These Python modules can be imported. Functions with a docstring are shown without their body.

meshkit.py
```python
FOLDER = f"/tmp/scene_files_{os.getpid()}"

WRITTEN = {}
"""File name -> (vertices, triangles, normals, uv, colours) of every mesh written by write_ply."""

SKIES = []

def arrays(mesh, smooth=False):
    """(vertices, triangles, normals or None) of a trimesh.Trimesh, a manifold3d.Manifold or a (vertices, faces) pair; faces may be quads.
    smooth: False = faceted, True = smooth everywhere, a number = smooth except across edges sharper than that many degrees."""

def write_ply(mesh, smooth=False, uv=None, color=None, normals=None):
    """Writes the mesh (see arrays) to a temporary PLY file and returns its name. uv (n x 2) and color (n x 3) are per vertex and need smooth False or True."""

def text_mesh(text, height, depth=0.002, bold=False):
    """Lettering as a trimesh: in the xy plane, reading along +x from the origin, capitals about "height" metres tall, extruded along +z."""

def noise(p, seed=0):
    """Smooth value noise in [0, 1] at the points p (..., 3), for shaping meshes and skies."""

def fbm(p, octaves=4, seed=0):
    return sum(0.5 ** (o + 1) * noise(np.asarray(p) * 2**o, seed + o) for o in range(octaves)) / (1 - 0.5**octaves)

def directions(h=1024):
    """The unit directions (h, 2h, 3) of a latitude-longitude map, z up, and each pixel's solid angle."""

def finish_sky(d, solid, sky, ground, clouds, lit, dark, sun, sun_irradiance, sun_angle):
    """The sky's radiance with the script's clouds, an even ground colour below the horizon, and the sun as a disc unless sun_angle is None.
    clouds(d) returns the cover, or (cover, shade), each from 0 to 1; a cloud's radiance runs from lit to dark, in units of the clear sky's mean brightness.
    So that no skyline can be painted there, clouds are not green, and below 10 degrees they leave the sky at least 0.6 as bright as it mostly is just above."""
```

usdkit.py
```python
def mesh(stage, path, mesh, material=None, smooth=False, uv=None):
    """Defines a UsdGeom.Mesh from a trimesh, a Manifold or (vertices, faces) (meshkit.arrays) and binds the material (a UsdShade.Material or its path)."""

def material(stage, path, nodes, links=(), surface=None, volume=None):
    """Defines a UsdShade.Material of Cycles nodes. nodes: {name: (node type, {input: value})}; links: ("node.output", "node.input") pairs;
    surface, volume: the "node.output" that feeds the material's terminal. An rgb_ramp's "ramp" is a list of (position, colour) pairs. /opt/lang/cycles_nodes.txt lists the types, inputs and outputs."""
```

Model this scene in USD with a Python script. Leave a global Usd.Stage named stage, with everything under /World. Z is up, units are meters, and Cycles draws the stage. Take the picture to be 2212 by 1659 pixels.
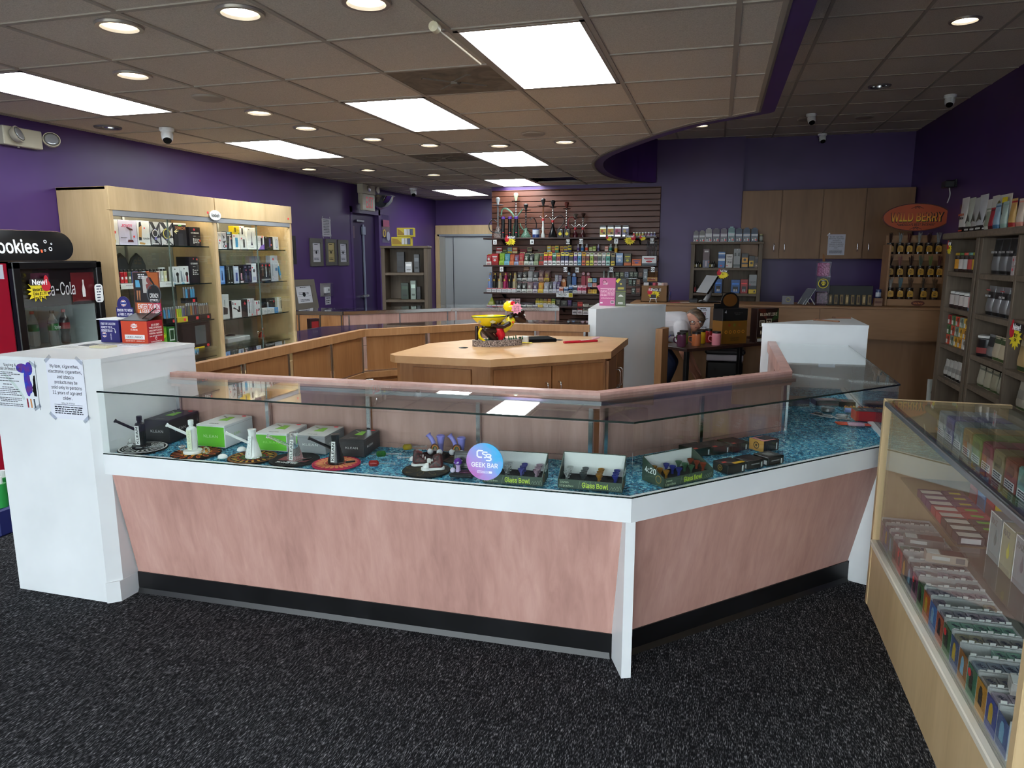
import math,random,numpy as np,trimesh,usdkit,meshkit
from pxr import Usd,UsdGeom,UsdLux,UsdShade,Gf,Sdf,Vt
from shapely.geometry import Polygon,Point,LineString,box as sbox
from shapely import affinity
from shapely.ops import unary_union

stage = Usd.Stage.CreateInMemory()
UsdGeom.SetStageUpAxis(stage,UsdGeom.Tokens.z)
UsdGeom.SetStageMetersPerUnit(stage,1.0)
UsdGeom.Xform.Define(stage,'/World')
UsdGeom.Scope.Define(stage,'/World/Looks')
random.seed(7)
rng = np.random.RandomState(7)

# ---------------------------------------------------------------- camera
EYE = (0.0,0.0,1.60); YAW,PITCH = 0.2775,0.1778
cam = UsdGeom.Camera.Define(stage,'/World/camera')
cam.CreateProjectionAttr('perspective')
cam.CreateHorizontalApertureAttr(36.0); cam.CreateVerticalApertureAttr(27.0)
cam.CreateFocalLengthAttr(1540.0 / 2212 * 36.0)
cam.CreateClippingRangeAttr(Gf.Vec2f(0.02,1000))
_m = Gf.Matrix4d(); _m.SetIdentity()
_R = Gf.Rotation(Gf.Vec3d(1,0,0),90 - math.degrees(PITCH)) * Gf.Rotation(Gf.Vec3d(0,0,1),math.degrees(YAW))
_m.SetRotateOnly(_R); _m.SetTranslateOnly(Gf.Vec3d(*EYE))
cam.AddTransformOp().Set(_m)
cam.CreateExposureAttr(0.34)

# ---------------------------------------------------------------- sky (overcast daylight that comes in through the shop front)
SKY = 1.9
usdkit.material(stage,'/World/Looks/sky',{'b': ('background_shader',{'color': (0.86,0.93,1.0),'strength': SKY})},[],surface='b.background')
dome = UsdLux.DomeLight.Define(stage,'/World/sky')
dome.CreateColorAttr(Gf.Vec3f(0.86,0.93,1.0)); dome.CreateIntensityAttr(SKY)
sun = UsdLux.DistantLight.Define(stage,'/World/sun')                # high sun from behind the building: it lights the pavement, which throws light up to the ceiling
sun.CreateIntensityAttr(26.0); sun.CreateAngleAttr(0.6); sun.CreateColorAttr(Gf.Vec3f(1.0,0.95,0.86)); sun.AddRotateXYZOp().Set(Gf.Vec3f(-32,0,20))
PANEL = 13.5        # radiance of the fluorescent lenses
CAN = 22.0          # radiance of the recessed lamps

# ---------------------------------------------------------------- naming
_top,_kids = {},{}
def _num(d,key,name):
    k = d.setdefault(key,{}); n = k.get(name,0); k[name] = n + 1
    return name if n == 0 else '%s_%03d' % (name,n)
def _path(name,parent):
    p = '/World' if parent is None else str(parent.GetPath())
    return p + '/' + _num(_kids,p,name)
LABELS = {}
def tag(o,label,cat,group=None,kind=None):
    if label: o.SetCustomDataByKey('label',label); LABELS.setdefault(label,[]).append(str(o.GetPath()))
    if cat: o.SetCustomDataByKey('category',cat)
    if group: o.SetCustomDataByKey('group',group)
    if kind: o.SetCustomDataByKey('kind',kind)
    return o
def thing(name,label,cat,loc=(0,0,0),rz=0.0,group=None,kind=None,rot=None):
    x = UsdGeom.Xform.Define(stage,_path(name,None))
    x.AddTranslateOp().Set(Gf.Vec3d(*map(float,loc)))
    if rot is not None: x.AddRotateXYZOp().Set(Gf.Vec3f(*map(float,rot)))
    else: x.AddRotateZOp().Set(float(rz))
    return tag(x.GetPrim(),label,cat,group,kind)
def sub(name,parent,label=None):
    x = UsdGeom.Xform.Define(stage,_path(name,parent)); p = x.GetPrim()
    if label: p.SetCustomDataByKey('label',label)
    return p
def obj(name,mesh,mat,parent=None,label=None,smooth=False,kind=None):
    o = usdkit.mesh(stage,_path(name,parent),mesh,mat,smooth=smooth).GetPrim()
    if label: o.SetCustomDataByKey('label',label)
    if kind: o.SetCustomDataByKey('kind',kind)
    return o
def struct(name,mesh,mat,label=None,smooth=False):
    o = obj(name,mesh,mat,None,label,smooth); o.SetCustomDataByKey('kind','structure'); return o
def structx(name,label=None):
    o = UsdGeom.Xform.Define(stage,_path(name,None)).GetPrim(); o.SetCustomDataByKey('kind','structure')
    if label: o.SetCustomDataByKey('label',label)
    return o
def copy(root,label,loc,rz=0.0,group=None,rot=None):
    was = root.GetCustomData(); base = root.GetName()
    if base[-4:-3] == '_' and base[-3:].isdigit(): base = base[:-4]
    x = UsdGeom.Xform.Define(stage,_path(base,None)); p = x.GetPrim()
    p.GetReferences().AddInternalReference(root.GetPath()); p.SetInstanceable(True)
    x.ClearXformOpOrder() if False else None
    t = [op for op in x.GetOrderedXformOps()]
    t[0].Set(Gf.Vec3d(*map(float,loc)))
    if rot is not None: t[1].Set(Gf.Vec3f(*map(float,rot)))
    else: t[1].Set(float(rz))
    return tag(p,label,was['category'],group or was.get('group'))

# ---------------------------------------------------------------- mesh helpers
TM = trimesh.Trimesh
_BF = np.array([[0,2,1],[0,3,2],[4,5,6],[4,6,7],[0,1,5],[0,5,4],[1,2,6],[1,6,5],[2,3,7],[2,7,6],[3,0,4],[3,4,7]])
def bx(x0,x1,y0,y1,z0,z1):
    v = np.array([[x0,y0,z0],[x1,y0,z0],[x1,y1,z0],[x0,y1,z0],[x0,y0,z1],[x1,y0,z1],[x1,y1,z1],[x0,y1,z1]],float)
    return TM(v,_BF,process=False)
_S = np.array([[sx,sy,sz] for sx in (-1,1) for sy in (-1,1) for sz in (-1,1)],float)
def _chamfer_template():
    pts = []
    for s in _S:
        for k in range(3):
            d = np.ones(3); d[k] = 0.0
            pts.append((s,d))
    P = np.array([s * (1.0 - 0.2 * (np.arange(3) != k)) for s in _S for k in range(3)])
    h = trimesh.convex.convex_hull(P)
    from scipy.spatial import cKDTree
    idx = cKDTree(P).query(h.vertices)[1]
    return idx[h.faces]
_CF = _chamfer_template()
def cb(x0,x1,y0,y1,z0,z1,c=0.003):
    h = np.array([x1 - x0,y1 - y0,z1 - z0]) / 2; m = np.array([x0 + x1,y0 + y1,z0 + z1]) / 2
    c = min(c,h.min() * 0.8)
    P = np.array([s * (h - c * (np.arange(3) != k)) for s in _S for k in range(3)]) + m
    return TM(P,_CF,process=False)
def cat(*ms):
    l = []
    for m in ms: l += list(m) if isinstance(m,(list,tuple)) else [m]
    V,F,n = [],[],0
    for m in l:
        V.append(np.asarray(m.vertices)); F.append(np.asarray(m.faces) + n); n += len(m.vertices)
    return TM(np.vstack(V),np.vstack(F),process=False)
def mv(m,d=(0,0,0),rz=0,rx=0,ry=0,s=None):
    v = np.array(m.vertices,float)
    if s is not None: v = v * np.asarray(s)
    for ang,(i,j) in ((rx,(1,2)),(ry,(2,0)),(rz,(0,1))):
        if ang:
            a = math.radians(ang); ci,si = math.cos(a),math.sin(a)
            vi,vj = v[:,i].copy(),v[:,j].copy(); v[:,i] = ci * vi - si * vj; v[:,j] = si * vi + ci * vj
    return TM(v + np.asarray(d,float),m.faces,process=False)
def lathe(prof,n=20,c=(0,0,0),a0=0.0,open=False):
    prof = np.array(prof,float); k = len(prof)
    a = np.arange(n) * 2 * np.pi / n + a0
    v = np.stack([np.outer(prof[:,0],np.cos(a)),np.outer(prof[:,0],np.sin(a)),np.repeat(prof[:,1:2],n,1)],-1).reshape(-1,3)
    f = []
    for i in range(k - 1):
        for j in range(n):
            p,q = i * n + j,i * n + (j + 1) % n
            f += [[p,q,q + n],[p,q + n,p + n]]
    v = list(v)
    if prof[0,0] > 1e-6 and not open:
        v.append([0,0,prof[0,1]]); f += [[len(v) - 1,(j + 1) % n,j] for j in range(n)]
    if prof[-1,0] > 1e-6 and not open:
        v.append([0,0,prof[-1,1]]); b = (k - 1) * n; f += [[len(v) - 1,b + j,b + (j + 1) % n] for j in range(n)]
    return TM(np.array(v) + np.asarray(c,float),np.array(f),process=False)
def cyl(r,z0,z1,n=16,c=(0,0)): return lathe([(r,z0),(r,z1)],n,(c[0],c[1],0))
def tube(pts,r,n=8,cap=True):
    P = np.array(pts,float); r = np.broadcast_to(np.asarray(r,float),(len(P),))
    T = np.gradient(P,axis=0); T /= np.maximum(np.linalg.norm(T,axis=1,keepdims=True),1e-9)
    up = np.array([0,0,1.0]) if abs(T[0][2]) < 0.9 else np.array([1.0,0,0])
    N = np.cross(T[0],up); N /= np.linalg.norm(N); V = []
    a = np.arange(n) * 2 * np.pi / n
    for i in range(len(P)):
        N = N - T[i] * (N @ T[i]); N /= max(np.linalg.norm(N),1e-9); B = np.cross(T[i],N)
        V.append(P[i] + r[i] * (np.outer(np.cos(a),N) + np.outer(np.sin(a),B)))
    V = np.vstack(V); F = []
    for i in range(len(P) - 1):
        for j in range(n):
            p,q = i * n + j,i * n + (j + 1) % n
            F += [[p,q,q + n],[p,q + n,p + n]]
    if cap:
        m = len(V); V = np.vstack([V,P[0],P[-1]]); b = (len(P) - 1) * n
        F += [[m,(j + 1) % n,j] for j in range(n)] + [[m + 1,b + j,b + (j + 1) % n] for j in range(n)]
    return TM(V,np.array(F),process=False)
def spline(pts,n=6):
    P = np.array(pts,float); P = np.vstack([2 * P[0] - P[1],P,2 * P[-1] - P[-2]]); out = []
    for i in range(1,len(P) - 2):
        for t in np.linspace(0,1,n,endpoint=False):
            a,b,c,d = P[i - 1],P[i],P[i + 1],P[i + 2]
            out.append(0.5 * (2 * b + (c - a) * t + (2 * a - 5 * b + 4 * c - d) * t * t + (3 * b - a - 3 * c + d) * t ** 3))
    out.append(P[-2]); return np.array(out)
def prism(poly,z0,z1):
    if not isinstance(poly,Polygon) and not hasattr(poly,'geoms'): poly = Polygon(poly)
    ms = []
    for g in getattr(poly,'geoms',[poly]):
        if g.area < 1e-9: continue
        m = trimesh.creation.extrude_polygon(g,z1 - z0,engine='earcut'); m.apply_translation([0,0,z0]); ms.append(m)
    return cat(ms)
def sph(r,c=(0,0,0),sub=2,s=(1,1,1)):
    m = trimesh.creation.icosphere(subdivisions=sub,radius=r); return mv(m,c,s=s)
def star(n,r0,r1,jitter=0.0,sx=1.0,sy=1.0,seed=0):
    q = np.random.RandomState(seed); p = []
    for i in range(2 * n):
        r = (r0 if i % 2 else r1) * (1 + jitter * (q.rand() - .5)); a = math.pi * i / n
        p.append((sx * r * math.cos(a),sy * r * math.sin(a)))
    return Polygon(p).buffer(0)
def ell(rx,ry,n=28,c=(0,0)): return Polygon([(c[0] + rx * math.cos(t),c[1] + ry * math.sin(t)) for t in np.linspace(0,2 * math.pi,n,endpoint=False)])
def rrect(x0,x1,y0,y1,r): return sbox(x0 + r,y0 + r,x1 - r,y1 - r).buffer(r,3)
_tc = {}
def text(s,h,depth=0.0006,bold=False,align='c',width=None):
    """lettering in the xy plane, centred at (0,0); width squeezes it to that length"""
    k = (s,bold)
    if k not in _tc: _tc[k] = meshkit.text_mesh(s,1.0,1.0,bold)
    m = _tc[k]; v = np.array(m.vertices); lo,hi = v.min(0),v.max(0)
    sx = h if width is None else width / (hi[0] - lo[0])
    v = np.stack([(v[:,0] - (lo[0] + hi[0]) / 2) * sx,(v[:,1] - 0.5) * h,v[:,2] * depth],1)
    if align == 'l': v[:,0] += (hi[0] - lo[0]) / 2 * sx
    return TM(v,m.faces,process=False)
def lines(rows,x0,x1,h,depth=0.0006,seed=0,gap=True):
    """rows of small print: word-length dashes; rows is a list of (y, fill)"""
    q = np.random.RandomState(seed); out = []
    for y,fill in rows:
        w = (x1 - x0) * fill; x = (x0 + x1) / 2 - w / 2; e = x + w
        while x < e - h:
            l = min(h * (1.5 + 4 * q.rand()),e - x); out.append(bx(x,x + l,y - h / 2,y + h / 2,0,depth)); x += l + h * .8
    return cat(out)
def front(m,y=0.0,x=0.0,z=0.0):
    """print laid out in xy -> stands on the face that looks to local -y"""
    v = np.asarray(m.vertices); return TM(np.stack([v[:,0] + x,y - v[:,2],v[:,1] + z],1),m.faces,process=False)
def place(m,o,r,u):
    """print laid out in xy -> plane with origin o, reading direction r, up u (normal r x u)"""
    o,r,u = (np.asarray(q,float) for q in (o,r,u)); r = r / np.linalg.norm(r); u = u / np.linalg.norm(u); n = np.cross(r,u)
    v = np.asarray(m.vertices); return TM(o + v[:,:1] * r + v[:,1:2] * u + v[:,2:3] * n,m.faces,process=False)

# ---------------------------------------------------------------- materials
def srgb(h):
    if isinstance(h,str):
        h = h.lstrip('#'); h = [int(h[i:i + 2],16) / 255 for i in (0,2,4)]
    return tuple(c / 12.92 if c <= 0.04045 else ((c + 0.055) / 1.055) ** 2.4 for c in h)
_mc = {}
def M(color,rough=0.5,metal=0.0,spec=0.5,coat=0.0):
    """plain finish; colour as sRGB hex"""
    k = (color,rough,metal,spec,coat)
    if k not in _mc:
        n = 'paint_' + color.lstrip('#') + '_%d' % len(_mc)
        _mc[k] = usdkit.material(stage,'/World/Looks/' + n,{'p': ('principled_bsdf',{'base_color': srgb(color),'roughness': rough,'metallic': metal,'specular_ior_level': spec,'coat_weight': coat})},[],surface='p.BSDF')
    return _mc[k]
def noise_mat(name,stops,scale,rough=0.5,bump=0.0,detail=4,nrough=0.55,dist=0.0,spec=0.5,coords='tc.object',coat=0.0,bdist=0.002):
    """colour from noise stretched by scale (x,y,z)"""
    nodes = {'tc': ('texture_coordinate',{}),'g': ('geometry',{}),'mp': ('mapping',{'scale': scale}),
             'n': ('noise_texture',{'scale': 1.0,'detail': float(detail),'roughness': nrough,'distortion': dist}),
             'r': ('rgb_ramp',{'ramp': [(a,srgb(c)) for a,c in stops]}),
             'p': ('principled_bsdf',{'roughness': rough,'specular_ior_level': spec,'coat_weight': coat})}
    links = [(coords,'mp.vector'),('mp.vector','n.vector'),('n.fac','r.fac'),('r.color','p.base_color')]
    if bump:
        nodes['b'] = ('bump',{'strength': bump,'distance': bdist}); links += [('n.fac','b.height'),('b.normal','p.normal')]
    return usdkit.material(stage,'/World/Looks/' + name,nodes,links,surface='p.BSDF')
def wood_mat(name,dark,mid,light,grain=(60,60,3.0),rough=0.45,fleck=0.35,spec=0.5,coat=0.0,c2='g.position'):
    nodes = {'g': ('geometry',{}),'tc': ('texture_coordinate',{}),'m1': ('mapping',{'scale': grain}),'m2': ('mapping',{'scale': tuple(k * .13 for k in grain)}),
             'n1': ('noise_texture',{'scale': 1.0,'detail': 5.0,'roughness': 0.6,'distortion': 0.4}),
             'n2': ('noise_texture',{'scale': 1.0,'detail': 3.0,'roughness': 0.5,'distortion': 0.8}),
             'mx': ('mix_float',{'fac': fleck}),'r': ('rgb_ramp',{'ramp': [(0.3,srgb(dark)),(0.5,srgb(mid)),(0.72,srgb(light))]}),
             'p': ('principled_bsdf',{'roughness': rough,'specular_ior_level': spec,'coat_weight': coat}),'b': ('bump',{'strength': 0.08,'distance': 0.001})}
    return usdkit.material(stage,'/World/Looks/' + name,nodes,[(c2,'m1.vector'),(c2,'m2.vector'),('m1.vector','n1.vector'),('m2.vector','n2.vector'),
        ('n2.fac','mx.a'),('n1.fac','mx.b'),('mx.result','r.fac'),('r.color','p.base_color'),('n1.fac','b.height'),('b.normal','p.normal')],surface='p.BSDF')
def emit(name,color,strength):
    return usdkit.material(stage,'/World/Looks/' + name,{'e': ('emission',{'color': color,'strength': strength})},[],surface='e.emission')
def glass_mat(name,tint=(0.97,0.99,0.98),ior=1.5,boost=0.0,rough=0.0):
    """thin pane: both faces reflect like the outer face of glass, the rest passes straight through"""
    return usdkit.material(stage,'/World/Looks/' + name,{'t': ('transparent_bsdf',{'color': tint}),'g': ('glossy_bsdf',{'color': (1,1,1),'roughness': rough}),'ge': ('geometry',{}),
        'i': ('math',{'math_type': 'multiply_add','value2': 1 / ior - ior,'value3': ior}),'f': ('fresnel',{}),'a': ('math',{'math_type': 'add','value2': boost}),'m': ('mix_closure',{})},
        [('ge.backfacing','i.value1'),('i.value','f.IOR'),('f.fac','a.value1'),('a.value','m.fac'),('t.BSDF','m.closure1'),('g.BSDF','m.closure2')],surface='m.closure')
GLASS = glass_mat('pane_glass'); EDGE = M('#12211d',0.15)
CHROME = M('#d9dcdf',0.16,1.0); STEEL = M('#a9adb1',0.32,1.0); BLACK = M('#0d0d0f',0.4); BLACKG = M('#101113',0.15)
WHITE = M('#eef0f1',0.45); PAPER = M('#e9ebf3',0.8,spec=0.2); INK = M('#15161b',0.8,spec=0.2); RED = M('#d8242c',0.5); YEL = M('#f2d21a',0.5)
TAGR = M('#ff3a44',0.6); GREY = M('#8b8d90',0.5)
# ================================================================ the shell of the shop
XL,XR,YB,YF,ZC,ZR = -4.95,2.33,12.35,-1.70,2.588,3.145
GX,GY,GXP,GYP = -1.8175,3.194,0.6168,0.6027        # lower ceiling grid
carpet = usdkit.material(stage,'/World/Looks/carpet_loops',{
    'g': ('geometry',{}),'m1': ('mapping',{'scale': (300,60,1)}),'m2': ('mapping',{'scale': (120,14,1)}),'m3': ('mapping',{'scale': (60,9,1)}),'m4': ('mapping',{'scale': (230,230,1)}),
    'n1': ('noise_texture',{'scale': 1.0,'detail': 1.0,'roughness': 0.5}),'n2': ('noise_texture',{'scale': 1.0,'detail': 2.0,'roughness': 0.6}),
    'n3': ('noise_texture',{'scale': 1.0,'detail': 2.0,'roughness': 0.6}),'n4': ('noise_texture',{'scale': 1.0,'detail': 1.0}),
    'a': ('mix_float',{'fac': 0.30}),'c': ('mix_float',{'fac': 0.15}),
    'r': ('rgb_ramp',{'ramp': [(0.43,srgb('#17171a')),(0.51,srgb('#29292c')),(0.58,srgb('#59595d')),(0.68,srgb('#a2a2a5'))]}),
    'p': ('principled_bsdf',{'roughness': 0.95,'specular_ior_level': 0.1}),'b': ('bump',{'strength': 0.6,'distance': 0.003})},
    [('g.position','m1.vector'),('g.position','m2.vector'),('g.position','m3.vector'),('g.position','m4.vector'),('m1.vector','n1.vector'),('m2.vector','n2.vector'),('m3.vector','n3.vector'),('m4.vector','n4.vector'),
     ('n1.fac','a.a'),('n2.fac','a.b'),('a.result','c.a'),('n3.fac','c.b'),('c.result','r.fac'),('r.color','p.base_color'),('n4.fac','b.height'),('b.normal','p.normal')],surface='p.BSDF')
struct('floor',bx(XL - .2,XR + .2,YF - .2,YB + .2,-0.12,0.0),carpet,'charcoal carpet with broken light grey streaks')
purple = noise_mat('purple_wall_paint',[(0.35,'#432a60'),(0.65,'#4b306c')],(1.2,1.2,1.2),0.42,0.05,spec=0.5,coords='g.position')
struct('wall_left',cat(bx(XL - .15,XL,YF,9.20,0,3.4),bx(XL - .15,XL,10.05,YB,0,3.4),bx(XL - .15,XL,9.20,10.05,2.22,3.4)),purple,'purple painted wall on the left')
struct('wall_back',bx(XL - .15,-3.0,YB,YB + .15,0,3.4),purple,'purple end wall of the recess beyond the slatted boards')
struct('wall_back',cat(bx(-3.22,0.27,10.24,10.40,0,3.4),bx(-3.22,-3.10,10.40,YB,0,3.4)),purple,'purple wall that carries the slatted boards')
struct('wall_back',bx(0.12,XR + .15,10.46,10.60,0,3.4),purple,'purple wall behind the brown wall cabinets')
struct('wall_right',bx(XR,XR + .15,YF,10.6,0,3.4),purple,'purple painted wall on the right')
# shop front behind the camera: frame, sill and panes, pavement outside
alu = M('#6d6f72',0.35,1.0)
struct('wall_front',cat(bx(XL - .15,XR + .15,YF - .15,YF,2.75,3.4),bx(XL - .15,XL + .15,YF - .15,YF,0,2.75),bx(XR - .15,XR + .15,YF - .15,YF,0,2.75),bx(XL,XR,YF - .15,YF,0,.12)),WHITE,'shop front wall around the windows')
_xs = np.linspace(XL + .15,XR - .15,6)
for i in range(5):
    w = structx('window_%d' % (i + 1))
    a,b = _xs[i],_xs[i + 1]
    obj('frame',cat(cb(a,a + .05,YF - .11,YF - .04,.12,2.75),cb(b - .05,b,YF - .11,YF - .04,.12,2.75),cb(a,b,YF - .11,YF - .04,.12,.18),cb(a,b,YF - .11,YF - .04,2.69,2.75)),alu,w)
    obj('pane',bx(a + .05,b - .05,YF - .08,YF - .074,.18,2.69),GLASS,w)
struct('pavement',bx(-30,30,-30,YF - .15,-.2,-.02),noise_mat('concrete',[(0.3,'#8f8d88'),(0.7,'#b3b1ab')],(3,3,3),0.9,coords='g.position'),'concrete pavement outside the shop front')

# ---------------------------------------------------------------- lower ceiling: tiles in a grid, with lamps, vents and a missing tile
tile_m = usdkit.material(stage,'/World/Looks/ceiling_tile',{'g': ('geometry',{}),'o': ('object_info',{}),'n': ('noise_texture',{'scale': 190.0,'detail': 3.0,'roughness': 0.7}),'n2': ('noise_texture',{'scale': 2.5,'detail': 2.0}),
    'w': ('white_noise_texture',{'dimensions': '1D'}),'mx': ('math',{'math_type': 'multiply_add','value2': 0.10,'value3': 0.0}),'ad': ('math',{'math_type': 'add'}),'a2': ('math',{'math_type': 'multiply_add','value2': 0.5}),
    'r': ('rgb_ramp',{'ramp': [(0.30,srgb('#b8ada0')),(0.55,srgb('#d2c7ba')),(0.85,srgb('#e6dccf'))]}),'p': ('principled_bsdf',{'roughness': 0.9,'specular_ior_level': 0.15}),'b': ('bump',{'strength': 0.35,'distance': 0.004})},
    [('g.position','n.vector'),('g.position','n2.vector'),('o.random','mx.value1'),('n.fac','ad.value1'),('mx.value','ad.value2'),('n2.fac','a2.value1'),('ad.value','a2.value3'),('ad.value','r.fac'),('r.color','p.base_color'),('n.fac','b.height'),('b.normal','p.normal')],surface='p.BSDF')
grid_m = M('#a79d91',0.6)
OUT = [(0.215,YF),(0.222,5.47),(0.02,5.63),(-0.224,5.82),(-0.45,6.10),(-0.62,6.36),(-0.90,6.84),(-1.16,7.35),(-1.31,7.78),(-1.385,8.2),(-1.42,8.7),(-1.40,9.24),(-1.32,9.62),(-1.18,9.98),(-0.94,10.26)]
_sm = np.vstack([[OUT[0]],spline([(p[0],p[1],0) for p in OUT[1:]],3)[:,:2]])
def _offset(line,d):
    l = LineString(line).offset_curve(d); c = np.array(l.coords)
    return c if np.linalg.norm(c[0] - line[0]) < 1 else c[::-1]
edge = [tuple(p) for p in _sm]
inner = [tuple(p) for p in _offset(_sm,-0.105)]
low_area = Polygon([(XL,YF),(XL,YB),(-3.22,YB),(-3.22,10.24),(edge[-1][0],10.24)] + edge[::-1]).buffer(0)
band = Polygon(edge + inner[::-1]).buffer(0)
high_area = Polygon([(XR,YF),(XR,10.46),(0.27,10.46),(0.27,10.24),(inner[-1][0],10.24)] + inner[::-1]).buffer(0)
LAMPS = [(1,0),(-1,2),(-4,0),(-4,4),(-1,6),(-2,10),(-4,12)]          # 2x4 ft troffers at (column, row)
VENTS = [(0,1),(-2,6)]
HOLE = (-1,10)
DROP = (-5,4)
used = {(c,r + k) for c,r in LAMPS for k in (0,1)} | set(VENTS) | {HOLE}
ceil = structx('ceiling','lower ceiling of sand coloured tiles in a metal grid')
tn = 0; rest = []
cans_low = [(-2.568,2.747,1),(-1.945,2.737,1),(-1.389,2.77,1),(-3.173,3.46,1),(-3.161,4.063,0),(-3.139,4.562,1),(-3.156,5.187,1),(-2.904,5.818,1),(-2.56,6.267,1),(-1.96,6.466,1),(-1.346,6.419,1),(-1.512,5.946,0),(-4.592,7.574,1),(-3.981,7.842,1),(-3.425,8.501,1),(-4.632,4.745,2),(-2.771,8.687,0)]
for c in range(-6,5):
    for r in range(-9,16):
        if (c,r) in used: continue
        g = sbox(GX + c * GXP + .010,GY + r * GYP + .010,GX + (c + 1) * GXP - .010,GY + (r + 1) * GYP - .010).intersection(low_area.buffer(-.012))
        if g.is_empty or g.area < 2e-3: continue
        for x,y,k in cans_low:
            if g.buffer(.09).contains(Point(x,y)) or g.distance(Point(x,y)) < .08: g = g.difference(Point(x,y).buffer(.088,8))
        m = prism(g,ZC + .004,ZC + .02)
        if r < -2: rest.append(m); continue
        if (c,r) == DROP:                                           # one tile hangs loose at a corner
            q = np.array(m.vertices); q[:,2] -= np.clip((q[:,0] - GX - c * GXP) / GXP,0,1) * .012; m = TM(q,m.faces,process=False)
        obj('ceiling_tile',m,tile_m,ceil)
obj('ceiling_tiles_near_windows',cat(rest),tile_m,ceil,kind='stuff')
bars = []
hole_poly = unary_union([sbox(GX + c * GXP + .015,GY + r * GYP + .015,GX + (c + 1) * GXP - .015,GY + (r + 2) * GYP - .015) for c,r in LAMPS])
for c in range(-6,5): bars.append(sbox(GX + c * GXP - .012,YF,GX + c * GXP + .012,YB))
for r in range(-9,17): bars.append(sbox(XL,GY + r * GYP - .012,XR,GY + r * GYP + .012))
gr = unary_union(bars).intersection(low_area).difference(hole_poly)
gr = unary_union([gr,low_area.difference(low_area.buffer(-.022))])
obj('grid',prism(gr,ZC - .002,ZC + .006),grid_m,ceil)
struct('ceiling_void',cat(bx(XL,XR,YF,YB,3.35,3.4),),M('#0c0b0b',0.9),'dark slab above both ceilings')
obj('slab',prism(low_area.buffer(.02).difference(sbox(GX + HOLE[0] * GXP + .02,GY + HOLE[1] * GYP + .02,GX + (HOLE[0] + 1) * GXP - .02,GY + (HOLE[1] + 1.7) * GYP)).difference(unary_union([Point(x,y).buffer(.09,8) for x,y,k in cans_low])).difference(hole_poly),ZC + .022,ZC + .03),M('#24211f',0.9),ceil)
# purple drop: underside strip and its riser up to the high ceiling
purple2 = noise_mat('purple_soffit_paint',[(0.35,'#472a6a'),(0.65,'#503178')],(2,2,2),0.5,coords='g.position')
dr = structx('trim_1','curved purple ceiling edge')
obj('soffit',prism(band,ZC - .004,ZC + .01),purple2,dr)
riser = Polygon([tuple(p) for p in inner] + [tuple(p) for p in _offset(_sm,-0.085)][::-1]).buffer(0)
obj('riser',prism(riser,ZC + .01,3.36),purple2,dr)
lip = Polygon(edge + [tuple(p) for p in _offset(_sm,-0.012)][::-1]).buffer(0)
obj('metal_edge',prism(lip,ZC - .008,ZC + .012),M('#7d766f',0.45,0.3),dr)
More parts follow.
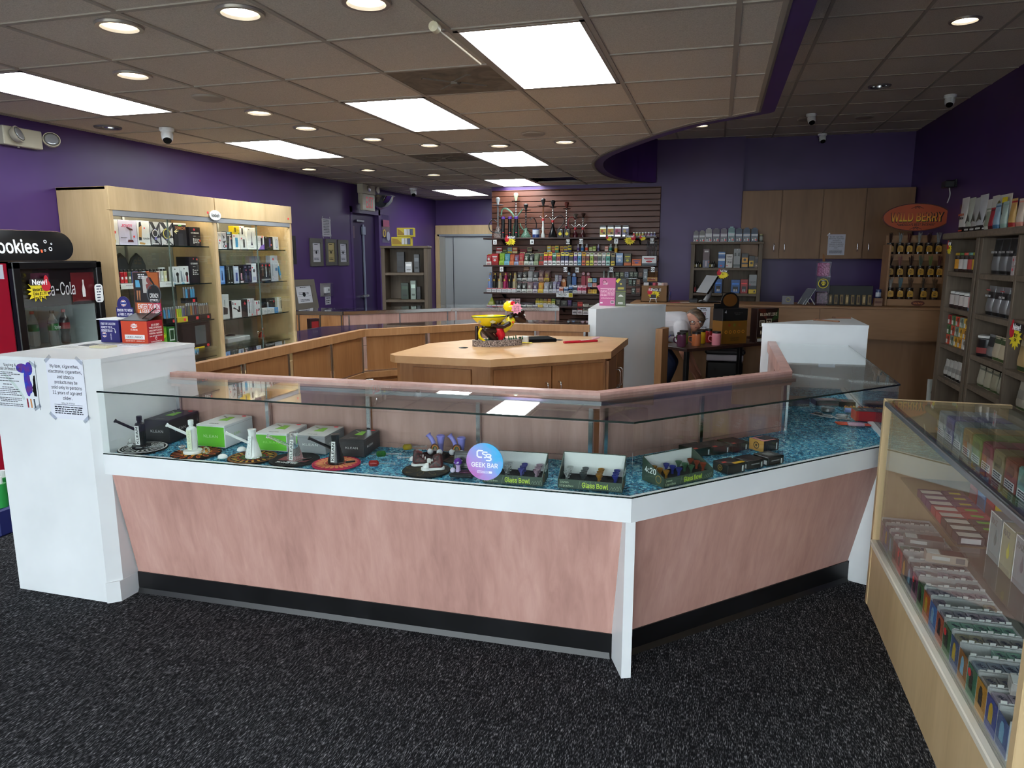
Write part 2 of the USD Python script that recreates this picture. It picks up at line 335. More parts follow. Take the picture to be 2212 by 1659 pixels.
# high ceiling on the right
ceil2 = structx('ceiling','raised ceiling section on the right')
HX,HY,HP = 0.606,5.43,0.6
cans_hi = [(1.506,5.737,1),(1.358,7.639,2),(-0.273,9.275,1),(1.512,9.239,0),(0.899,9.209,0)]
bars = []
for c in range(-5,4):
    bars.append(sbox(HX + c * HP - .012,YF,HX + c * HP + .012,11))
    for r in range(-12,10):
        g = sbox(HX + c * HP + .010,HY + r * HP + .010,HX + (c + 1) * HP - .010,HY + (r + 1) * HP - .010).intersection(high_area)
        if g.is_empty or g.area < 2e-3: continue
        for x,y,k in cans_hi:
            if g.distance(Point(x,y)) < .08: g = g.difference(Point(x,y).buffer(.088,8))
        if r < -4: rest.append(prism(g,ZR + .004,ZR + .02)); continue
        obj('ceiling_tile',prism(g,ZR + .004,ZR + .02),tile_m,ceil2)
for r in range(-12,10): bars.append(sbox(-3,HY + r * HP - .012,XR,HY + r * HP + .012))
obj('grid',prism(unary_union(bars).intersection(high_area),ZR - .002,ZR + .006),grid_m,ceil2)
obj('slab',prism(high_area.difference(unary_union([Point(x,y).buffer(.09,8) for x,y,k in cans_hi])),ZR + .022,ZR + .03),M('#24211f',0.9),ceil2)
obj('ceiling_tiles_near_windows',cat(rest[-1:] + [prism(sbox(HX + c * HP + .01,HY + r * HP + .01,HX + (c + 1) * HP - .01,HY + (r + 1) * HP - .01).intersection(high_area),ZR + .004,ZR + .02) for c in range(-1,3) for r in range(-12,-4) if not sbox(HX + c * HP + .01,HY + r * HP + .01,HX + (c + 1) * HP - .01,HY + (r + 1) * HP - .01).intersection(high_area).is_empty]),tile_m,ceil2,kind='stuff')

# ---------------------------------------------------------------- lamps in the ceiling
lens_m = usdkit.material(stage,'/World/Looks/fluorescent_lens',{'t': ('texture_coordinate',{}),'s': ('separate_xyz',{}),'k': ('math',{'math_type': 'multiply','value2': 2 * math.pi * 4 / 0.56}),'c': ('math',{'math_type': 'cosine'}),
    'm': ('math',{'math_type': 'multiply_add','value2': -0.13 * PANEL,'value3': 0.87 * PANEL}),'e': ('emission',{'color': (0.90,0.97,1.0)})},
    [('t.object','s.vector'),('s.x','k.value1'),('k.value','c.value1'),('c.value','m.value1'),('m.value','e.strength')],surface='e.emission')
frame_m = M('#a39b92',0.4,0.2)
where = {(1,0): 'nearest the curved edge',(-1,2): 'above the near end of the island cabinet',(-4,0): 'at the far left edge of the picture',(-4,4): 'beside the left wall above the tall case',(-1,6): 'left of the curved purple edge',(-2,10): 'beside the missing tile before the slatted boards',(-4,12): 'in the recess beyond the slatted boards'}
for c,r in LAMPS:
    x,y = GX + (c + .5) * GXP,GY + (r + 1) * GYP
    t = thing('fluorescent_light','white fluorescent ceiling panel ' + where[(c,r)],'ceiling light',(x,y,ZC),group='fluorescent ceiling panels')
    w,l = GXP / 2 - .012,GYP - .012
    obj('frame',cat(bx(-w,w,-l,-l + .022,-.004,.06),bx(-w,w,l - .022,l,-.004,.06),bx(-w,-w + .022,-l,l,-.004,.06),bx(w - .022,w,-l,l,-.004,.06),bx(-w,w,-l,l,.06,.065)),frame_m,t)
    obj('lens',bx(-w + .022,w - .022,-l + .022,l - .022,.006,.012),lens_m,t)
def can(x,y,z,k,label):
    t = thing('recessed_light',label,'ceiling light',(x,y,z),group='recessed ceiling lights')
    if k == 0:
        obj('cover',lathe([(.0,-.012),(.085,-.012),(.098,-.004),(.1,.002)],28),M('#a59b8f',0.6),t,smooth=40); return
    obj('trim_ring',cat(lathe([(.072,.004),(.078,-.008),(.096,-.008),(.1,.002)],28,open=True)),M('#b5ada2' if k == 1 else '#8d8a88',0.3,.6),t,smooth=40)
    obj('reflector',lathe([(.074,.0),(.066,.05),(.05,.1),(.0,.101)],28,open=True),M('#f0e2bc',0.35) if k == 1 else CHROME,t,smooth=40)
    if k == 1: obj('lamp',lathe([(.0,.02),(.04,.022),(.062,.034),(.058,.06),(.0,.062)],24),emit('lamp_%03d' % can.n,(1.0,.96,.88),CAN),t,smooth=40); can.n += 1
can.n = 0
names = ['nearest the top left corner','second from left in the near row','cut off by the top edge of the picture','beyond the near left one with the yellow rim','switched off and blank, left of centre','left of the second fluorescent panel','right of the tall case top','above the wall between panels','left of the one beside the far vent','right of the far vent','nearest the curved purple edge','blank speaker like disc left of the curved edge','over the tall case end','between the tall case and the exit sign','above the recess entrance','dark, beside the left wall above the fridge','blank, beyond the far vent']
for (x,y,k),nm in zip(cans_low,names): can(x,y,ZC,k,('lit' if k == 1 else 'unlit') + ' round recessed ceiling light ' + nm)
for (x,y,k),nm in zip(cans_hi,['over the right wall in the raised ceiling','dark chrome one in the raised ceiling','under the curve of the purple edge','blank disc near the back right cabinets','blank disc beside the back camera']): can(x,y,ZR,k,'round recessed ceiling light ' + nm)
vent_m = noise_mat('stained_vent',[(0.3,'#5d5348'),(0.55,'#7d7264'),(0.75,'#8f8577')],(5,5,5),0.7,detail=6,dist=1.5,coords='g.position')
for (c,r),nm in zip(VENTS,['beside the nearest fluorescent panel','farther back over the island']):
    x,y = GX + (c + .5) * GXP,GY + (r + .5) * GYP
    t = thing('ceiling_vent','stained grey ceiling air vent ' + nm,'vent',(x,y,ZC),group='ceiling air vents')
    a = GXP / 2 - .012
    obj('plate',cb(-a,a,-a + .004,a - .004,.0,.012),vent_m,t)
    obj('diffuser',cat([bx(-.02,.02,-.02,.02,-.016,.0)] + [mv(bx(.03,.20,-.02,.004,-.008,0),rz=k * 90 + 45) for k in range(4)]),M('#776c5f',0.6),t)
hx,hy = GX + (HOLE[0] + .5) * GXP,GY + (HOLE[1] + .85) * GYP
tt = thing('sprinkler_rod','cream rod clipped along the ceiling beside the nearest panel','rod',(GX + 1 * GXP - .02,GY - .12,ZC - .02))
obj('rod',tube([(0,0,0),(0.0,.62,.0)],.006,8),M('#a89a86',0.5),tt); obj('knob',mv(lathe([(.016,0),(.022,.012),(.022,.05),(.0,.055)],14),rx=90,d=(0,.03,0)),M('#e3d9b8',0.5),tt,smooth=40)
# ================================================================ counters
pink = wood_mat('pink_maple_laminate','#a97f76','#c09489','#d3a99e',(26,26,2.4),0.32,0.45)
pink2 = wood_mat('pink_maple_doors','#8f6d63','#a88379','#bb968c',(30,30,3),0.4,0.45)
honey = wood_mat('honey_maple','#93663f','#a97a50','#bb8d62',(40,40,4),0.42,0.4)
honey_d = wood_mat('honey_maple_panel','#865731','#9c6b41','#ad7d50',(40,40,4),0.42,0.45)
honey_t = wood_mat('honey_maple_top','#b08355','#c39769','#cfa678',(9,9,9),0.38,0.4)
pale = wood_mat('pale_maple','#b79b72','#c6aa80','#d2b78d',(30,30,4),0.42,0.4)
white_lam = noise_mat('white_laminate',[(0.3,'#dfe2e4'),(0.7,'#eceff1')],(2,2,2),0.34,coords='g.position')
rubber = noise_mat('black_cove_base',[(0.4,'#0b0b0d'),(0.7,'#17171a')],(6,6,6),0.35,coords='g.position')
gravel_m = usdkit.material(stage,'/World/Looks/glass_gravel',{'g': ('geometry',{}),'n': ('noise_texture',{'scale': 5.0,'detail': 2.0}),'v': ('voronoi_texture',{'scale': 95.0}),'sp': ('separate_color',{}),
    'ad': ('math',{'math_type': 'multiply_add','value2': 0.5,'value3': -0.25}),'a2': ('math',{'math_type': 'add'}),
    'r': ('rgb_ramp',{'ramp': [(0.0,srgb('#164a68')),(0.25,srgb('#236d92')),(0.55,srgb('#3a93b6')),(0.8,srgb('#62b2c9')),(1.0,srgb('#a8dbe0'))]}),'p': ('principled_bsdf',{'roughness': 0.3})},
    [('g.position','n.vector'),('g.position','v.vector'),('v.color','sp.color'),('n.fac','ad.value1'),('sp.r','a2.value1'),('ad.value','a2.value2'),('a2.value','r.fac'),('r.color','p.base_color')],surface='p.BSDF')
def v2(p): return np.array(p[:2],float)
class Seg:
    """a straight run from a to b (outer line, the customer's side on the right hand when walking a->b reversed); u along, n inward"""
    def __init__(s,a,b,inward):
        s.a,s.b = v2(a),v2(b); d = s.b - s.a; s.L = np.hypot(*d); s.u = d / s.L; s.n = np.array([-s.u[1],s.u[0]])
        if s.n @ (v2(inward) - s.a) < 0: s.n = -s.n
    def P(s,t,d): return s.a + s.u * t + s.n * d
    def quad(s,o0,o1,i0,i1): return [tuple(o0),tuple(o1),tuple(i1),tuple(i0)]
    def loc(s): return dict(loc=(s.a[0],s.a[1],0),rz=math.degrees(math.atan2(s.u[1],s.u[0])))
def inter(p,d,q,e):
    A = np.array([[d[0],-e[0]],[d[1],-e[1]]]); t = np.linalg.solve(A,q - p); return p + d * t[0]
def strip(segs,d0,d1,i,starts=None):
    """plan polygon of segment i between offsets d0 and d1, mitred with its neighbours"""
    s = segs[i]
    def end(at,d,other):
        if other is None: return s.P(at,d)
        return inter(s.P(0,d),s.u,other.P(0,d),other.u)
    o = segs[i - 1] if i > 0 else None; q = segs[i + 1] if i + 1 < len(segs) else None
    return Polygon([end(0,d0,o),end(s.L,d0,q),end(s.L,d1,q),end(0,d1,o)]).buffer(-.0003,join_style=2)
def edge_line(segs,d,i):
    s = segs[i]; o = segs[i - 1] if i > 0 else None; q = segs[i + 1] if i + 1 < len(segs) else None
    a = s.P(0,d) if o is None else inter(s.P(0,d),s.u,o.P(0,d),o.u)
    b = s.P(s.L,d) if q is None else inter(s.P(0,d),s.u,q.P(0,d),q.u)
    return a,b
def loft(a0,b0,z0,a1,b1,z1,th,n):
    """slanted board between a lower edge a0-b0 and an upper edge a1-b1, thickness th along n"""
    v = [(*a0,z0),(*b0,z0),(*b1,z1),(*a1,z1)]; v += [(p[0] + n[0] * th,p[1] + n[1] * th,p[2]) for p in v]
    return TM(np.array(v),np.array([[0,1,2],[0,2,3],[4,6,5],[4,7,6],[0,5,1],[0,4,5],[1,6,2],[1,5,6],[2,7,3],[2,6,7],[3,4,0],[3,7,4]]),process=False)
def chips(area,n,z,seed,r0=.0042,r1=.0075):
    q = np.random.RandomState(seed); x0,y0,x1,y1 = area.bounds; pts = []
    import shapely
    while len(pts) < n:
        c = np.stack([q.uniform(x0,x1,n),q.uniform(y0,y1,n)],1); m = shapely.contains_xy(area,c[:,0],c[:,1]); pts += list(c[m])
    c = np.array(pts[:n]); o = np.array([[1,0,0],[-1,0,0],[0,1,0],[0,-1,0],[0,0,1],[0,0,-1]],float)
    f = np.array([[0,2,4],[2,1,4],[1,3,4],[3,0,4],[2,0,5],[1,2,5],[3,1,5],[0,3,5]])
    r = q.uniform(r0,r1,(n,1,1)) * q.uniform(.6,1.1,(n,1,3)); v = o[None] * r
    a,b = q.uniform(0,6.28,n),q.uniform(-.7,.7,n); ca,sa,cb_,sb = np.cos(a),np.sin(a),np.cos(b),np.sin(b)
    R = np.stack([np.stack([ca,-sa * cb_,sa * sb],-1),np.stack([sa,ca * cb_,-ca * sb],-1),np.stack([np.zeros(n),sb,cb_],-1)],1)
    v = np.einsum('nij,nkj->nki',R,v) + np.stack([c[:,0],c[:,1],z + q.uniform(-.001,.0015,n)],1)[:,None]
    return TM(v.reshape(-1,3),(f[None] + 6 * np.arange(n)[:,None,None]).reshape(-1,3),process=False)
ZG = 1.012
front_pts = [(-2.615,2.475),(-0.262,2.522),(0.843,3.636),(0.862,5.16)]
FS = [Seg(front_pts[i],front_pts[i + 1],(-1,4.2)) for i in range(3)]
fl = ['long front glass display counter of pink wood with white band','angled glass display counter right of the front corner fin','glass display counter running back to the white wedge pillar']
counters = []
for i,s in enumerate(FS):
    t = thing('display_counter',fl[i],'display counter',(0,0,0))
    counters.append(t)
    obj('trim_band',prism(strip(FS,0.0,.03,i),.63,.724),white_lam,t,'white painted band')
    a1,b1 = edge_line(FS,.035,i); a0,b0 = edge_line(FS,.135,i); a0,b0,a1,b1 = a0 + s.u * .0005,b0 - s.u * .0005,a1 + s.u * .0005,b1 - s.u * .0005
    obj('base_panel',loft(a0,b0,.10,a1,b1,.632,.02,s.n),pink,t,'slanting pink wood grain front panel')
    k0,k1 = edge_line(FS,.128,i); f0,f1 = edge_line(FS,.118,i); k0,k1,f0,f1 = k0 + s.u * .001,k1 - s.u * .03,f0 + s.u * .001,f1 - s.u * .03
    obj('kick_board',cat(prism(strip(FS,.128,.15,i),0,.104),loft(f0,f1,0,k0,k1,.022,.03,s.n)),rubber,t,'black rubber cove base')
    obj('deck',prism(strip(FS,.006,.50,i),.69,.712),white_lam,t)
    bed = strip(FS,.014,.468,i); n_ = int(20500 * bed.area)
    obj('gravel',cat(chips(bed.buffer(-.004),n_,.7107,3 + i),prism(bed,.7118,.7135)),gravel_m,t,'blue glass gravel',kind='stuff')
    obj('glass_front',prism(strip(FS,.002,.008,i),.724,ZG - .006),GLASS,t)
    g = strip(FS,.0,.455,i)
    obj('glass_top',prism(g,ZG - .006,ZG),GLASS,t)
    e0,e1 = edge_line(FS,.0,i)
    obj('glass_edge',cat(prism(strip(FS,-.0018,.0,i),ZG - .0065,ZG + .0005),prism(strip(FS,-.001,.006,i),.7235,.727)),EDGE,t,'dark polished glass edge')
    obj('top_rail',prism(strip(FS,.455,.508,i),.955,ZG + .012),pink,t,'pink wood rail behind the glass top')
    obj('bottom_rail',prism(strip(FS,.475,.508,i),.69,.735),pink2,t)
    obj('back_wall',prism(strip(FS,.49,.508,i),.0,.69),pink2,t)
    obj('track',prism(strip(FS,.435,.455,i),.972,.990),STEEL,t,'brushed steel track under the glass top')
    r0,r1 = edge_line(FS,.48,i); u,L = s.u,np.linalg.norm(r1 - r0)
    nd = {0: 4,1: 2,2: 2}[i]; w = L / nd
    for k in range(nd):
        p = r0 + u * (k * w + .012 - (.02 if k % 2 else 0)); q = r0 + u * ((k + 1) * w + (.01 if k % 2 == 0 else -.02)); off = s.n * (.010 * (k % 2))
        obj('sliding_door',prism(Polygon([p + off,q + off,q + off + s.n * .008,p + off + s.n * .008]),.735,.957),pink2,t)
    for k in range(nd + 1):
        c = r0 + u * min(max(k * w,.03),L - .03) - s.n * .02
        obj('post',prism(Polygon([c - u * .009,c + u * .009,c + u * .009 + s.n * .012,c - u * .009 + s.n * .012]),.712,.972),CHROME,t)
# fins at the two corners
def fin(t,corner,back,label,th=.038):
    c,b = v2(corner),v2(back); d = b - c; L = np.hypot(*d); d /= L; n = np.array([-d[1],d[0]]) * th / 2
    v = []
    for sgn in (-1,1):
        for (l,z) in ((0,0),(L + .06,0),(L + .06,.11),(.10,.631),(0,.631)):
            p = c + d * l + n * sgn; v.append((p[0],p[1],z))
    f = [[0,1,2],[0,2,3],[0,3,4],[5,7,6],[5,8,7],[5,9,8]] + [x for i in range(5) for x in ([i,5 + i,(i + 1) % 5],[(i + 1) % 5,5 + i,5 + (i + 1) % 5])]
    obj('corner_fin',TM(np.array(v),np.array(f),process=False),white_lam,t,label)
bis = lambda i: inter(FS[i].P(0,.135),FS[i].u,FS[i + 1].P(0,.135),FS[i + 1].u)
def pull(i,d=.004): return inter(FS[i].P(0,d),FS[i].u,FS[i + 1].P(0,d),FS[i + 1].u)
fin(counters[0],pull(0),bis(0),'white support fin under the front counter corner')
fin(counters[1],pull(1),bis(1),'white support fin beside the pale wood glass case')
# white pillars
def pillar(name_label,poly,h,extra=None):
    t = thing('pillar',name_label,'pillar',(0,0,0)); p = Polygon(poly)
    obj('body',prism(p.buffer(-.001),0,h - .02),white_lam,t); obj('top',prism(p.buffer(.001,join_style=2),h - .02,h),white_lam,t)
    if extra: extra(t)
    return t
pillar('square white pillar at the left end of the front counter',[(-3.205,2.47),(-2.668,2.47),(-2.622,2.52),(-2.622,2.63),(-2.622,3.12),(-3.205,3.12)],1.150,
       lambda t: obj('side_board',prism(Polygon([(-2.668,2.462),(-2.622,2.50),(-2.622,2.64),(-2.63,2.64)]),0,.10),white_lam,t))
pillar('white wedge shaped pillar behind the angled counter',[(0.312,5.17),(0.985,5.20),(0.985,5.86)],1.145)
pillar('white pillar with grey side beside the island cabinet',[(-1.058,6.12),(-.988,6.12),(-.452,6.90),(-1.10,6.90)],1.15,
       lambda t: obj('end_cap',prism(Polygon([(-.505,6.45),(-.445,6.45),(-.40,6.60),(-.45,6.66)]),0,.96),honey,t,'bare wood end board'))
# inner counters of honey maple with glass tops
ring = [(-3.215,3.13),(-3.195,5.36),(-2.165,6.40),(-1.07,6.50)]
RS = [Seg(ring[i],ring[i + 1],(-1.9,4.5)) for i in range(3)]
rl = ['honey wood counter with dark glass top along the left','angled honey wood counter behind the island cabinet','honey wood counter with glass top beside the grey pillar']
for i,s in enumerate(RS):
    t = thing('wood_counter',rl[i],'counter',(0,0,0))
    obj('glass_top',prism(strip(RS,.0,.452,i),ZG - .006,ZG),GLASS,t)
    obj('glass_front',prism(strip(RS,.002,.008,i),.62,ZG - .006),GLASS,t)
    obj('top_rail',prism(strip(RS,.452,.505,i),.962,ZG + .008),honey,t)
    obj('bottom_rail',prism(strip(RS,.465,.505,i),.625,.672),honey,t)
    obj('deck',prism(strip(RS,.01,.47,i),.60,.625),honey_d,t)
    obj('base',prism(strip(RS,.05,.485,i),.0,.60),honey_d,t)
    obj('track',prism(strip(RS,.47,.495,i),.672,.682),CHROME,t)
    r0,r1 = edge_line(RS,.478,i); u,L = s.u,np.linalg.norm(r1 - r0); nd = [4,2,2][i]; w = L / nd
    for k in range(nd):
        p = r0 + u * (k * w + .03); q = r0 + u * ((k + 1) * w - (.012 if k % 2 == 0 else .05)); off = s.n * (.010 * (k % 2))
        obj('sliding_door',prism(Polygon([p + off,q + off,q + off + s.n * .007,p + off + s.n * .007]),.684,.960),honey_d,t)
        c = q + s.n * .012
        obj('post',prism(Polygon([c,c + u * .016,c + u * .016 + s.n * .010,c + s.n * .010]),.672,.962),STEEL,t)
    for k in range(2):
        e0,e1 = edge_line(RS,.486,i); p = e0 + u * (L * k / 2 + .04); q = e0 + u * (L * (k + 1) / 2 - .04)
        d = obj('cabinet_door',prism(Polygon([p,q,q + s.n * .016,p + s.n * .016]),.10,.575),honey_d,t)
        c = p + u * .08 + s.n * .016
        obj('knob',mv(lathe([(.004,0),(.008,.012),(.013,.018),(.011,.026),(.0,.028)],14),rx=-90,rz=math.degrees(math.atan2(s.n[1],s.n[0])) - 90,d=(c[0],c[1],.52)),STEEL,t,smooth=40)
# padlock and outlet on the left counter
c = RS[0].P(RS[0].L * .5,.50)
t = thing('latch','silver ratchet latch on the left counter doors','latch',(c[0] + .012,c[1] + .05,.70))
obj('bar',cb(-.004,.006,-.10,.06,-.006,.006,.002),CHROME,t); obj('body',cb(-.012,.014,-.03,.02,-.016,.014,.004),CHROME,t)
c = RS[0].P(RS[0].L - .10,.49)
t = thing('outlet','white power outlet under the left counter end','outlet',(c[0] + .03,c[1] - .10,.585))
obj('box',cb(-.025,.02,-.055,.055,-.03,.03,.006),WHITE,t)
for y in (-.025,.025): obj('socket',bx(.0202,.0206,y - .008,y + .008,-.012,.012),M('#55565a'),t)

# island cabinet
isl = [(-1.975,4.175),(-1.325,4.165),(-.66,4.75),(-.645,5.58),(-.86,5.63),(-1.53,5.53),(-2.01,4.84),(-2.035,4.23)]
t = thing('island_cabinet','many sided honey wood island cabinet in the middle','cabinet',(0,0,0))
ip = Polygon(isl)
obj('countertop',prism(ip,.92,.968),honey_t,t,'thick maple counter top')
body = ip.buffer(-.04,join_style=2)
obj('body',prism(body,.08,.92),honey,t); obj('plinth',prism(ip.buffer(-.10,join_style=2),0,.08),rubber,t)
bc = [np.array(p) for p in list(body.exterior.coords)[:-1]]
def facade(pa,pb,doors):
    pa,pb = np.array(pa),np.array(pb); d = pb - pa; L = np.hypot(*d); d /= L; n = np.array([d[1],-d[0]])
    if n @ (np.array([-1.35,4.9]) - pa) > 0: n = -n
    for f0,f1,hx in doors:
        p,q = pa + d * L * f0,pa + d * L * f1
        dr = obj('door',prism(Polygon([p,q,q + n * .018,p + n * .018]),.12,.895),honey_d,t)
        hb = p + (q - p) * hx + n * .018
        obj('handle',tube(spline([(hb[0],hb[1],.66),(*(hb + n * .03),.665),(*(hb + n * .034),.72),(*(hb + n * .03),.785),(hb[0],hb[1],.79)],4),.005,8),CHROME,dr,smooth=True)
def ear(i): return bc[i]
_near = lambda p: min(bc,key=lambda q: np.hypot(*(q - np.array(p))))
facade(_near(isl[0]),_near(isl[1]),[(.16,.80,.80)])
facade(_near(isl[1]),_near(isl[2]),[(.02,.50,.9),(.51,.97,.12)])
facade(_near(isl[2]),_near(isl[3]),[(.04,.48,.9),(.52,.96,.1)])
def Zp(x,y): return (x,y)
# ================================================================ furniture along the walls
rust = wood_mat('rustic_grey_brown_oak','#51463b','#6a5c4e','#7d6e5e',(24,24,2.2),0.6,0.5)
rust_h = wood_mat('rustic_grey_brown_oak_boards','#564a3e','#6f6152','#817262',(3,24,24),0.6,0.5)
brown = wood_mat('brown_maple','#735034','#835e3e','#906a48',(20,20,3),0.45,0.35)
brown2 = wood_mat('brown_maple_counter','#855f3d','#946c48','#a17852',(4,20,20),0.45,0.35)
mahog = wood_mat('mahogany_slat','#4f2a1d','#613626','#70412f',(2.2,40,40),0.42,0.5)
mah2 = M('#38201c',0.45)
# tall case against the left wall
t = thing('tall_display_case','tall pale maple display case with glass doors on the left wall','display case',(0,0,0))
y0,y1,xf,zt = 4.50,6.935,-4.456,2.118
obj('side_panel',cb(-4.945,xf,y0,y0 + .035,0,zt,.002),pale,t); obj('side_panel',cb(-4.945,xf,y1 - .035,y1,0,zt,.002),pale,t)
ym = 5.70
obj('divider',cb(-4.93,xf - .002,ym - .02,ym + .02,0,1.97,.002),pale,t)
obj('header',cat(cb(xf - .022,xf + .006,y0 - .002,ym - .004,1.945,zt + .003,.002),cb(xf - .022,xf + .006,ym + .004,y1 + .002,1.945,zt + .003,.002)),pale,t)
obj('top_panel',bx(-4.945,xf - .01,y0,y1,zt - .02,zt),pale,t)
obj('light_rail',cb(xf - .03,xf + .002,y0 + .03,y1 - .03,1.90,1.95,.004),GREY,t,'grey metal rail under the header')
obj('back_panel',bx(-4.945,-4.935,y0 + .03,y1 - .03,.3,2.0),M('#8e908c',0.35),t)
obj('base',bx(-4.93,xf,y0 + .035,y1 - .035,0,.46),pale,t)
shelf_z = [1.685,1.355,1.02,.73]
obj('lamp_strip',bx(-4.56,-4.52,y0 + .06,ym - .05,1.965,1.985),emit('case_tube',(1.0,.95,.78),14.0),t); obj('lamp_strip',bx(-4.56,-4.52,ym + .05,y1 - .06,1.965,1.985),emit('case_tube2',(1.0,.93,.70),14.0),t)
SHELFGL = glass_mat('shelf_glass',(0.80,.86,.84))
for z in shelf_z:
    a6 = 6.38 if z < .8 else ym + .03
    obj('shelf',bx(-4.92,-4.52,y0 + .045,ym - .03,z - .008,z),SHELFGL,t); obj('shelf',bx(-4.92,-4.52,a6,y1 - .045,z - .03,z - .022),SHELFGL,t)
    obj('shelf_edge',cat(bx(-4.521,-4.518,y0 + .045,ym - .03,z - .009,z + .001),bx(-4.521,-4.518,a6,y1 - .045,z - .031,z - .021)),EDGE,t)
for a,b in ((y0 + .04,5.14),(5.10,ym - .02),(ym + .02,6.36),(6.32,y1 - .04)):
    obj('glass_door',bx(xf - .028,xf - .022,a,b,.47,1.90),GLASS,t)
for y in (5.12,6.34):
    obj('standard',cat(bx(-4.932,-4.925,y - .012,y + .012,.47,1.95)),STEEL,t)
    obj('door_edge',bx(xf - .027,xf - .018,y - .004,y + .004,.47,1.90),M('#5d6a64',0.2),t)
    obj('lock',cat([cb(xf - .02,xf - .008,y - .014,y + .010,z - .012,z + .012,.003) for z in (.86,)]),CHROME,t)

# slatted boards on the back wall: every board its own piece
t = thing('slat_wall','mahogany slatted display boards on the back wall','slat wall',(0,0,0))
zs = np.arange(.30,2.53,.0765)
for z in zs: obj('slat',cb(-3.215,-.795,10.205,10.235,z + .003,min(z + .0725,2.532),.004),mahog,t)
obj('backing',bx(-3.215,-.795,10.230,10.24,.30,2.53),M('#2a1510',0.6),t)
SH = [(1.853,-3.25,-.80),(1.470,-3.25,-.83),(1.083,-3.25,-1.0),(.900,-3.22,-1.0),(.715,-2.0,-1.0)]
for i,(z,a,b) in enumerate(SH):
    s_ = thing('wall_shelf','dark mahogany shelf on the slatted boards, ' + ['topmost, under the water pipes','second from the top','third from the top','fourth from the top behind the glass cases','lowest one visible'][i],'shelf',(0,0,0))
    obj('board',cb(a,b,9.90,10.20,z - .022,z,.003),mah2,s_)
    for x in (a + .25,(a + b) / 2,b - .25):
        obj('bracket',prism(Polygon([(9.95,z - .022),(10.2,z - .022),(10.2,z - .10),(10.17,z - .10)]),-.006,.006).apply_transform(np.array([[0,0,1,x],[1,0,0,0],[0,1,0,0],[0,0,0,1]],float)),M('#2a2a2c',.4,.6),s_)
# brown wall cabinets on the right
t = thing('wall_cabinet','row of brown wall cabinets with four doors','cabinet',(0,0,0))
obj('body',bx(.272,2.315,10.13,10.455,1.56,2.44),brown,t)
for k,(a,b) in enumerate(((.275,.755),(.765,1.25),(1.26,1.755),(1.765,2.31))):
    d = obj('door',cb(a,b,10.11,10.129,1.563,2.437,.002),brown,t)
    hx = b - .06 if k % 2 == 0 else a + .06
    obj('handle',tube(spline([(hx,10.11,1.66),(hx,10.085,1.665),(hx,10.083,1.71),(hx,10.085,1.755),(hx,10.11,1.76)],4),.005,6),CHROME,d,smooth=True)
# long brown counter along the back right
t = thing('back_counter','long brown wood counter along the back right wall','counter',(0,0,0))
obj('countertop',cb(-.95,XR - .002,8.285,8.92,1.045,1.070,.003),brown2,t); obj('apron',bx(-.95,XR - .002,8.30,8.32,.725,1.045),brown2,t)
obj('base_panel',bx(-.93,XR - .002,8.42,8.44,0,.725),brown,t); obj('underside',bx(-.93,XR - .01,8.32,8.44,.71,.725),brown,t)
for x in (.65,1.08): obj('joint',bx(x - .002,x + .002,8.297,8.30,.73,1.04),M('#4d3726',.6),t)
# grey brown open shelf unit standing on it
def open_shelf(name,label,cat_,loc,rz,W,D,H,shelves,st=.05,back=True,mat=None,mat_h=None):
    t = thing(name,label,cat_,loc,rz); mat = mat or rust; mat_h = mat_h or rust_h
    obj('upright',cb(-W / 2,-W / 2 + st,-D / 2,D / 2,0,H - .03,.003),mat,t); obj('upright',cb(W / 2 - st,W / 2,-D / 2,D / 2,0,H - .03,.003),mat,t)
    obj('top',cb(-W / 2 - .01,W / 2 + .01,-D / 2 - .012,D / 2,H - .03,H,.004),mat_h,t)
    for z in shelves: obj('shelf',cb(-W / 2 + st,W / 2 - st,-D / 2,D / 2 - .01,z - .035,z,.003),mat_h,t)
    if back: obj('back_panel',bx(-W / 2 + .01,W / 2 - .01,D / 2 - .012,D / 2,.0,H - .03),mat,t)
    return t
open_shelf('shelf_unit','grey brown open shelf unit against the purple wall behind the counter','shelf',(.10,10.05,0),0,.90,.30,1.782,[.10,.45,.78,1.113,1.447])
# bookshelf in the far left corner
open_shelf('bookshelf','grey brown bookshelf standing by the far left door','bookshelf',(-4.06,9.04,0),14,.62,.36,1.73,[.06,.38,.70,1.02,1.38])
# end wall: pale cased opening with roller shade
t = thing('roller_shade_frame','pale wood cased opening with grey roller shade in the recess','window shade',(0,0,0))
obj('header',cb(-4.94,-3.26,12.28,12.34,1.98,2.14,.004),pale,t); obj('jamb',cb(-4.94,-4.86,12.26,12.34,0,1.98,.003),pale,t)
obj('shade',bx(-4.86,-3.26,12.305,12.312,0.05,1.95),M('#a5a9a8',.7),t); obj('rail',cb(-4.9,-3.26,12.26,12.33,1.945,1.985,.004),M('#9aa0a5',.4,.4),t)
obj('chain',cat([tube([(-4.60,12.29,1.93),(-4.60,12.29,.7)],.006,6)]),M('#585c60',.4,.6),t); obj('inner_jamb',bx(-4.86,-4.76,12.28,12.304,0,1.95),M('#9b9a92',.6),t)
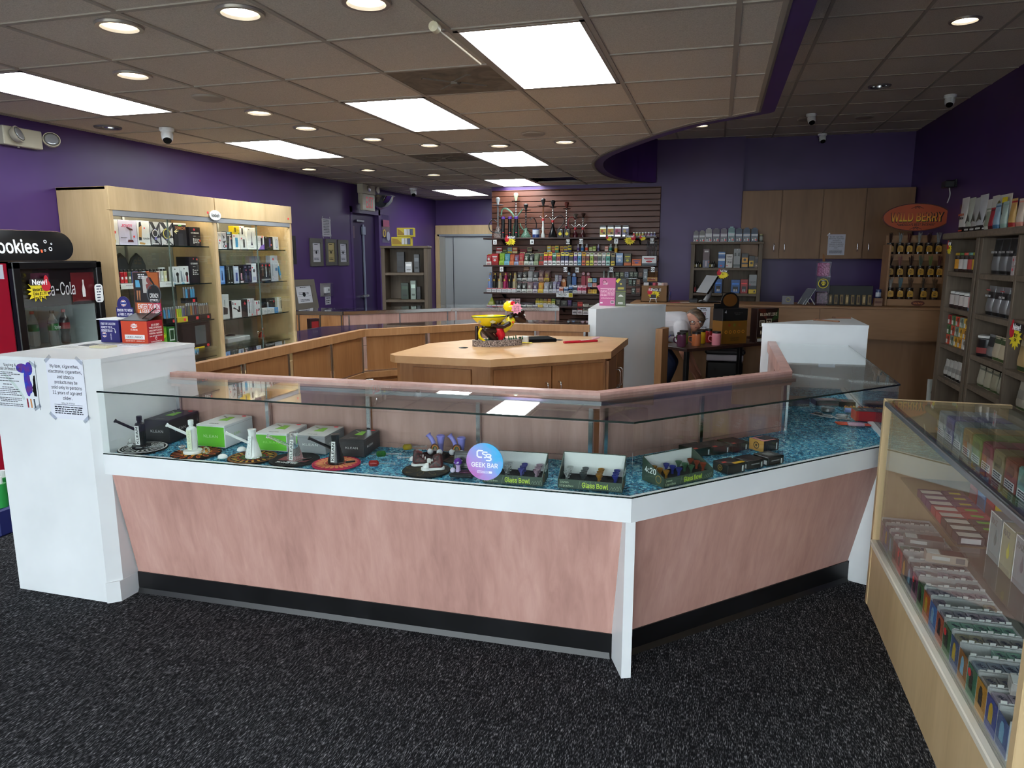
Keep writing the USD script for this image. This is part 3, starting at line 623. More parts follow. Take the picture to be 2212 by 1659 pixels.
# purple door in the left wall
d = structx('door_1','purple door with silver bar in the left wall')
dm = M('#33204c',.35)
obj('leaf',cb(-5.05,-5.01,9.22,10.03,0,2.2,.003),dm,d); obj('frame',cat(bx(-5.10,-4.944,9.16,9.22,0,2.28),bx(-5.10,-4.944,10.03,10.09,0,2.28),bx(-5.10,-4.944,9.16,10.09,2.20,2.28)),purple,d)
obj('lining',bx(-5.3,-5.1,9.1,10.15,0,2.3),dm,d)
obj('bar',cat(cb(-5.005,-4.985,9.60,9.635,.1,2.05,.003),cb(-5.005,-4.975,9.575,9.66,1.90,2.02,.004)),M('#9aa3b8',.35,.5),d); obj('closer',cb(-5.0,-4.97,9.40,9.62,2.08,2.11,.004),STEEL,d)
obj('handle',cat(cb(-5.01,-4.96,9.50,9.64,1.0,1.035,.006),cb(-4.975,-4.95,9.60,9.66,1.0,1.04,.006)),CHROME,d); obj('notice',bx(-5.009,-5.006,9.28,9.38,1.85,2.02),M('#6a5468',.7),d)
# dark cool box, fridge
t = thing('drinks_fridge','black glass door drinks fridge beside the tall case','fridge',(-4.3,3.87,0))
FW_,FD_,FH_ = .345,.62,1.565
obj('body',cat(bx(-FD_,-FD_ + .04,-FW_,FW_,.06,FH_),bx(-FD_,-.03,-FW_,-FW_ + .05,.06,FH_),bx(-FD_,-.03,FW_ - .05,FW_,.06,FH_),bx(-FD_,-.03,-FW_,FW_,FH_ - .30,FH_),bx(-FD_,-.03,-FW_,FW_,.06,.16)),M('#15151a',.3),t); obj('side_panel',bx(-FD_ + .02,-.035,-FW_ - .004,-FW_,.10,FH_ - .012),M('#b3122a',.3),t,'red side wrap'); obj('sticker',bx(-.30,-.06,-FW_ - .006,-FW_ - .004,FH_ - .11,FH_ - .02),PAPER,t)
dr = obj('door',cat(cb(-.03,.012,-FW_,-FW_ + .055,.10,FH_ - .004,.005),cb(-.03,.012,FW_ - .05,FW_,.10,FH_ - .004,.005),cb(-.03,.012,-FW_,FW_,FH_ - .05,FH_ - .004,.005),cb(-.03,.012,-FW_,FW_,.10,.16,.005)),M('#0b0b0d',.25),t)
obj('glass',bx(-.016,-.010,-FW_ + .055,FW_ - .05,.16,FH_ - .05),GLASS,dr)
obj('header_panel',bx(-.026,-.018,-FW_ + .055,FW_ - .05,FH_ - .30,FH_ - .05),M('#140a0d',.3),t); obj('red_panel',bx(-.0175,-.017,.10,FW_ - .05,FH_ - .28,FH_ - .08),M('#6d0f1b',.4),t)
_fr = lambda m,y,z: place(m,(-.009,y,z),(0,1,0),(0,0,1))
obj('lettering',cat(_fr(text('Coca-Cola',.085,.001,width=.30),-.03,FH_ - .185)),M('#c9c9cc',.5),t); obj('bottle_mark',_fr(prism(Polygon([(-.012,-.06),(.012,-.06),(.013,-.01),(.005,.03),(.005,.06),(-.005,.06),(-.005,.03),(-.013,-.01)]),0,.001),.19,FH_ - .19),M('#d8d8d8',.5),t)
obj('liner',cat(bx(-FD_ + .04,-FD_ + .05,-FW_ + .05,FW_ - .05,.16,FH_ - .30),bx(-FD_ + .05,-.035,FW_ - .056,FW_ - .050,.16,FH_ - .30)),M('#c7d2d2',.4),t)
# ================================================================ goods: builders
ORD = ['first','second','third','fourth','fifth','sixth','seventh','eighth','ninth','tenth','eleventh','twelfth','thirteenth','fourteenth','fifteenth','sixteenth','seventeenth','eighteenth','nineteenth','twentieth','twenty-first','twenty-second','twenty-third','twenty-fourth','twenty-fifth','twenty-sixth','twenty-seventh','twenty-eighth']
PART = {'r': 'colour_panel','t': 'lettering','c': 'sticker','p': 'picture','l': 'small_print'}
def art_mesh(a,w,h):
    """one printed mark on a face w x h, laid out in xy from the face's lower left corner at (-w/2, 0)"""
    k = a[0]
    if k == 'r': return bx(-w / 2 + a[1] * w,-w / 2 + a[2] * w,a[3] * h,a[4] * h,0,.0005)
    if k == 'c': return prism(ell(a[3] * w,a[3] * w,14,(-w / 2 + a[1] * w,a[2] * h)),0,.0009)
    if k == 'p': return prism(Polygon([(-w / 2 + x * w,y * h) for x,y in a[1]]).buffer(0),0,.0007)
    if k == 't': return mv(text(a[1],a[4] * h,.0009,True,width=a[6] * w if len(a) > 6 else None),(-w / 2 + a[2] * w,a[3] * h,0))
    if k == 'l': return lines([(a[3] * h + (a[4] - a[3]) * h * (i + .5) / a[5],a[7] if len(a) > 7 else 1.0) for i in range(a[5])],-w / 2 + a[1] * w,-w / 2 + a[2] * w,(a[4] - a[3]) * h / a[5] * .5,.0008,seed=int(abs(w * 1e4)) + a[5])
def colour_of(a): return a[6] if a[0] == 'l' else a[5] if a[0] in 'rt' else a[4] if a[0] == 'c' else a[2]
def add_art(t,art,w,h,y=0.0,z=0.0,x=0.0,lift=0.0002):
    for n,a in enumerate(art): obj(PART[a[0]],front(art_mesh(a,w,h),y - lift * (1 + .5 * n),x,z),M(colour_of(a),.4),t)
def pbox(name,label,cat_,loc,rz,w,d,h,color,art=(),group=None,rough=.38,rot=None,side=None):
    """carton: origin at the middle of its base, front at local -y"""
    t = thing(name,label,cat_,loc,rz,group,rot=rot)
    obj('carton',cb(-w / 2,w / 2,-d / 2,d / 2,0,h,min(.0015,w * .05)),M(color,rough),t)
    add_art(t,art,w,h,-d / 2)
    if side: obj('side_panel',bx(-w / 2 - .0006,-w / 2,-d / 2 + .001,d / 2 - .001,.001,h - .001),M(side,rough),t)
    return t
def bag_mesh(w,d,h,n=7,seal=.08):
    """standing foil bag: thick at the foot, pinched flat at the top"""
    V = []; F = []; rows = np.linspace(0,1,n + 1)
    for r in rows:
        th = d * (0.55 + .45 * min(1,r * 5)) * (1 - max(0,(r - .25) / (1 - seal - .25)) ** 1.3) if r < 1 - seal else .003
        th = max(th,.003); ww = w * (1 - .05 * math.sin(math.pi * min(1,r * 1.1)))
        for k in range(12):
            a = 2 * math.pi * k / 12; cx,cy = math.cos(a),math.sin(a)
            V.append((ww / 2 * np.sign(cx) * abs(cx) ** .6,th / 2 * np.sign(cy) * abs(cy) ** .9,r * h))
    for i in range(n):
        for k in range(12):
            p,q = i * 12 + k,i * 12 + (k + 1) % 12; F += [[p,q,q + 12],[p,q + 12,p + 12]]
    F += [[0,k + 1,k] for k in range(1,11)] + [[n * 12,n * 12 + k,n * 12 + k + 1] for k in range(1,11)]
    return TM(np.array(V),np.array(F),process=False)
def bag(name,label,cat_,loc,rz,w,d,h,color,bands=(),group=None,metal=0.0,rough=.35,art=()):
    """bands: (z0, z1, colour) printed zones that wrap the bag"""
    t = thing(name,label,cat_,loc,rz,group)
    m = bag_mesh(w,d,h); obj('bag',m,M(color,rough,metal),t,smooth=50)
    for z0,z1,c in bands:
        zz = np.linspace(z0,z1,5); base = bag_mesh(w,d,h,40); v = np.asarray(base.vertices).reshape(-1,12,3); hs = v[:,0,2]
        rows = [np.array([[np.interp(z * h,hs,v[:41,k,j]) for j in range(3)] for k in range(12)]) for z in zz] if False else [np.stack([np.interp(z * h,hs,v[:,k,j]) for k in range(12) for j in range(3)]).reshape(12,3) for z in zz]
        V = np.concatenate(rows) * np.array([1.006,1.03,1]) + 0; F = []
        V[:,1] += np.sign(V[:,1]) * .0006
        for i in range(4):
            for k in range(12):
                p,q = i * 12 + k,i * 12 + (k + 1) % 12; F += [[p,q,q + 12],[p,q + 12,p + 12]]
        obj('printed_band',TM(V,np.array(F),process=False),M(c,.4),t,smooth=50)
    add_art(t,art,w,h,-d * .5 - .002)
    return t
def bottle(name,label,cat_,loc,r,h,color,lab=None,cap='#111111',group=None,neck=.35,rough=.2,glass=None,z0=.12,z1=.6,capz=.82,n=14):
    t = thing(name,label,cat_,loc,0,group); nr = r * neck
    prof = [(r * .9,0),(r,h * .03),(r,h * .60),(r * .85,h * .68),(nr,h * .78),(nr,h * .93)]
    obj('bottle',lathe(prof,n),glass or M(color,rough),t,smooth=50)
    if lab: obj('label',lathe([(r * 1.015,h * z0),(r * 1.015,h * z1)],n,open=True),M(lab,.5),t,smooth=True)
    obj('cap',lathe([(nr * 1.25,h * capz),(nr * 1.25,h * .985),(nr,h)],n),M(cap,.4),t,smooth=40)
    return t
def jar(name,label,cat_,loc,r,h,color,lab=None,lid='#141414',group=None,glass=None,lidh=.16,z0=.15,z1=.65,metal=0.0,n=16,rough=.25):
    t = thing(name,label,cat_,loc,0,group)
    obj('jar',lathe([(r * .93,0),(r,h * .04),(r,h * (.92 - lidh)),(r * .88,h * (1 - lidh))],n),glass or M(color,rough),t,smooth=50)
    if lab: obj('label',lathe([(r * 1.012,h * z0),(r * 1.012,h * z1)],n,open=True),M(lab,.5),t,smooth=True)
    obj('lid',lathe([(r * .96,h * (1 - lidh)),(r * .98,h * (1 - lidh)),(r * .98,h * .985),(r * .9,h)],n),M(lid,.35,metal),t,smooth=40)
    return t
def starcard(name,label,loc,w,rz=0,words=('New!',),price=None,head='#c5182e',body='#f4dc2a',headtxt='#ffffff',cat_='price sign',headpos=(-.28,.18),rx=None):
    """spiky yellow price card with a red blob beside it and hand lettering"""
    t = thing(name,label,cat_,loc,rz,'starburst price cards' if body == '#f4dc2a' else None)
    obj('star',front(prism(affinity.scale(star(13,w * .26,w * .40,.2,seed=len(label)),1.1,.85),0,.0025),-.0),M(body,.6),t)
    obj('balloon',front(mv(prism(unary_union([ell(w * .17,w * .19,16,(0,-.02 * w)),ell(w * .08,w * .16,12,(.02 * w,.16 * w))]),.0026,.0045),(headpos[0] * w,headpos[1] * w,0))),M(head,.6),t)
    obj('heading',front(mv(text(words[0],w * .17,.001,True),(.05 * w,.30 * w,.0046))),M(headtxt,.6),t)
    obj('heading_shadow',front(mv(prism(rrect(-w * .32,w * .42,.20 * w,.41 * w,w * .05),.003,.0044),(0,0,0))),M('#22151a',.6),t)
    if price:
        for i,p in enumerate(price): obj('handwriting',front(mv(text(p,w * .10,.0012,width=min(w * .48,w * .075 * len(p))),(.02 * w,(.06 - .135 * i) * w,.0028))),INK,t)
    return t
# ================================================================ goods: sizes (centre, width, base height, height in metres), kinds and colours
SHELF2 = [
    (-3.178,0.08,1.47,0.155,'p','#b3202a','#e9e6df','#e3c01f','red and white snack pouch carton'),
    (-3.085,0.101,1.47,0.161,'x','#b01e26','#d9cfcb','#8c141b','tall red carton with white foot'),
    (-2.985,0.079,1.474,0.181,'p','#7fae2a','#9fc94a','#39641a','lime green pouch carton'),
    (-2.907,0.078,1.474,0.169,'p','#4b97a6','#8ccbe0','#20343c','light blue pouch carton'),
    (-2.835,0.066,1.474,0.163,'p','#c2542c','#e08a5a','#8d2d1a','orange pouch carton'),
    (-2.766,0.065,1.474,0.15,'p','#7e4a63','#9fb9dd','#c23a3a','blue and red pouch carton'),
    (-2.695,0.074,1.475,0.18,'p','#a8222e','#b98468','#e8dfb0','crimson pouch carton'),
    (-2.618,0.067,1.475,0.167,'p','#2f4732','#dfe4d8','#ece6c2','dark green pouch carton with white figure'),
    (-2.548,0.068,1.475,0.161,'p','#1b1c1c','#c9cfcb','#e8e2c0','black pouch carton with white figure'),
    (-2.475,0.069,1.475,0.17,'p','#66755a','#9fb08c','#d9d5a5','sage green pouch carton'),
    (-2.403,0.066,1.476,0.166,'p','#3c4b36','#b9322b','#e7e1bd','dark green pouch carton with red foot'),
    (-2.336,0.058,1.476,0.178,'q','#b42a35','#e8e8e6','#e5c423','white and red packet carton'),
    (-2.273,0.055,1.476,0.183,'q','#c22a45','#e8e8e6','#e5c423','white and crimson packet carton'),
    (-2.213,0.054,1.476,0.171,'q','#1f6a4c','#dfe9e4','#b9d2c2','white and green packet carton'),
    (-2.153,0.056,1.477,0.171,'q','#8d3440','#e8e4e0','#d8b62a','white and maroon packet carton'),
    (-2.092,0.054,1.477,0.18,'q','#232a5a','#e2e4ea','#e5d65a','white and navy packet carton'),
    (-2.034,0.054,1.477,0.179,'q','#2b3168','#e2e4ea','#e5d65a','white and indigo packet carton'),
    (-1.972,0.058,1.477,0.17,'q','#26241f','#d8d6d2','#d8b62a','white and black packet carton'),
    (-1.91,0.049,1.48,0.176,'q','#6a3f9b','#e4e0e4','#e9e3c5','purple foil packet carton'),
    (-1.853,0.052,1.48,0.176,'q','#2f86b4','#8fc0d8','#e9e9dd','blue foil packet carton'),
    (-1.794,0.053,1.478,0.178,'q','#8a4a22','#dd6a48','#d9a81f','orange foil packet carton'),
    (-1.738,0.047,1.481,0.175,'q','#7d2b22','#e3c93b','#f0e9d0','red and yellow foil packet carton'),
    (-1.683,0.052,1.481,0.175,'q','#8fa92a','#d9df5a','#eef0da','lime foil packet carton'),
    (-1.626,0.053,1.481,0.174,'q','#5a2730','#d8b5bb','#eee3da','brown and pink foil packet carton'),
    (-1.571,0.053,1.481,0.174,'q','#4c5450','#cfd2d0','#e9e3c5','grey foil packet carton'),
    (-1.514,0.052,1.481,0.174,'q','#9aa3a0','#e2d6da','#e9e9e0','silver foil packet carton'),
    (-1.456,0.055,1.482,0.174,'q','#2f9a8a','#b9e2da','#f0ecc8','teal foil packet carton'),
    (-1.389,0.057,1.482,0.162,'q','#2a2417','#e0c23a','#a99a6a','black and yellow packet carton'),
    (-1.3,0.102,1.485,0.167,'x','#7f9fc4','#e4e8ee','#33496e','light blue box with dark lettering'),
    (-1.189,0.101,1.488,0.161,'x','#3a3a22','#b9b22a','#c8632a','dark green and yellow box'),
    (-1.066,0.133,1.483,0.087,'x','#cc5a22','#1f4f9a','#e07a3a','orange box with blue lid'),
    (-0.898,0.202,1.489,0.129,'x','#d9d9dc','#b02a35','#46525a','wide white box with red edge'),
]
SHELF2B = [
    (-3.073,0.096,1.637,0.09,'k','#9a1f28','#d8c8c8','','red back card'),
    (-2.989,0.067,1.637,0.057,'k','#3f5526','#8a9a5a','','olive back card'),
    (-2.913,0.069,1.637,0.083,'k','#7fb0c4','#d9c93a','','blue back card with yellow strip'),
    (-2.837,0.079,1.637,0.086,'k','#c05a3a','#f0dca0','','orange back card'),
    (-2.709,0.103,1.637,0.059,'k','#8f2028','#5a1a20','','dark red back card'),
    (-2.617,0.075,1.637,0.086,'k','#9a8f68','#2a2622','','beige back card'),
    (-2.434,0.129,1.637,0.065,'k','#4a4f38','#6a2a2a','','dark olive back card'),
    (-2.331,0.058,1.648,0.094,'k','#d9b52a','#a9c4c4','','yellow header card over grey'),
    (-2.27,0.051,1.648,0.085,'k','#cfa52a','#b03a4a','','yellow header card over red'),
    (-2.215,0.057,1.648,0.094,'k','#dcc03a','#3a8a6a','','yellow header card over green'),
    (-2.145,0.052,1.648,0.085,'k','#c79a2a','#8a3a2a','','yellow header card over maroon'),
    (-2.089,0.054,1.648,0.085,'k','#cfae2a','#3a3a78','','yellow header card over indigo'),
    (-2.031,0.055,1.648,0.099,'k','#dcc83a','#2a2a5a','','yellow header card over navy'),
    (-1.91,0.045,1.668,0.093,'b','#5a3f7a','#c9c2cc','','purple tipped pod'),
    (-1.85,0.05,1.668,0.093,'b','#2f6fae','#b9c2cc','','blue tipped pod'),
    (-1.788,0.057,1.668,0.098,'b','#d8452a','#cfc9cc','','red tipped pod'),
    (-1.731,0.05,1.668,0.055,'k','#9fae3a','#d9dcb0','','lime card'),
    (-1.679,0.046,1.668,0.066,'k','#8fa82a','#c9d08a','','green card'),
    (-1.623,0.04,1.668,0.092,'b','#4a3a6a','#b9b2cc','','violet tipped pod'),
    (-1.507,0.05,1.667,0.066,'k','#d88a78','#e9cfc4','','salmon card'),
    (-1.45,0.058,1.667,0.095,'b','#2f8a78','#c9d2cc','','teal tipped pod'),
    (-1.375,0.062,1.639,0.129,'b','#d8a52a','#c9c2a8','','yellow tipped pod'),
]
SHELF3 = [
    (-3.17,0.072,1.082,0.202,'c','#7f93c2','#d9d9dc','','blue cone tube carton'),
    (-3.094,0.072,1.083,0.202,'c','#2a2620','#d9d9dc','#d8b62a','black and yellow cone tube carton'),
    (-3.017,0.072,1.084,0.201,'c','#b0a58a','#d9d9dc','','beige cone tube carton'),
    (-2.936,0.078,1.085,0.201,'c','#a8285a','#d9d9dc','','magenta cone tube carton'),
    (-2.864,0.062,1.086,0.201,'c','#1f1f20','#d9d9dc','','black cone tube carton'),
    (-2.798,0.067,1.087,0.2,'c','#b8aa88','#d9d9dc','','tan cone tube carton'),
    (-2.727,0.075,1.088,0.146,'p','#23201e','#cfd2d2','#b98f93','black pouch carton'),
    (-2.65,0.072,1.089,0.146,'p','#2c2822','#d9dcd8','#c9a5a0','dark pouch carton with pale disc'),
    (-2.568,0.087,1.09,0.149,'p','#7d6468','#d4d6c8','#b88a90','mauve pouch carton'),
    (-2.485,0.075,1.091,0.145,'p','#4a3a5a','#dad4da','#b9a8c2','violet pouch carton with yellow disc'),
    (-2.406,0.077,1.092,0.151,'p','#c98a2a','#e2c84a','#b07a2a','amber and yellow pouch carton'),
    (-2.326,0.076,1.093,0.148,'p','#8f8f96','#d9dadd','#c2b0b8','grey pouch carton'),
    (-2.259,0.047,1.094,0.156,'p','#2a2a2c','#c9ccd0','#8a8f92','narrow charcoal pouch carton'),
    (-2.206,0.055,1.095,0.162,'p','#8f8aa8','#d4d6da','#b5b0c4','lavender pouch carton'),
    (-2.152,0.045,1.096,0.162,'p','#4d3566','#cfd0d4','#8a7aa0','narrow purple pouch carton'),
    (-2.106,0.06,1.096,0.091,'q','#b5522a','#c9ccd0','#d9d4d0','orange window carton'),
    (-2.039,0.06,1.097,0.091,'q','#3a5f8f','#c9ccd0','#dde2e8','steel blue window carton'),
    (-1.973,0.06,1.098,0.091,'q','#34589a','#c9ccd0','#dde2ee','blue window carton'),
    (-1.97,0.058,1.093,0.116,'q','#3f6fae','#c9d0da','#dfe4ea','sky blue window carton'),
    (-1.907,0.059,1.094,0.116,'q','#2a3142','#c9ccd0','#dfe0e2','slate window carton'),
    (-1.843,0.062,1.094,0.112,'q','#c2285a','#d4c4ca','#ead8de','pink window carton'),
    (-1.778,0.063,1.095,0.112,'q','#b52252','#d4c4ca','#ead8de','raspberry window carton'),
    (-1.702,0.062,1.237,0.054,'x','#d4d29a','#8f8a62','#b9b58a','small cream box'),
    (-1.637,0.061,1.238,0.054,'x','#5a8fb0','#34587a','#88b0c8','small blue box'),
    (-1.701,0.062,1.173,0.054,'x','#8fa3b5','#5a6f82','#a9bac8','small grey blue box'),
    (-1.636,0.062,1.174,0.054,'x','#d08a80','#a05048','#e0aaa2','small salmon box'),
    (-1.699,0.062,1.106,0.054,'x','#c9962a','#6a4a1a','#e0b85a','small amber box'),
    (-1.634,0.062,1.107,0.054,'x','#d9b22a','#7a5a1a','#e8cc5a','small yellow box'),
    (-1.143,0.055,1.192,0.094,'x','#2a3a2c','#8aa08a','#1d261e','dark green box with pale mark'),
    (-1.091,0.042,1.193,0.088,'x','#22301f','#cfd8cf','#1d261e','narrow dark green box'),
    (-1.036,0.056,1.193,0.094,'x','#5a3526','#a8744a','#3a2218','brown box'),
    (-1.099,0.057,1.098,0.088,'x','#263024','#c0ccc0','#1d261e','low dark green box'),
    (-1.034,0.066,1.099,0.088,'x','#5f3026','#9a5a42','#3a2018','low rust brown box'),
]
SHELF3B = [
    (-2.759,0.079,1.237,0.138,'p','#2a2224','#cfd2d2','#b57a82','black pouch carton with pink arch'),
    (-2.677,0.078,1.237,0.15,'p','#2a261c','#dcd9d0','#d8843a','yellow and orange pouch carton'),
    (-2.596,0.078,1.238,0.155,'p','#a8aaa8','#d9dadc','#d4b8bc','silver pouch carton'),
    (-2.515,0.078,1.239,0.14,'p','#38363a','#cfd2d2','#c48a92','charcoal pouch carton with pink arch'),
    (-2.433,0.081,1.24,0.161,'p','#6a3a3a','#d8b09a','#b57a7a','rust pouch carton'),
    (-2.349,0.08,1.241,0.148,'p','#7a4a3a','#cfb03a','#b9808a','brown and yellow pouch carton'),
    (-2.208,0.049,1.248,0.086,'x','#8f8f9a','#bdbdc6','#aaaab4','grey box'),
    (-2.156,0.049,1.248,0.083,'x','#7a6a80','#a898ae','#8f8098','mauve box'),
    (-2.659,0.084,1.396,0.045,'k','#a8764a','#d8b0a0','','brown header card'),
    (-2.573,0.081,1.397,0.051,'k','#8f8a8a','#b5b0b2','','grey header card'),
    (-2.111,0.073,1.092,0.187,'d','#d07a3a','#e8c8a8','','orange topped carton'),
    (-2.034,0.058,1.093,0.281,'d','#2f3f52','#b9c2cc','','navy carton with round top'),
    (-1.96,0.066,1.089,0.272,'d','#2f62a8','#a9c0dc','','blue carton with round top'),
    (-1.826,0.063,1.091,0.287,'d','#a81f3a','#d8b0b8','','red carton with round top'),
    (-1.757,0.062,1.092,0.28,'d','#9a1f38','#d0a8b0','','crimson carton with round top'),
    (-1.533,0.052,1.095,0.3,'b','#4a504a','#9aa09a','','grey spray bottle'),
    (-1.468,0.052,1.096,0.306,'b','#4f534c','#a0a49c','','silver spray bottle'),
    (-1.399,0.048,1.097,0.277,'b','#3a3f38','#888c84','','dark spray bottle'),
    (-1.342,0.059,1.302,0.076,'x','#3a4a2f','#9aa87a','#2a3622','upper olive box'),
    (-1.278,0.06,1.302,0.076,'x','#5a5f42','#b0b48a','#44482f','upper khaki box'),
    (-1.214,0.06,1.303,0.079,'x','#8a94a8','#26303f','#5a6478','upper slate box'),
    (-1.149,0.057,1.303,0.082,'x','#34402c','#b9c0aa','#252e20','upper green box with white mark'),
    (-1.088,0.058,1.304,0.079,'x','#2c3828','#98a48e','#222b1f','upper forest green box'),
    (-1.021,0.063,1.304,0.075,'x','#4a2c1c','#7a4a30','#382012','upper dark brown box'),
    (-0.955,0.06,1.242,0.179,'x','#8a9298','#c9ced2','#5a636a','silver pouch'),
    (-0.858,0.134,1.255,0.138,'cig','#6a4a2a','#c0a05a','#9a3a22','box of cigars'),
]
SHELF4 = [
    (-3.148,0.109,0.909,0.116,'tri','#9fa83a','#d0d48a','','lime green pyramid display'),
    (-3.058,0.057,0.914,0.064,'x','#1a1a1c','#6a6a6a','#111113','black tin'),
    (-3.007,0.043,0.915,0.064,'x','#1d1b1f','#777777','#111113','narrow black tin'),
    (-2.955,0.054,0.916,0.073,'x','#221d22','#7a7076','#151216','dark plum tin'),
    (-2.898,0.066,0.914,0.082,'x','#8a5a42','#d8ccc0','#b5a090','brown and white carton'),
    (-2.821,0.076,0.915,0.093,'x','#d0b0b8','#3a2a2c','#e4dcdc','pink and white carton'),
    (-2.745,0.069,0.916,0.093,'x','#d8b4ba','#3a2a2c','#e8e2e0','pale pink carton'),
    (-2.597,0.221,0.919,0.042,'x','#1c181c','#7a6a74','#3a3238','low dark tray of tins'),
    (-2.452,0.056,0.913,0.102,'q','#c9b42a','#cfd0c8','#2a2a1a','yellow fan carton'),
    (-2.396,0.054,0.914,0.101,'q','#b5a42a','#cfd0c8','#2a2a1a','mustard fan carton'),
    (-2.338,0.055,0.915,0.101,'q','#b09a3a','#cfc8d0','#4a2a4a','yellow and purple fan carton'),
    (-2.279,0.052,0.916,0.101,'q','#c2a03a','#cfd0c8','#7a2a1a','yellow and red fan carton'),
    (-2.219,0.055,0.917,0.101,'q','#a8a83a','#cfd0c8','#1f5a2a','yellow and green fan carton'),
    (-2.15,0.07,0.909,0.095,'x','#26241f','#8a8472','#1a1814','black carton'),
    (-2.064,0.091,0.911,0.083,'x','#2a2a26','#7a7a70','#1c1c18','wide black carton'),
    (-1.988,0.06,0.912,0.088,'x','#3a2458','#6a4a8a','#281840','purple carton'),
]
SHELF5 = [
    (-1.91,0.07,0.786,0.172,'q','#2a2628','#cfc8c8','#4a4a4c','black striped carton'),
    (-1.836,0.073,0.787,0.178,'q','#9a1f22','#cfc8c8','#c03a32','red striped carton'),
    (-1.754,0.085,0.789,0.152,'q','#8a8578','#cfc8c8','#c4beb0','grey striped carton'),
    (-1.667,0.082,0.791,0.139,'q','#7a7568','#cfc8c8','#a8a294','brown striped carton'),
]
CASE_A = [
    (4.641,0.096,1.714,0.196),
    (4.784,0.19,1.715,0.196),
    (4.95,0.136,1.718,0.2),
    (5.074,0.111,1.719,0.195),
    (5.208,0.151,1.719,0.197),
    (5.372,0.159,1.72,0.198),
    (5.557,0.148,1.721,0.17),
]
CASE_B = [
    (5.199,0.062,1.467,0.146),
    (5.292,0.113,1.434,0.152),
    (5.407,0.117,1.432,0.155),
    (5.542,0.132,1.43,0.237),
]
CASE_C = [
    (5.893,0.051,1.688,0.157),
    (5.955,0.072,1.689,0.162),
    (6.036,0.087,1.688,0.168),
    (6.138,0.112,1.687,0.145),
    (6.151,0.096,1.834,0.08),
    (6.248,0.098,1.688,0.127),
    (6.241,0.074,1.817,0.1),
    (6.369,0.139,1.685,0.216),
    (6.522,0.145,1.685,0.141),
    (6.673,0.146,1.686,0.134),
    (6.801,0.1,1.688,0.137),
]
CASE_D = [
    (5.911,0.082,1.335,0.17),
    (6.007,0.104,1.332,0.176),
    (6.105,0.081,1.328,0.166),
    (6.184,0.07,1.325,0.176),
    (6.254,0.063,1.323,0.178),
    (6.32,0.063,1.32,0.179),
    (6.39,0.082,1.318,0.19),
    (6.461,0.053,1.32,0.196),
    (6.587,0.186,1.324,0.195),
    (6.749,0.13,1.324,0.27),
    (6.583,0.195,1.329,0.264),
]
CASE_E = [
    (5.913,0.106,0.959,0.235),
    (6.076,0.151,0.964,0.167),
    (6.203,0.093,0.958,0.17),
    (6.276,0.06,0.957,0.172),
    (6.336,0.054,0.952,0.173),
    (6.403,0.08,1.034,0.065),
    (6.413,0.107,0.957,0.074),
    (6.603,0.267,0.969,0.059),
    (6.731,0.167,0.976,0.153),
    (6.877,0.12,0.962,0.156),
]
def shade(c,k):
    h = c.lstrip('#'); return '#' + ''.join('%02x' % max(0,min(255,int(int(h[i:i + 2],16) * k))) for i in (0,2,4))
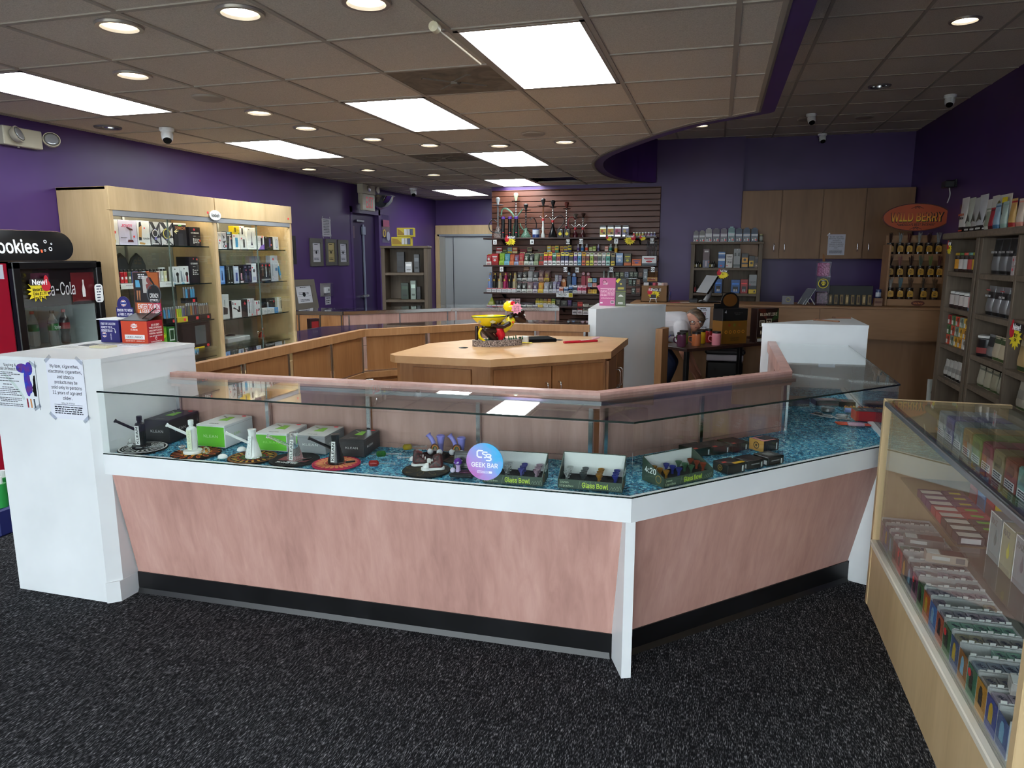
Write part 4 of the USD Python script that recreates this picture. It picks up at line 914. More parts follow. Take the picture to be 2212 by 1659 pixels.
def goods(row,where,y,zsnap=None,order=True):
    for i,(x,w,z0,h,kind,c1,c2,c3,desc) in enumerate(row):
        z = zsnap if zsnap is not None else z0
        if zsnap is not None and z0 > zsnap + .05: z = z0
        lab = '%s, %s from left on %s' % (desc,ORD[i] if i < len(ORD) else 'last',where)
        w2 = w * .95
        if kind == 'p':                                             # shelf carton: low tray in front, pouch leaning in it, printed header at its back
            t = thing('pouch_carton',lab,'carton',(x,y,z))
            d = .09
            obj('tray',cat(cb(-w2 / 2,w2 / 2,-d / 2,-d / 2 + .003,0,h * .32,.0008),bx(-w2 / 2,-w2 / 2 + .002,-d / 2,d / 2,0,h * .34),bx(w2 / 2 - .002,w2 / 2,-d / 2,d / 2,0,h * .34),bx(-w2 / 2,w2 / 2,-d / 2,d / 2,0,.002)),M(c2,.5),t)
            obj('tray_print',cat(bx(-w2 * .36,w2 * .36,-d / 2 - .0006,-d / 2,h * .06,h * .13),bx(-w2 * .28,w2 * .28,-d / 2 - .0006,-d / 2,h * .17,h * .20)),M(shade(c1,.9),.5),t)
            for k in range(3): obj('pouch',mv(bag_mesh(w2 * .92,.022,h * .9,4),(0,-d / 2 + .018 + .026 * k,.003),rx=-3),M(c1,.32),t,smooth=50)
            obj('pouch_print',front(cat(prism(ell(w2 * .24,h * .12,14,(0,h * .55)),0,.001),bx(-w2 * .3,w2 * .3,h * .70,h * .75,0,.001)),-d / 2 + .001),M(shade(c2,.85),.5),t)
            if c3: obj('header',bx(-w2 / 2,w2 / 2,d / 2 - .004,d / 2,h * .34,h),M(c3,.5),t); obj('header_print',bx(-w2 * .38,w2 * .38,d / 2 - .0048,d / 2 - .004,h * .90,h * .96),M(shade(c1,.6),.5),t)
        elif kind == 'q':                                           # slim packet carton
            t = thing('packet_carton',lab,'carton',(x,y,z)); d = .10
            obj('carton',cb(-w2 / 2,w2 / 2,-d / 2,d / 2,0,h * .72,.001),M(c1,.35),t)
            obj('front_panel',bx(-w2 / 2,w2 / 2,-d / 2 - .0008,-d / 2,0,h * .36),M(c2,.45),t)
            obj('emblem',cat(front(prism(ell(w2 * .25,h * .06,12,(0,h * .50)),0,.0008),-d / 2 - .0002),bx(-w2 * .38,w2 * .38,-d / 2 - .0016,-d / 2 - .0008,h * .12,h * .17),bx(-w2 * .3,w2 * .3,-d / 2 - .0016,-d / 2 - .0008,h * .22,h * .25)),M(shade(c1,.45),.5),t)
            obj('header',cb(-w2 / 2,w2 / 2,-d / 2 + .012,-d / 2 + .016,h * .70,h,.0008),M(c3,.45),t); obj('header_print',bx(-w2 * .36,w2 * .36,-d / 2 + .0113,-d / 2 + .012,h * .86,h * .95),M(shade(c1,.8),.5),t)
        elif kind == 'c':                                           # six pre-rolled cone tubes in a stepped carton
            t = thing('cone_carton',lab,'carton',(x,y,z)); d = .12
            obj('tray',cb(-w2 / 2,w2 / 2,-d / 2,d / 2,0,h * .30,.001),M(c2,.5),t); obj('red_strip',bx(-w2 / 2,w2 / 2,-d / 2 - .0008,-d / 2,h * .25,h * .30),M('#c23a46',.5),t)
            obj('tray_print',bx(-w2 * .35,w2 * .35,-d / 2 - .0008,-d / 2,h * .08,h * .13),M('#8a8f96',.5),t)
            for k,(yy,zz) in enumerate(((-.03,.0),(.025,.42))):
                q = obj('tube',lathe([(w2 * .30,h * (.30 + zz)),(w2 * .33,h * (.62 + zz)),(w2 * .30,h * (.80 + zz)),(w2 * .2,h * (.97 + zz)),(.0,h * (1.0 + zz))],12,(0,yy,0)),M(c1,.35),t,smooth=50)
                obj('seal',front(prism(ell(w2 * .17,h * .07,12,(0,h * (.86 + zz))),0,.002),yy - w2 * .27),M('#c9a83a',.4),q)
            obj('riser',bx(-w2 / 2,w2 / 2,.0,d / 2,h * .30,h * .72),M(shade(c1,.8),.5),t)
        elif kind == 'x':
            t = thing('small_box',lab,'box',(x,y,z)); d = min(.10,max(.04,w))
            obj('carton',cb(-w2 / 2,w2 / 2,-d / 2,d / 2,0,h,.001),M(c1,.4),t)
            obj('lower_panel',bx(-w2 / 2,w2 / 2,-d / 2 - .0008,-d / 2,0,h * .24),M(c3,.45),t)
            obj('print',cat(bx(-w2 * .36,w2 * .36,-d / 2 - .0008,-d / 2,h * .70,h * .80),bx(-w2 * .28,w2 * .28,-d / 2 - .0008,-d / 2,h * .60,h * .64),front(prism(ell(w2 * .22,h * .10,12,(0,h * .42)),0,.0008),-d / 2)),M(c2,.45),t)
        elif kind == 'k':
            t = thing('header_card',lab,'display card',(x,y + .02,z))
            obj('card',cb(-w2 / 2,w2 / 2,-.03,-.026,0,h,.0008),M(c1,.5),t); obj('card_print',cat(bx(-w2 * .38,w2 * .38,-.0308,-.03,h * .62,h * .82),bx(-w2 / 2,w2 / 2,-.0308,-.03,0,h * .35)),M(c2,.5),t); obj('stand',bx(-w2 / 2,w2 / 2,-.026,.03,0,.004),M(shade(c1,.8),.5),t)
        elif kind == 'b':
            bottle('vape_pod',lab,'bottle',(x,y,z),w2 * .42,h,c2,lab=c1,cap=shade(c2,.9),neck=.55,z0=.08,z1=.5)
        elif kind == 'd':
            t = thing('display_carton',lab,'carton',(x,y + .03,z))
            obj('carton',cb(-w2 / 2,w2 / 2,-.02,.04,0,h * .8,.001),M(c1,.4),t); obj('round_top',front(prism(unary_union([ell(w2 * .42,w2 * .42,18,(0,h - w2 * .42))]),0,.004),-.02),M(c1,.4),t)
            obj('emblem',front(prism(ell(w2 * .32,w2 * .32,16,(0,h - w2 * .42)),0,.001),-.0245),M(c2,.45),t)
        elif kind == 'tri':
            t = thing('pyramid_display',lab,'display',(x,y,z))
            obj('card',TM(np.array([(-w / 2,-.04,0),(w / 2,-.04,0),(w / 2,.05,0),(-w / 2,.05,0),(0,.01,h)]),np.array([[0,1,4],[1,2,4],[2,3,4],[3,0,4],[0,2,1],[0,3,2]]),process=False),M(c1,.5),t); obj('label',bx(-w * .28,w * .28,-.0402,-.036,h * .1,h * .4),M(c2,.5),t)
        elif kind == 'cig':
            t = thing('cigar_box',lab,'box',(x,y,z))
            obj('box',cb(-w / 2,w / 2,-.04,.04,0,h * .4,.001),M('#c08a4a',.5),t); obj('lid',cb(-w / 2,w / 2,.034,.04,h * .4,h,.001),M('#8a6238',.5),t); obj('print',bx(-w * .4,w * .3,-.0408,-.04,h * .1,h * .25),M(c3,.5),t)
            for k in range(8): obj('cigar',cyl(.0065,h * .06,h * .9,8,(-w / 2 + w * (k + .5) / 8,.0)),M('#6b4526',.6),t)
Y1 = 9.975
goods(SHELF2,'second wall shelf',Y1,1.4705); goods(SHELF3,'third wall shelf',Y1 - .01,1.0835); goods(SHELF4,'fourth wall shelf',Y1,.9005); goods(SHELF5,'lowest wall shelf',Y1,.786)
goods(SHELF2B,'back row of second wall shelf',10.12); goods(SHELF3B,'back row of third wall shelf',10.10)
# risers the back rows stand on
t = thing('shelf_riser','clear acrylic riser behind the cartons on second wall shelf','riser',(0,0,1.4705)); AC = glass_mat('acrylic',(.93,.94,.95))
obj('step',cat(bx(-3.0,-1.30,10.075,10.19,.153,.157),bx(-3.0,-2.996,10.075,10.19,0,.157),bx(-1.304,-1.30,10.075,10.19,0,.157),bx(-2.2,-2.196,10.075,10.19,0,.157)),AC,t)
t = thing('shelf_riser','clear acrylic riser behind the cartons on third wall shelf','riser',(0,0,1.0835))
obj('step',cat(bx(-2.80,-2.12,10.06,10.19,.148,.152),bx(-2.80,-2.796,10.06,10.19,0,.152),bx(-2.124,-2.12,10.06,10.19,0,.152),bx(-1.60,-.82,10.03,10.19,.206,.21),bx(-1.60,-1.596,10.03,10.19,0,.21),bx(-.824,-.82,10.03,10.19,0,.21)),AC,t)

# ---------------------------------------------------------------- water pipes on the top shelf
smoke = M('#20302a',.1); greeng = usdkit.material(stage,'/World/Looks/green_glass',{'p': ('principled_bsdf',{'base_color': srgb('#8fc0a8'),'roughness': .05,'transmission_weight': .8,'ior': 1.3})},[],surface='p.BSDF')
clearg = usdkit.material(stage,'/World/Looks/clear_glass',{'p': ('principled_bsdf',{'base_color': (.95,.97,.97),'roughness': .03,'transmission_weight': .92,'ior': 1.25})},[],surface='p.BSDF')
def hookah(label,x,y,z,H,stem,bowl,plate,base,basemat,pr,twist=True,valve=None,low=.30):
    t = thing('water_pipe',label,'water pipe',(x,y,z))
    obj('base',lathe(base,20),basemat,t,smooth=50)
    b = base[-1][1]
    if twist:
        zz = np.linspace(b - .01,H * .80,26); rr = .0095 + .0045 * np.sin(zz * 2 * math.pi / .036)
        obj('stem',lathe(list(zip(rr,zz)),12),stem,t,smooth=60)
    else: obj('stem',cyl(.012,b - .01,H * .80,12),stem,t,smooth=40)
    obj('plate',lathe([(.010,H * .80),(pr * .6,H * .797),(pr,H * .812),(pr,H * .817),(pr * .55,H * .806),(.012,H * .815)],20),plate,t,smooth=50)
    obj('bowl',lathe([(.012,H * .81),(.018,H * .86),(.030,H * .93),(.034,H * .97),(.026,H * .985),(.016,H),(.0,H)],16),bowl,t,smooth=50)
    if valve:
        for sgn in (-1,1): obj('port',tube([(0,0,valve),(sgn * .03,-.01,valve + .025),(sgn * .055,-.012,valve + .05)],.006,8),CHROME,t,smooth=True)
        obj('collar',cyl(.02,valve - .025,valve + .005,14),M('#b0262c',.3),t,smooth=40)
    return t
HY_,HZ = 10.04,1.8535
h = hookah('grey water pipe with wide plate and clear base, leftmost on top shelf',-3.07,HY_,HZ,.57,M('#8a8d90',.25,.8),M('#777b7c',.4),M('#8f8f96',.35),[(.055,0),(.062,.02),(.06,.07),(.03,.13),(.016,.17)],clearg,.085,False,None)
obj('hose',tube(spline([(.0,-.02,.22),(-.07,-.03,.26),(-.125,-.03,.19),(-.10,-.03,.10),(.0,-.03,.08),(.10,-.03,.16),(.09,-.03,.27),(.02,-.03,.30)],5),.007,8),M('#141416',.4),h,smooth=True)
for i,x in enumerate((-2.972,-2.872,-2.778)):
    t = thing('glass_tube_pipe','black cylinder pipe with purple collar, %s of the three on the top shelf' % ['left','middle','right'][i],'water pipe',(x,HY_ - .07,HZ),group='black cylinder pipes')
    obj('tube',lathe([(.026,0),(.026,.27),(.022,.275)],16),BLACKG,t,smooth=40); obj('collar',lathe([(.0275,.262),(.0285,.28),(.0285,.293),(.02,.296)],16),M('#4a2c7c',.3),t,smooth=40); obj('price_dot',front(prism(ell(.011,.006,12),0,.001),-.0265,.008,.075),TAGR,t); obj('foot',cyl(.03,0,.006,16),BLACKG,t)
h = hookah('tallest silver water pipe with green glass bowl on top shelf',-2.822,HY_ + .075,HZ,.635,CHROME,M('#9aa888',.35),M('#3a3a38',.3,.5),[(.05,0),(.055,.03),(.05,.12),(.03,.2),(.018,.27)],greeng,.062)
obj('hose',tube(spline([(-.02,-.02,.30),(-.07,-.02,.37),(-.14,-.02,.415),(-.20,-.02,.40),(-.215,-.02,.32)],5),.012,8),greeng,h,smooth=True); obj('hose',tube(spline([(.02,-.02,.30),(.07,-.02,.36),(.11,-.02,.41)],4),.010,8),greeng,h,smooth=True)
h = hookah('black and silver water pipe with green glass base and curled hose',-2.654,HY_,HZ,.475,M('#55585a',.2,.9),M('#1b1b1b',.3),M('#17181a',.25),[(.07,0),(.075,.02),(.055,.05),(.028,.10),(.018,.14)],greeng,.075)
obj('hose',tube(spline([(.02,-.02,.12),(.10,.03,.06),(.145,.03,.15),(.14,.0,.24),(.10,-.03,.28),(.06,-.03,.23)],5),.006,8),M('#161616',.4),h,smooth=True); obj('mouthpiece',tube([(.06,-.03,.23),(.095,-.03,.275)],.009,8),CHROME,h); obj('hose',tube(spline([(-.02,-.02,.10),(-.06,-.02,.15),(-.08,-.02,.20)],4),.008,8),greeng,h,smooth=True)
hookah('copper water pipe with wide black plate and pale twisted base',-2.402,HY_,HZ,.54,M('#a06a4c',.3,.8),M('#1d1e1f',.4),M('#1a1b1c',.35),[(.03,0),(.034,.03),(.014,.08),(.02,.12),(.012,.18),(.016,.24),(.014,.27)],M('#c9ccc8',.2),.085,False,.26)
h = hookah('chrome water pipe with black cone base',-2.262,HY_,HZ,.515,CHROME,M('#141416',.3),M('#1a1a1c',.3),[(.066,0),(.062,.03),(.035,.10),(.018,.16),(.016,.19)],BLACKG,.05,True,.235)
obj('hose',tube(spline([(.05,-.02,.28),(.12,-.02,.30),(.17,-.02,.24),(.13,-.02,.16),(.06,-.02,.10)],5),.006,8),M('#2a2224',.4),h,smooth=True)
hookah('dark red topped chrome water pipe behind the two black boxes',-2.073,HY_ + .03,HZ,.49,CHROME,M('#5a241c',.4),M('#4a2018',.4),[(.05,0),(.05,.05),(.02,.12),(.014,.16)],M('#7a2430',.2),.055)
h = hookah('small chrome water pipe with red hose',-1.939,HY_,HZ,.325,CHROME,M('#5a5048',.4),M('#4a4440',.4),[(.035,0),(.036,.04),(.012,.09),(.01,.1)],M('#4a1420',.2),.035,True,.13)
obj('hose',tube(spline([(0,-.01,.24),(-.05,-.02,.28),(-.09,-.02,.25),(-.10,-.02,.18),(-.06,-.02,.10)],5),.005,8),M('#8a2028',.4),h,smooth=True)
hookah('small chrome water pipe, rightmost on the top shelf',-1.831,HY_,HZ,.335,CHROME,M('#3a241f',.4),M('#3a2a26',.4),[(.035,0),(.036,.04),(.012,.09),(.01,.1)],M('#3a1418',.2),.035,True,.13)
jar('ceramic_jar','blue and white patterned jar between the water pipes','jar',(-2.49,HY_ - .06,HZ),.05,.118,'#2c3f78','#c4cbd8','#26335e',lidh=.06,z0=.38,z1=.92)
for i,x in enumerate((-2.137,-2.043)):
    pbox('hose_box','black box with yellow pumpkin shaped mark, %s of two on the top shelf' % ['left','right'][i],'box',(x,HY_ - .06,HZ),0,.082,.06,.118,'#17171a',[('c',.5,.42,.28,'#d6c22a'),('r',.46,.54,.66,.8,'#d6c22a'),('r',.55,.8,.88,.95,'#d8d8d8')])
for i,(x,c,c2) in enumerate(((-1.539,'#d8bf4a','#c8502a'),(-1.435,'#c9a83a','#d06a2a'),(-1.336,'#b56a86','#a82a4a'),(-1.231,'#8a86a8','#c9b45a'))):
    t = thing('pouch_jar','%s label pouch display with black lid, %s from left on the top shelf' % (['yellow','amber','pink','grey violet'][i],ORD[i]),'display',(x,HY_ - .05,HZ))
    obj('body',cb(-.045,.045,-.03,.03,0,.135,.006),M('#cfd4d6',.2,.4),t); obj('label',bx(-.041,.041,-.0312,-.030,.03,.115),M(c,.4),t); obj('fruit_mark',front(cat(prism(ell(.02,.022,12,(-.012,.08)),0,.0009)),-.0314),M(c2,.4),t); obj('dark_mark',front(prism(ell(.018,.012,12,(.012,.055)),0,.0009),-.0318),M('#3a2a1c',.4),t); obj('lid',cb(-.043,.043,-.03,.03,.135,.158,.004),BLACKG,t)
t = thing('vape_tray','white tray holding a row of small yellow and violet vapes','display tray',(-.98,HY_ - .06,HZ))
obj('tray',cat(bx(-.16,.16,-.03,.03,0,.004),bx(-.16,.16,.026,.03,0,.02),bx(-.16,.16,-.03,-.027,0,.012)),WHITE,t)
for k in range(8): q = obj('vape',cb(-.152 + k * .0395,-.124 + k * .0395,-.02,.0,.004,.046,.003),M(['#d0c23a','#c9b83a','#b8a83a','#bfae3a','#8a4a5a','#8f5a78','#7a6aa0','#3a3a7a'][k],.35),t); obj('cap',cb(-.152 + k * .0395,-.124 + k * .0395,-.02,.0,.046,.066,.003),M('#e2e2de',.35),q)
# price tags that hang under the shelves
for k,(x,z,y) in enumerate([(-3.07,1.79,1),(-2.526,1.79,1),(-2.012,1.79,1),(-1.828,1.795,1),(-1.346,1.795,1),(-.864,1.795,1),(-2.973,1.41,2),(-2.044,1.41,2),(-1.876,1.405,2),(-1.402,1.41,2),(-.841,1.415,2)]):
    t = thing('price_tag','white price tag, %s from left under the %s wall shelf' % (ORD[k if y == 1 else k - 6],['top','second'][y - 1]),'price tag',(x,9.893,z - .03),group='price tags under the wall shelves')
    obj('card',bx(-.026,.026,-.002,0,0,.066),WHITE,t); obj('figures',front(mv(text('%d' % [1,8,11,10,7,12,0,14,10,50,22][k],.034,.0006,True),(0,.033,0)),-.002),INK,t)
starcard('starburst_card','starburst NEW price card hanging under the left end of the top shelf',(-2.836,9.885,1.80),.19,words=('NEW!',),price=('CYL','$19','99'))
starcard('starburst_card','small starburst card under the yellow jars on the top shelf',(-1.44,9.885,1.83),.10,words=('',) if 0 else ('NEW',),price=('$5',))
starcard('starburst_card','largest yellow starburst New card under the top shelf right half',(-1.162,9.882,1.805),.19,words=('New!',),price=('Gars','2 $5'),headpos=(.26,.20))
starcard('starburst_card','small starburst card under the white vape tray',(-.988,9.885,1.83),.10,words=('NEW',),price=('$9',))
# key chains
t = thing('chain_bundle','bundle of silver chains hanging on the slatted boards','chains',(-.886,10.15,1.60))
obj('hook',tube([(0,.05,.20),(0,.0,.20)],.004,6),STEEL,t)
for k in range(9): obj('chain',tube([(-.064 + .016 * k,.002 * (k % 3),z) for z in np.linspace(.0,.20,24)],[.0035 + .0022 * (j % 2) for j in range(24)],6),M('#b8bcc0',.3,.8),t)
t = thing('shelf_sign','white and yellow shelf sign in front of third wall shelf','sign',(-2.051,9.893,1.028),rot=(8,0,0))
obj('card',bx(-.117,.117,-.002,0,0,.062),WHITE,t); obj('lettering',front(mv(text('TWISTED',.026,.0006,True,width=.13),(-.035,.038,0)),-.002),INK,t); obj('small_print',front(lines([(.014,.9)],-.105,.04,.004),-.002),INK,t)
obj('yellow_panel',bx(.062,.115,-.0026,-.002,.003,.059),M('#e6d233',.5),t); obj('figures',front(cat(mv(text('$5',.018,.0006,True),(.088,.044,0)),mv(text('99',.018,.0006,True),(.088,.018,0))),-.0026),INK,t)

# ---------------------------------------------------------------- tall case: goods behind its glass doors
def case(name,label,row,c,art,d=.06,x=-4.60,z=None,group=None,**kw):
    yc,w,z0,h = row
    return pbox(name,label,'box',(x,yc,z if z is not None else z0),90,w * .97,d,h,c,art,group,**kw)
torch = lambda cx,c: [('p',[(cx - .20,.74),(cx + .12,.66),(cx + .16,.60),(cx - .02,.60),(cx - .2,.70)],c),('r',cx - .03,cx + .06,.22,.62,'#a9a9b0'),('p',[(cx - .18,.12),(cx + .15,.12),(cx + .12,.22),(cx - .14,.22)],'#5a1d22')]
ZA,ZB,ZCc,ZD = 1.6855,1.3555,1.0205,.7305
A = CASE_A
case('torch_box','white torch lighter box with yellow mark, leftmost on the top glass shelf',A[0],'#e9e6e4',torch(.25,'#4a2a2a') + [('c',.6,.5,.12,'#f04848'),('p',[(.1,.1),(.6,.08),(.65,.2),(.15,.26)],'#e0c85a')],z=ZA)
case('torch_box','lilac torch lighter box with pink lettering on the top glass shelf',A[1],'#d4cde6',torch(.62,'#5a2a33') + [('t','JOVIT',.45,.78,.11,'#e0527a',.62),('l',.08,.42,.28,.32,1,'#3a3440'),('c',.82,.35,.05,'#f04848')],z=ZA)
case('torch_box','white box with tan torch lighter picture on the top glass shelf',A[2],'#e6e8ea',[('p',[(.05,.26),(.28,.22),(.36,.80),(.16,.92)],'#d2a066'),('p',[(.12,.72),(.34,.80),(.3,.95),(.16,.93)],'#2b2d30'),('p',[(.06,.20),(.28,.20),(.27,.32),(.07,.34)],'#2b2d30'),('t','GAVIN',.66,.28,.07,'#7d8388',.5),('c',.56,.70,.05,'#f04848'),('p',[(.1,.05),(.5,.03),(.55,.1),(.12,.13)],'#c99a52')],z=ZA)
for k,(cc,c2) in enumerate((('#b9bcc2','#f2f2f2'),('#dcdce0','#d6c96a'))):
    case('torch_box',['black','yellow edged'][k] + ' and white maze patterned box with violet torch on the top glass shelf',A[3 + k],'#3a3a40',[('p',[(.0,.95),(.3,.7),(0,.5)],cc),('p',[(.05,.4),(.5,.15),(.05,.02)],cc),('p',[(.3,1),(.6,.72),(.98,1)],cc),('p',[(.98,.8),(.7,.55),(.98,.4)],cc),('p',[(.5,.3),(.98,.05),(.98,.35)],cc),('c',.5,.52,.30,c2),('c',.5,.52,.24,'#3a3a40'),('r',.42,.66,.25,.7,'#7a74c0'),('r',.2,.8,.05,.10,'#f2f2f2')],z=ZA)
case('torch_box','black torch lighter box with flame picture on the top glass shelf',A[5],'#26262a',[('r',0,1,.93,1,'#e2dfe2'),('t','TORCH',.5,.78,.12,'#c8824a',.8),('p',[(.0,.62),(.3,.76),(.18,.66),(.42,.66),(.16,.60),(.22,.52)],'#f7f0c0'),('r',.38,.62,.88,.92,'#6fd86a'),('r',.3,.7,.02,.55,'#3a3a40')],z=ZA)
case('sensor_box','black box with red emblem on the top glass shelf end',A[6],'#1c1c20',[('c',.45,.87,.07,'#d23848'),('t','STORAGE',.5,.70,.07,'#eeeeee',.72),('l',.35,.62,.5,.56,1,'#cfcfcf'),('c',.35,.38,.05,'#eeeeee'),('c',.35,.28,.05,'#eeeeee'),('c',.35,.18,.05,'#eeeeee'),('l',.45,.85,.15,.42,3,'#d8d8d8'),('c',.9,.3,.07,'#f05a3a')],z=ZA)
B = CASE_B
for k in range(3): case('blister_pack','white blister pack of a pocket tool, %s on second glass shelf' % ['rear one','front left','front right'][k],B[k],'#dfe3e6',[('p',[(.08,.1),(.3,.1),(.2,.7),(.08,.75)],'#8f9aa6'),('p',[(.35,.12),(.55,.12),(.4,.7)],'#a8b2bc'),('c',.75,.55,.16,'#2a2c30'),('r',.68,.86,.08,.55,'#26272a' if k < 2 else '#8a2438'),('p',[(.1,0),(.45,0),(.4,.08),(.1,.06)],'#6aa8cc'),('c',.5,.85,.05,'#1d1d1d')],d=.02,x=-4.60 - .05 * (k == 0),z=ZB)
case('sensor_box','black box with red emblem on the second glass shelf',B[3],'#1c1c20',[('c',.45,.92,.06,'#d23848'),('c',.8,.90,.07,'#f05a3a'),('t','STORAGE',.5,.74,.06,'#eeeeee',.72),('l',.35,.62,.6,.64,1,'#cfcfcf'),('c',.35,.5,.05,'#eeeeee'),('c',.35,.42,.05,'#eeeeee'),('c',.35,.34,.05,'#eeeeee'),('l',.45,.85,.3,.52,3,'#d8d8d8')],d=.14,x=-4.66,z=ZB)
for k,(a,b) in enumerate(((4.612,4.743),(4.763,4.925),(4.933,5.105))):
    t = thing('rolling_tray','smoked grey rounded tray, %s of the three behind the small vapes' % ['left','middle','right'][k],'tray',(-4.74,(a + b) / 2,ZB + .0045),90)
    w = (b - a); obj('tray',front(prism(Polygon([(-w * .5,0),(w * .5,0),(w * .5,.16),(w * .32,.22),(0,.262),(-w * .32,.22),(-w * .5,.16)]).buffer(.004),0,.012)),M('#3c3e3e',.3),t); obj('rim',front(prism(Polygon([(-w * .44,.02),(w * .44,.02),(w * .44,.15),(w * .28,.205),(0,.24),(-w * .28,.205),(-w * .44,.15)]),0,.002),-.012),M('#4b4e4d',.25),t)
vc = ['#3a4038','#b8202c','#c2282c','#5a6048','#4a6ab0','#8a6ab8','#16161a','#b9cbe0','#d8582a','#1a1a1e','#202024','#d9c4c4','#c4c9c0','#d6d2a8']
for k,c in enumerate(vc):
    y = 4.63 + k * .0395
    t = thing('mini_vape','%s mini vape, %s from left behind the white price strip' % (['dark grey','red','bright red','olive','blue','violet','black','pale blue','orange','black','charcoal','pink white','grey white','cream'][k],ORD[k]),'vape',(-4.57,y,ZB + .03),90,'mini vapes in the tall case')
    obj('body',cb(-.015,.015,-.012,.012,0,.088,.003),M(c,.3),t); obj('top',cb(-.010,.010,-.008,.008,.088,.105,.003),M('#202022',.3),t); obj('badge',bx(-.008,.008,-.0126,-.012,.03,.05),M('#e4e4e4',.4),t)
t = thing('price_strip','white price strip along the second glass shelf','price strip',(-4.5135,4.60,ZB - .004),90)
obj('strip',cat(bx(0,.58,-.004,0,-.012,.030),bx(0,.58,-.004,-.06,-.012,-.009) if 0 else bx(0,.58,0,.08,.026,.030)),WHITE,t); obj('print',front(cat(lines([(.016,1)],.05,.12,.004),lines([(.010,1)],.24,.30,.004),lines([(.012,1)],.48,.56,.004)),-.004),GREY,t)
# lighters in black stands on the third shelf
def lighters(label,y0,y1,z0,h,cols,tray,x=-4.58):
    t = thing('lighter_display',label,'lighter display',(x,(y0 + y1) / 2,z0),90); w = y1 - y0
    obj('tray',cat(cb(-w / 2,w / 2,-.025,.03,0,h * .32,.002)),M(tray,.4),t); obj('price_sticker',bx(w * .1,w * .3,-.0256,-.025,h * .05,h * .22),TAGR,t)
    n = len(cols)
    for k,c in enumerate(cols):
        xx = -w / 2 + w * (k + .5) / n; r = w / n * .40
        q = obj('lighter',mv(lathe([(r,0),(r,h * .55)],10),(xx,0,h * .30),s=(1,.7,1)),M(c,.25),t,smooth=40); obj('cap',mv(lathe([(r * .95,h * .85),(r * .95,h * .98),(r * .5,h)],8),(xx,0,0),s=(1,.7,1)),STEEL,q)
lighters('black stand of blue and grey lighters at left on third glass shelf',5.10,5.228,ZCc,.14,['#5a9ed0','#8a8a90','#5a9ed0','#7d7d84','#77777e'],'#1c1c1e')
lighters('yellow stand of green and red lighters on third glass shelf',5.234,5.365,ZCc,.14,['#b8452a','#c9d22a','#b5d03a','#a8c83a','#7a7a9a','#5a5a78'],'#d8c22a')
lighters('black stand of patterned lighters under the blue ones',5.376,5.535,ZCc,.16,['#4a5058','#5a6a5a','#b07a3a','#6a6a70','#7a4a4a','#56565c'],'#141416')
lighters('upper black tier of light blue lighters on third glass shelf',5.378,5.53,ZCc + .16,.145,['#8f8f96','#5aa8dc','#6a4a4a','#5ab0e4','#5aa0d4'],'#141416',x=-4.60)
lighters('black stand of brown patterned lighters, rightmost on third glass shelf',5.54,5.675,ZCc,.15,['#8a7a66','#6f6252','#907f6a','#7a6b58','#8f7f6c'],'#101012')
t = thing('heater_box','black electronic box with grey window on the fourth glass shelf','box',(-4.68,5.47,ZD),90)
obj('box',cb(-.19,.19,-.12,.12,0,.275,.008),M('#141416',.35),t); obj('window',bx(-.02,.12,-.121,-.12,.07,.24),M('#5a6468',.3),t); obj('sticker',bx(-.04,.09,-.1215,-.12,.015,.045),YEL,t); obj('price_dot',front(prism(ell(.018,.014,12),0,.001),-.1205,.14,.05),TAGR,t)
t = thing('coaster_stack','stack of dark plates left of the black electronic box','plates',(-4.60,5.19,ZD))
for k in range(6): obj('plate',lathe([(.06,k * .014),(.075,k * .014 + .004),(.075,k * .014 + .011),(.06,k * .014 + .012)],20),M('#1d1d1f',.3),t)
pbox('green_box','green box with yellow smiling face in the tall case','box',(-4.55,5.02,ZD),90,.075,.06,.275,'#4f9a2a',[('p',[(.1,.5),(.9,.5),(.9,.95),(.1,.95)],'#7fc23a'),('c',.5,.72,.30,'#d6e02a'),('c',.38,.76,.05,'#22341a'),('c',.62,.76,.05,'#22341a'),('r',.3,.7,.64,.67,'#22341a'),('p',[(.3,.1),(.7,.1),(.8,.4),(.2,.4)],'#1d2a1a')])
pbox('green_box','darker green box with two white framed windows in the tall case','box',(-4.55,5.11,ZD),90,.085,.06,.265,'#2f7a2c',[('r',.2,.9,.55,.95,'#d8e2d8'),('r',.3,.8,.6,.9,'#3a5a3a'),('r',.2,.9,.08,.48,'#d8e2d8'),('r',.3,.8,.13,.43,'#3a5a3a')])
t = thing('mini_sign','small white lettered sign on the case divider','sign',(-4.445,5.69,1.965),90); obj('card',front(prism(ell(.075,.042,14).buffer(.004),0,.004)),WHITE,t); obj('lettering',front(mv(text('Hookah',.03,.001,True,width=.11),(0,0,.004))),M('#2a2c2a',.6),t)
for y,z in ((5.60,1.985),(6.87,1.99)):
    t = thing('price_dot','tiny red sticker on the %s of the tall case header' % ('middle' if y < 6 else 'right end'),'sticker',(-4.449,y,z),90); obj('dot',front(prism(ell(.011,.011,12),0,.001)),TAGR,t)
Cc = CASE_C; ZR1,ZR2,ZR3 = 1.6635,1.3335,.9985
dv = lambda c,x=.5,a=.18,b=.78,w=.12: [('r',x - w,x + w,a,b,c)]
case('vape_box','white and red box, leftmost on the right bay top shelf',Cc[0],'#e4e0e2',[('c',.5,.52,.18,'#e0344a'),('r',.2,.5,.8,.9,'#b0b4bc'),('r',.2,.4,.3,.4,'#5a5f78')],z=ZR1)
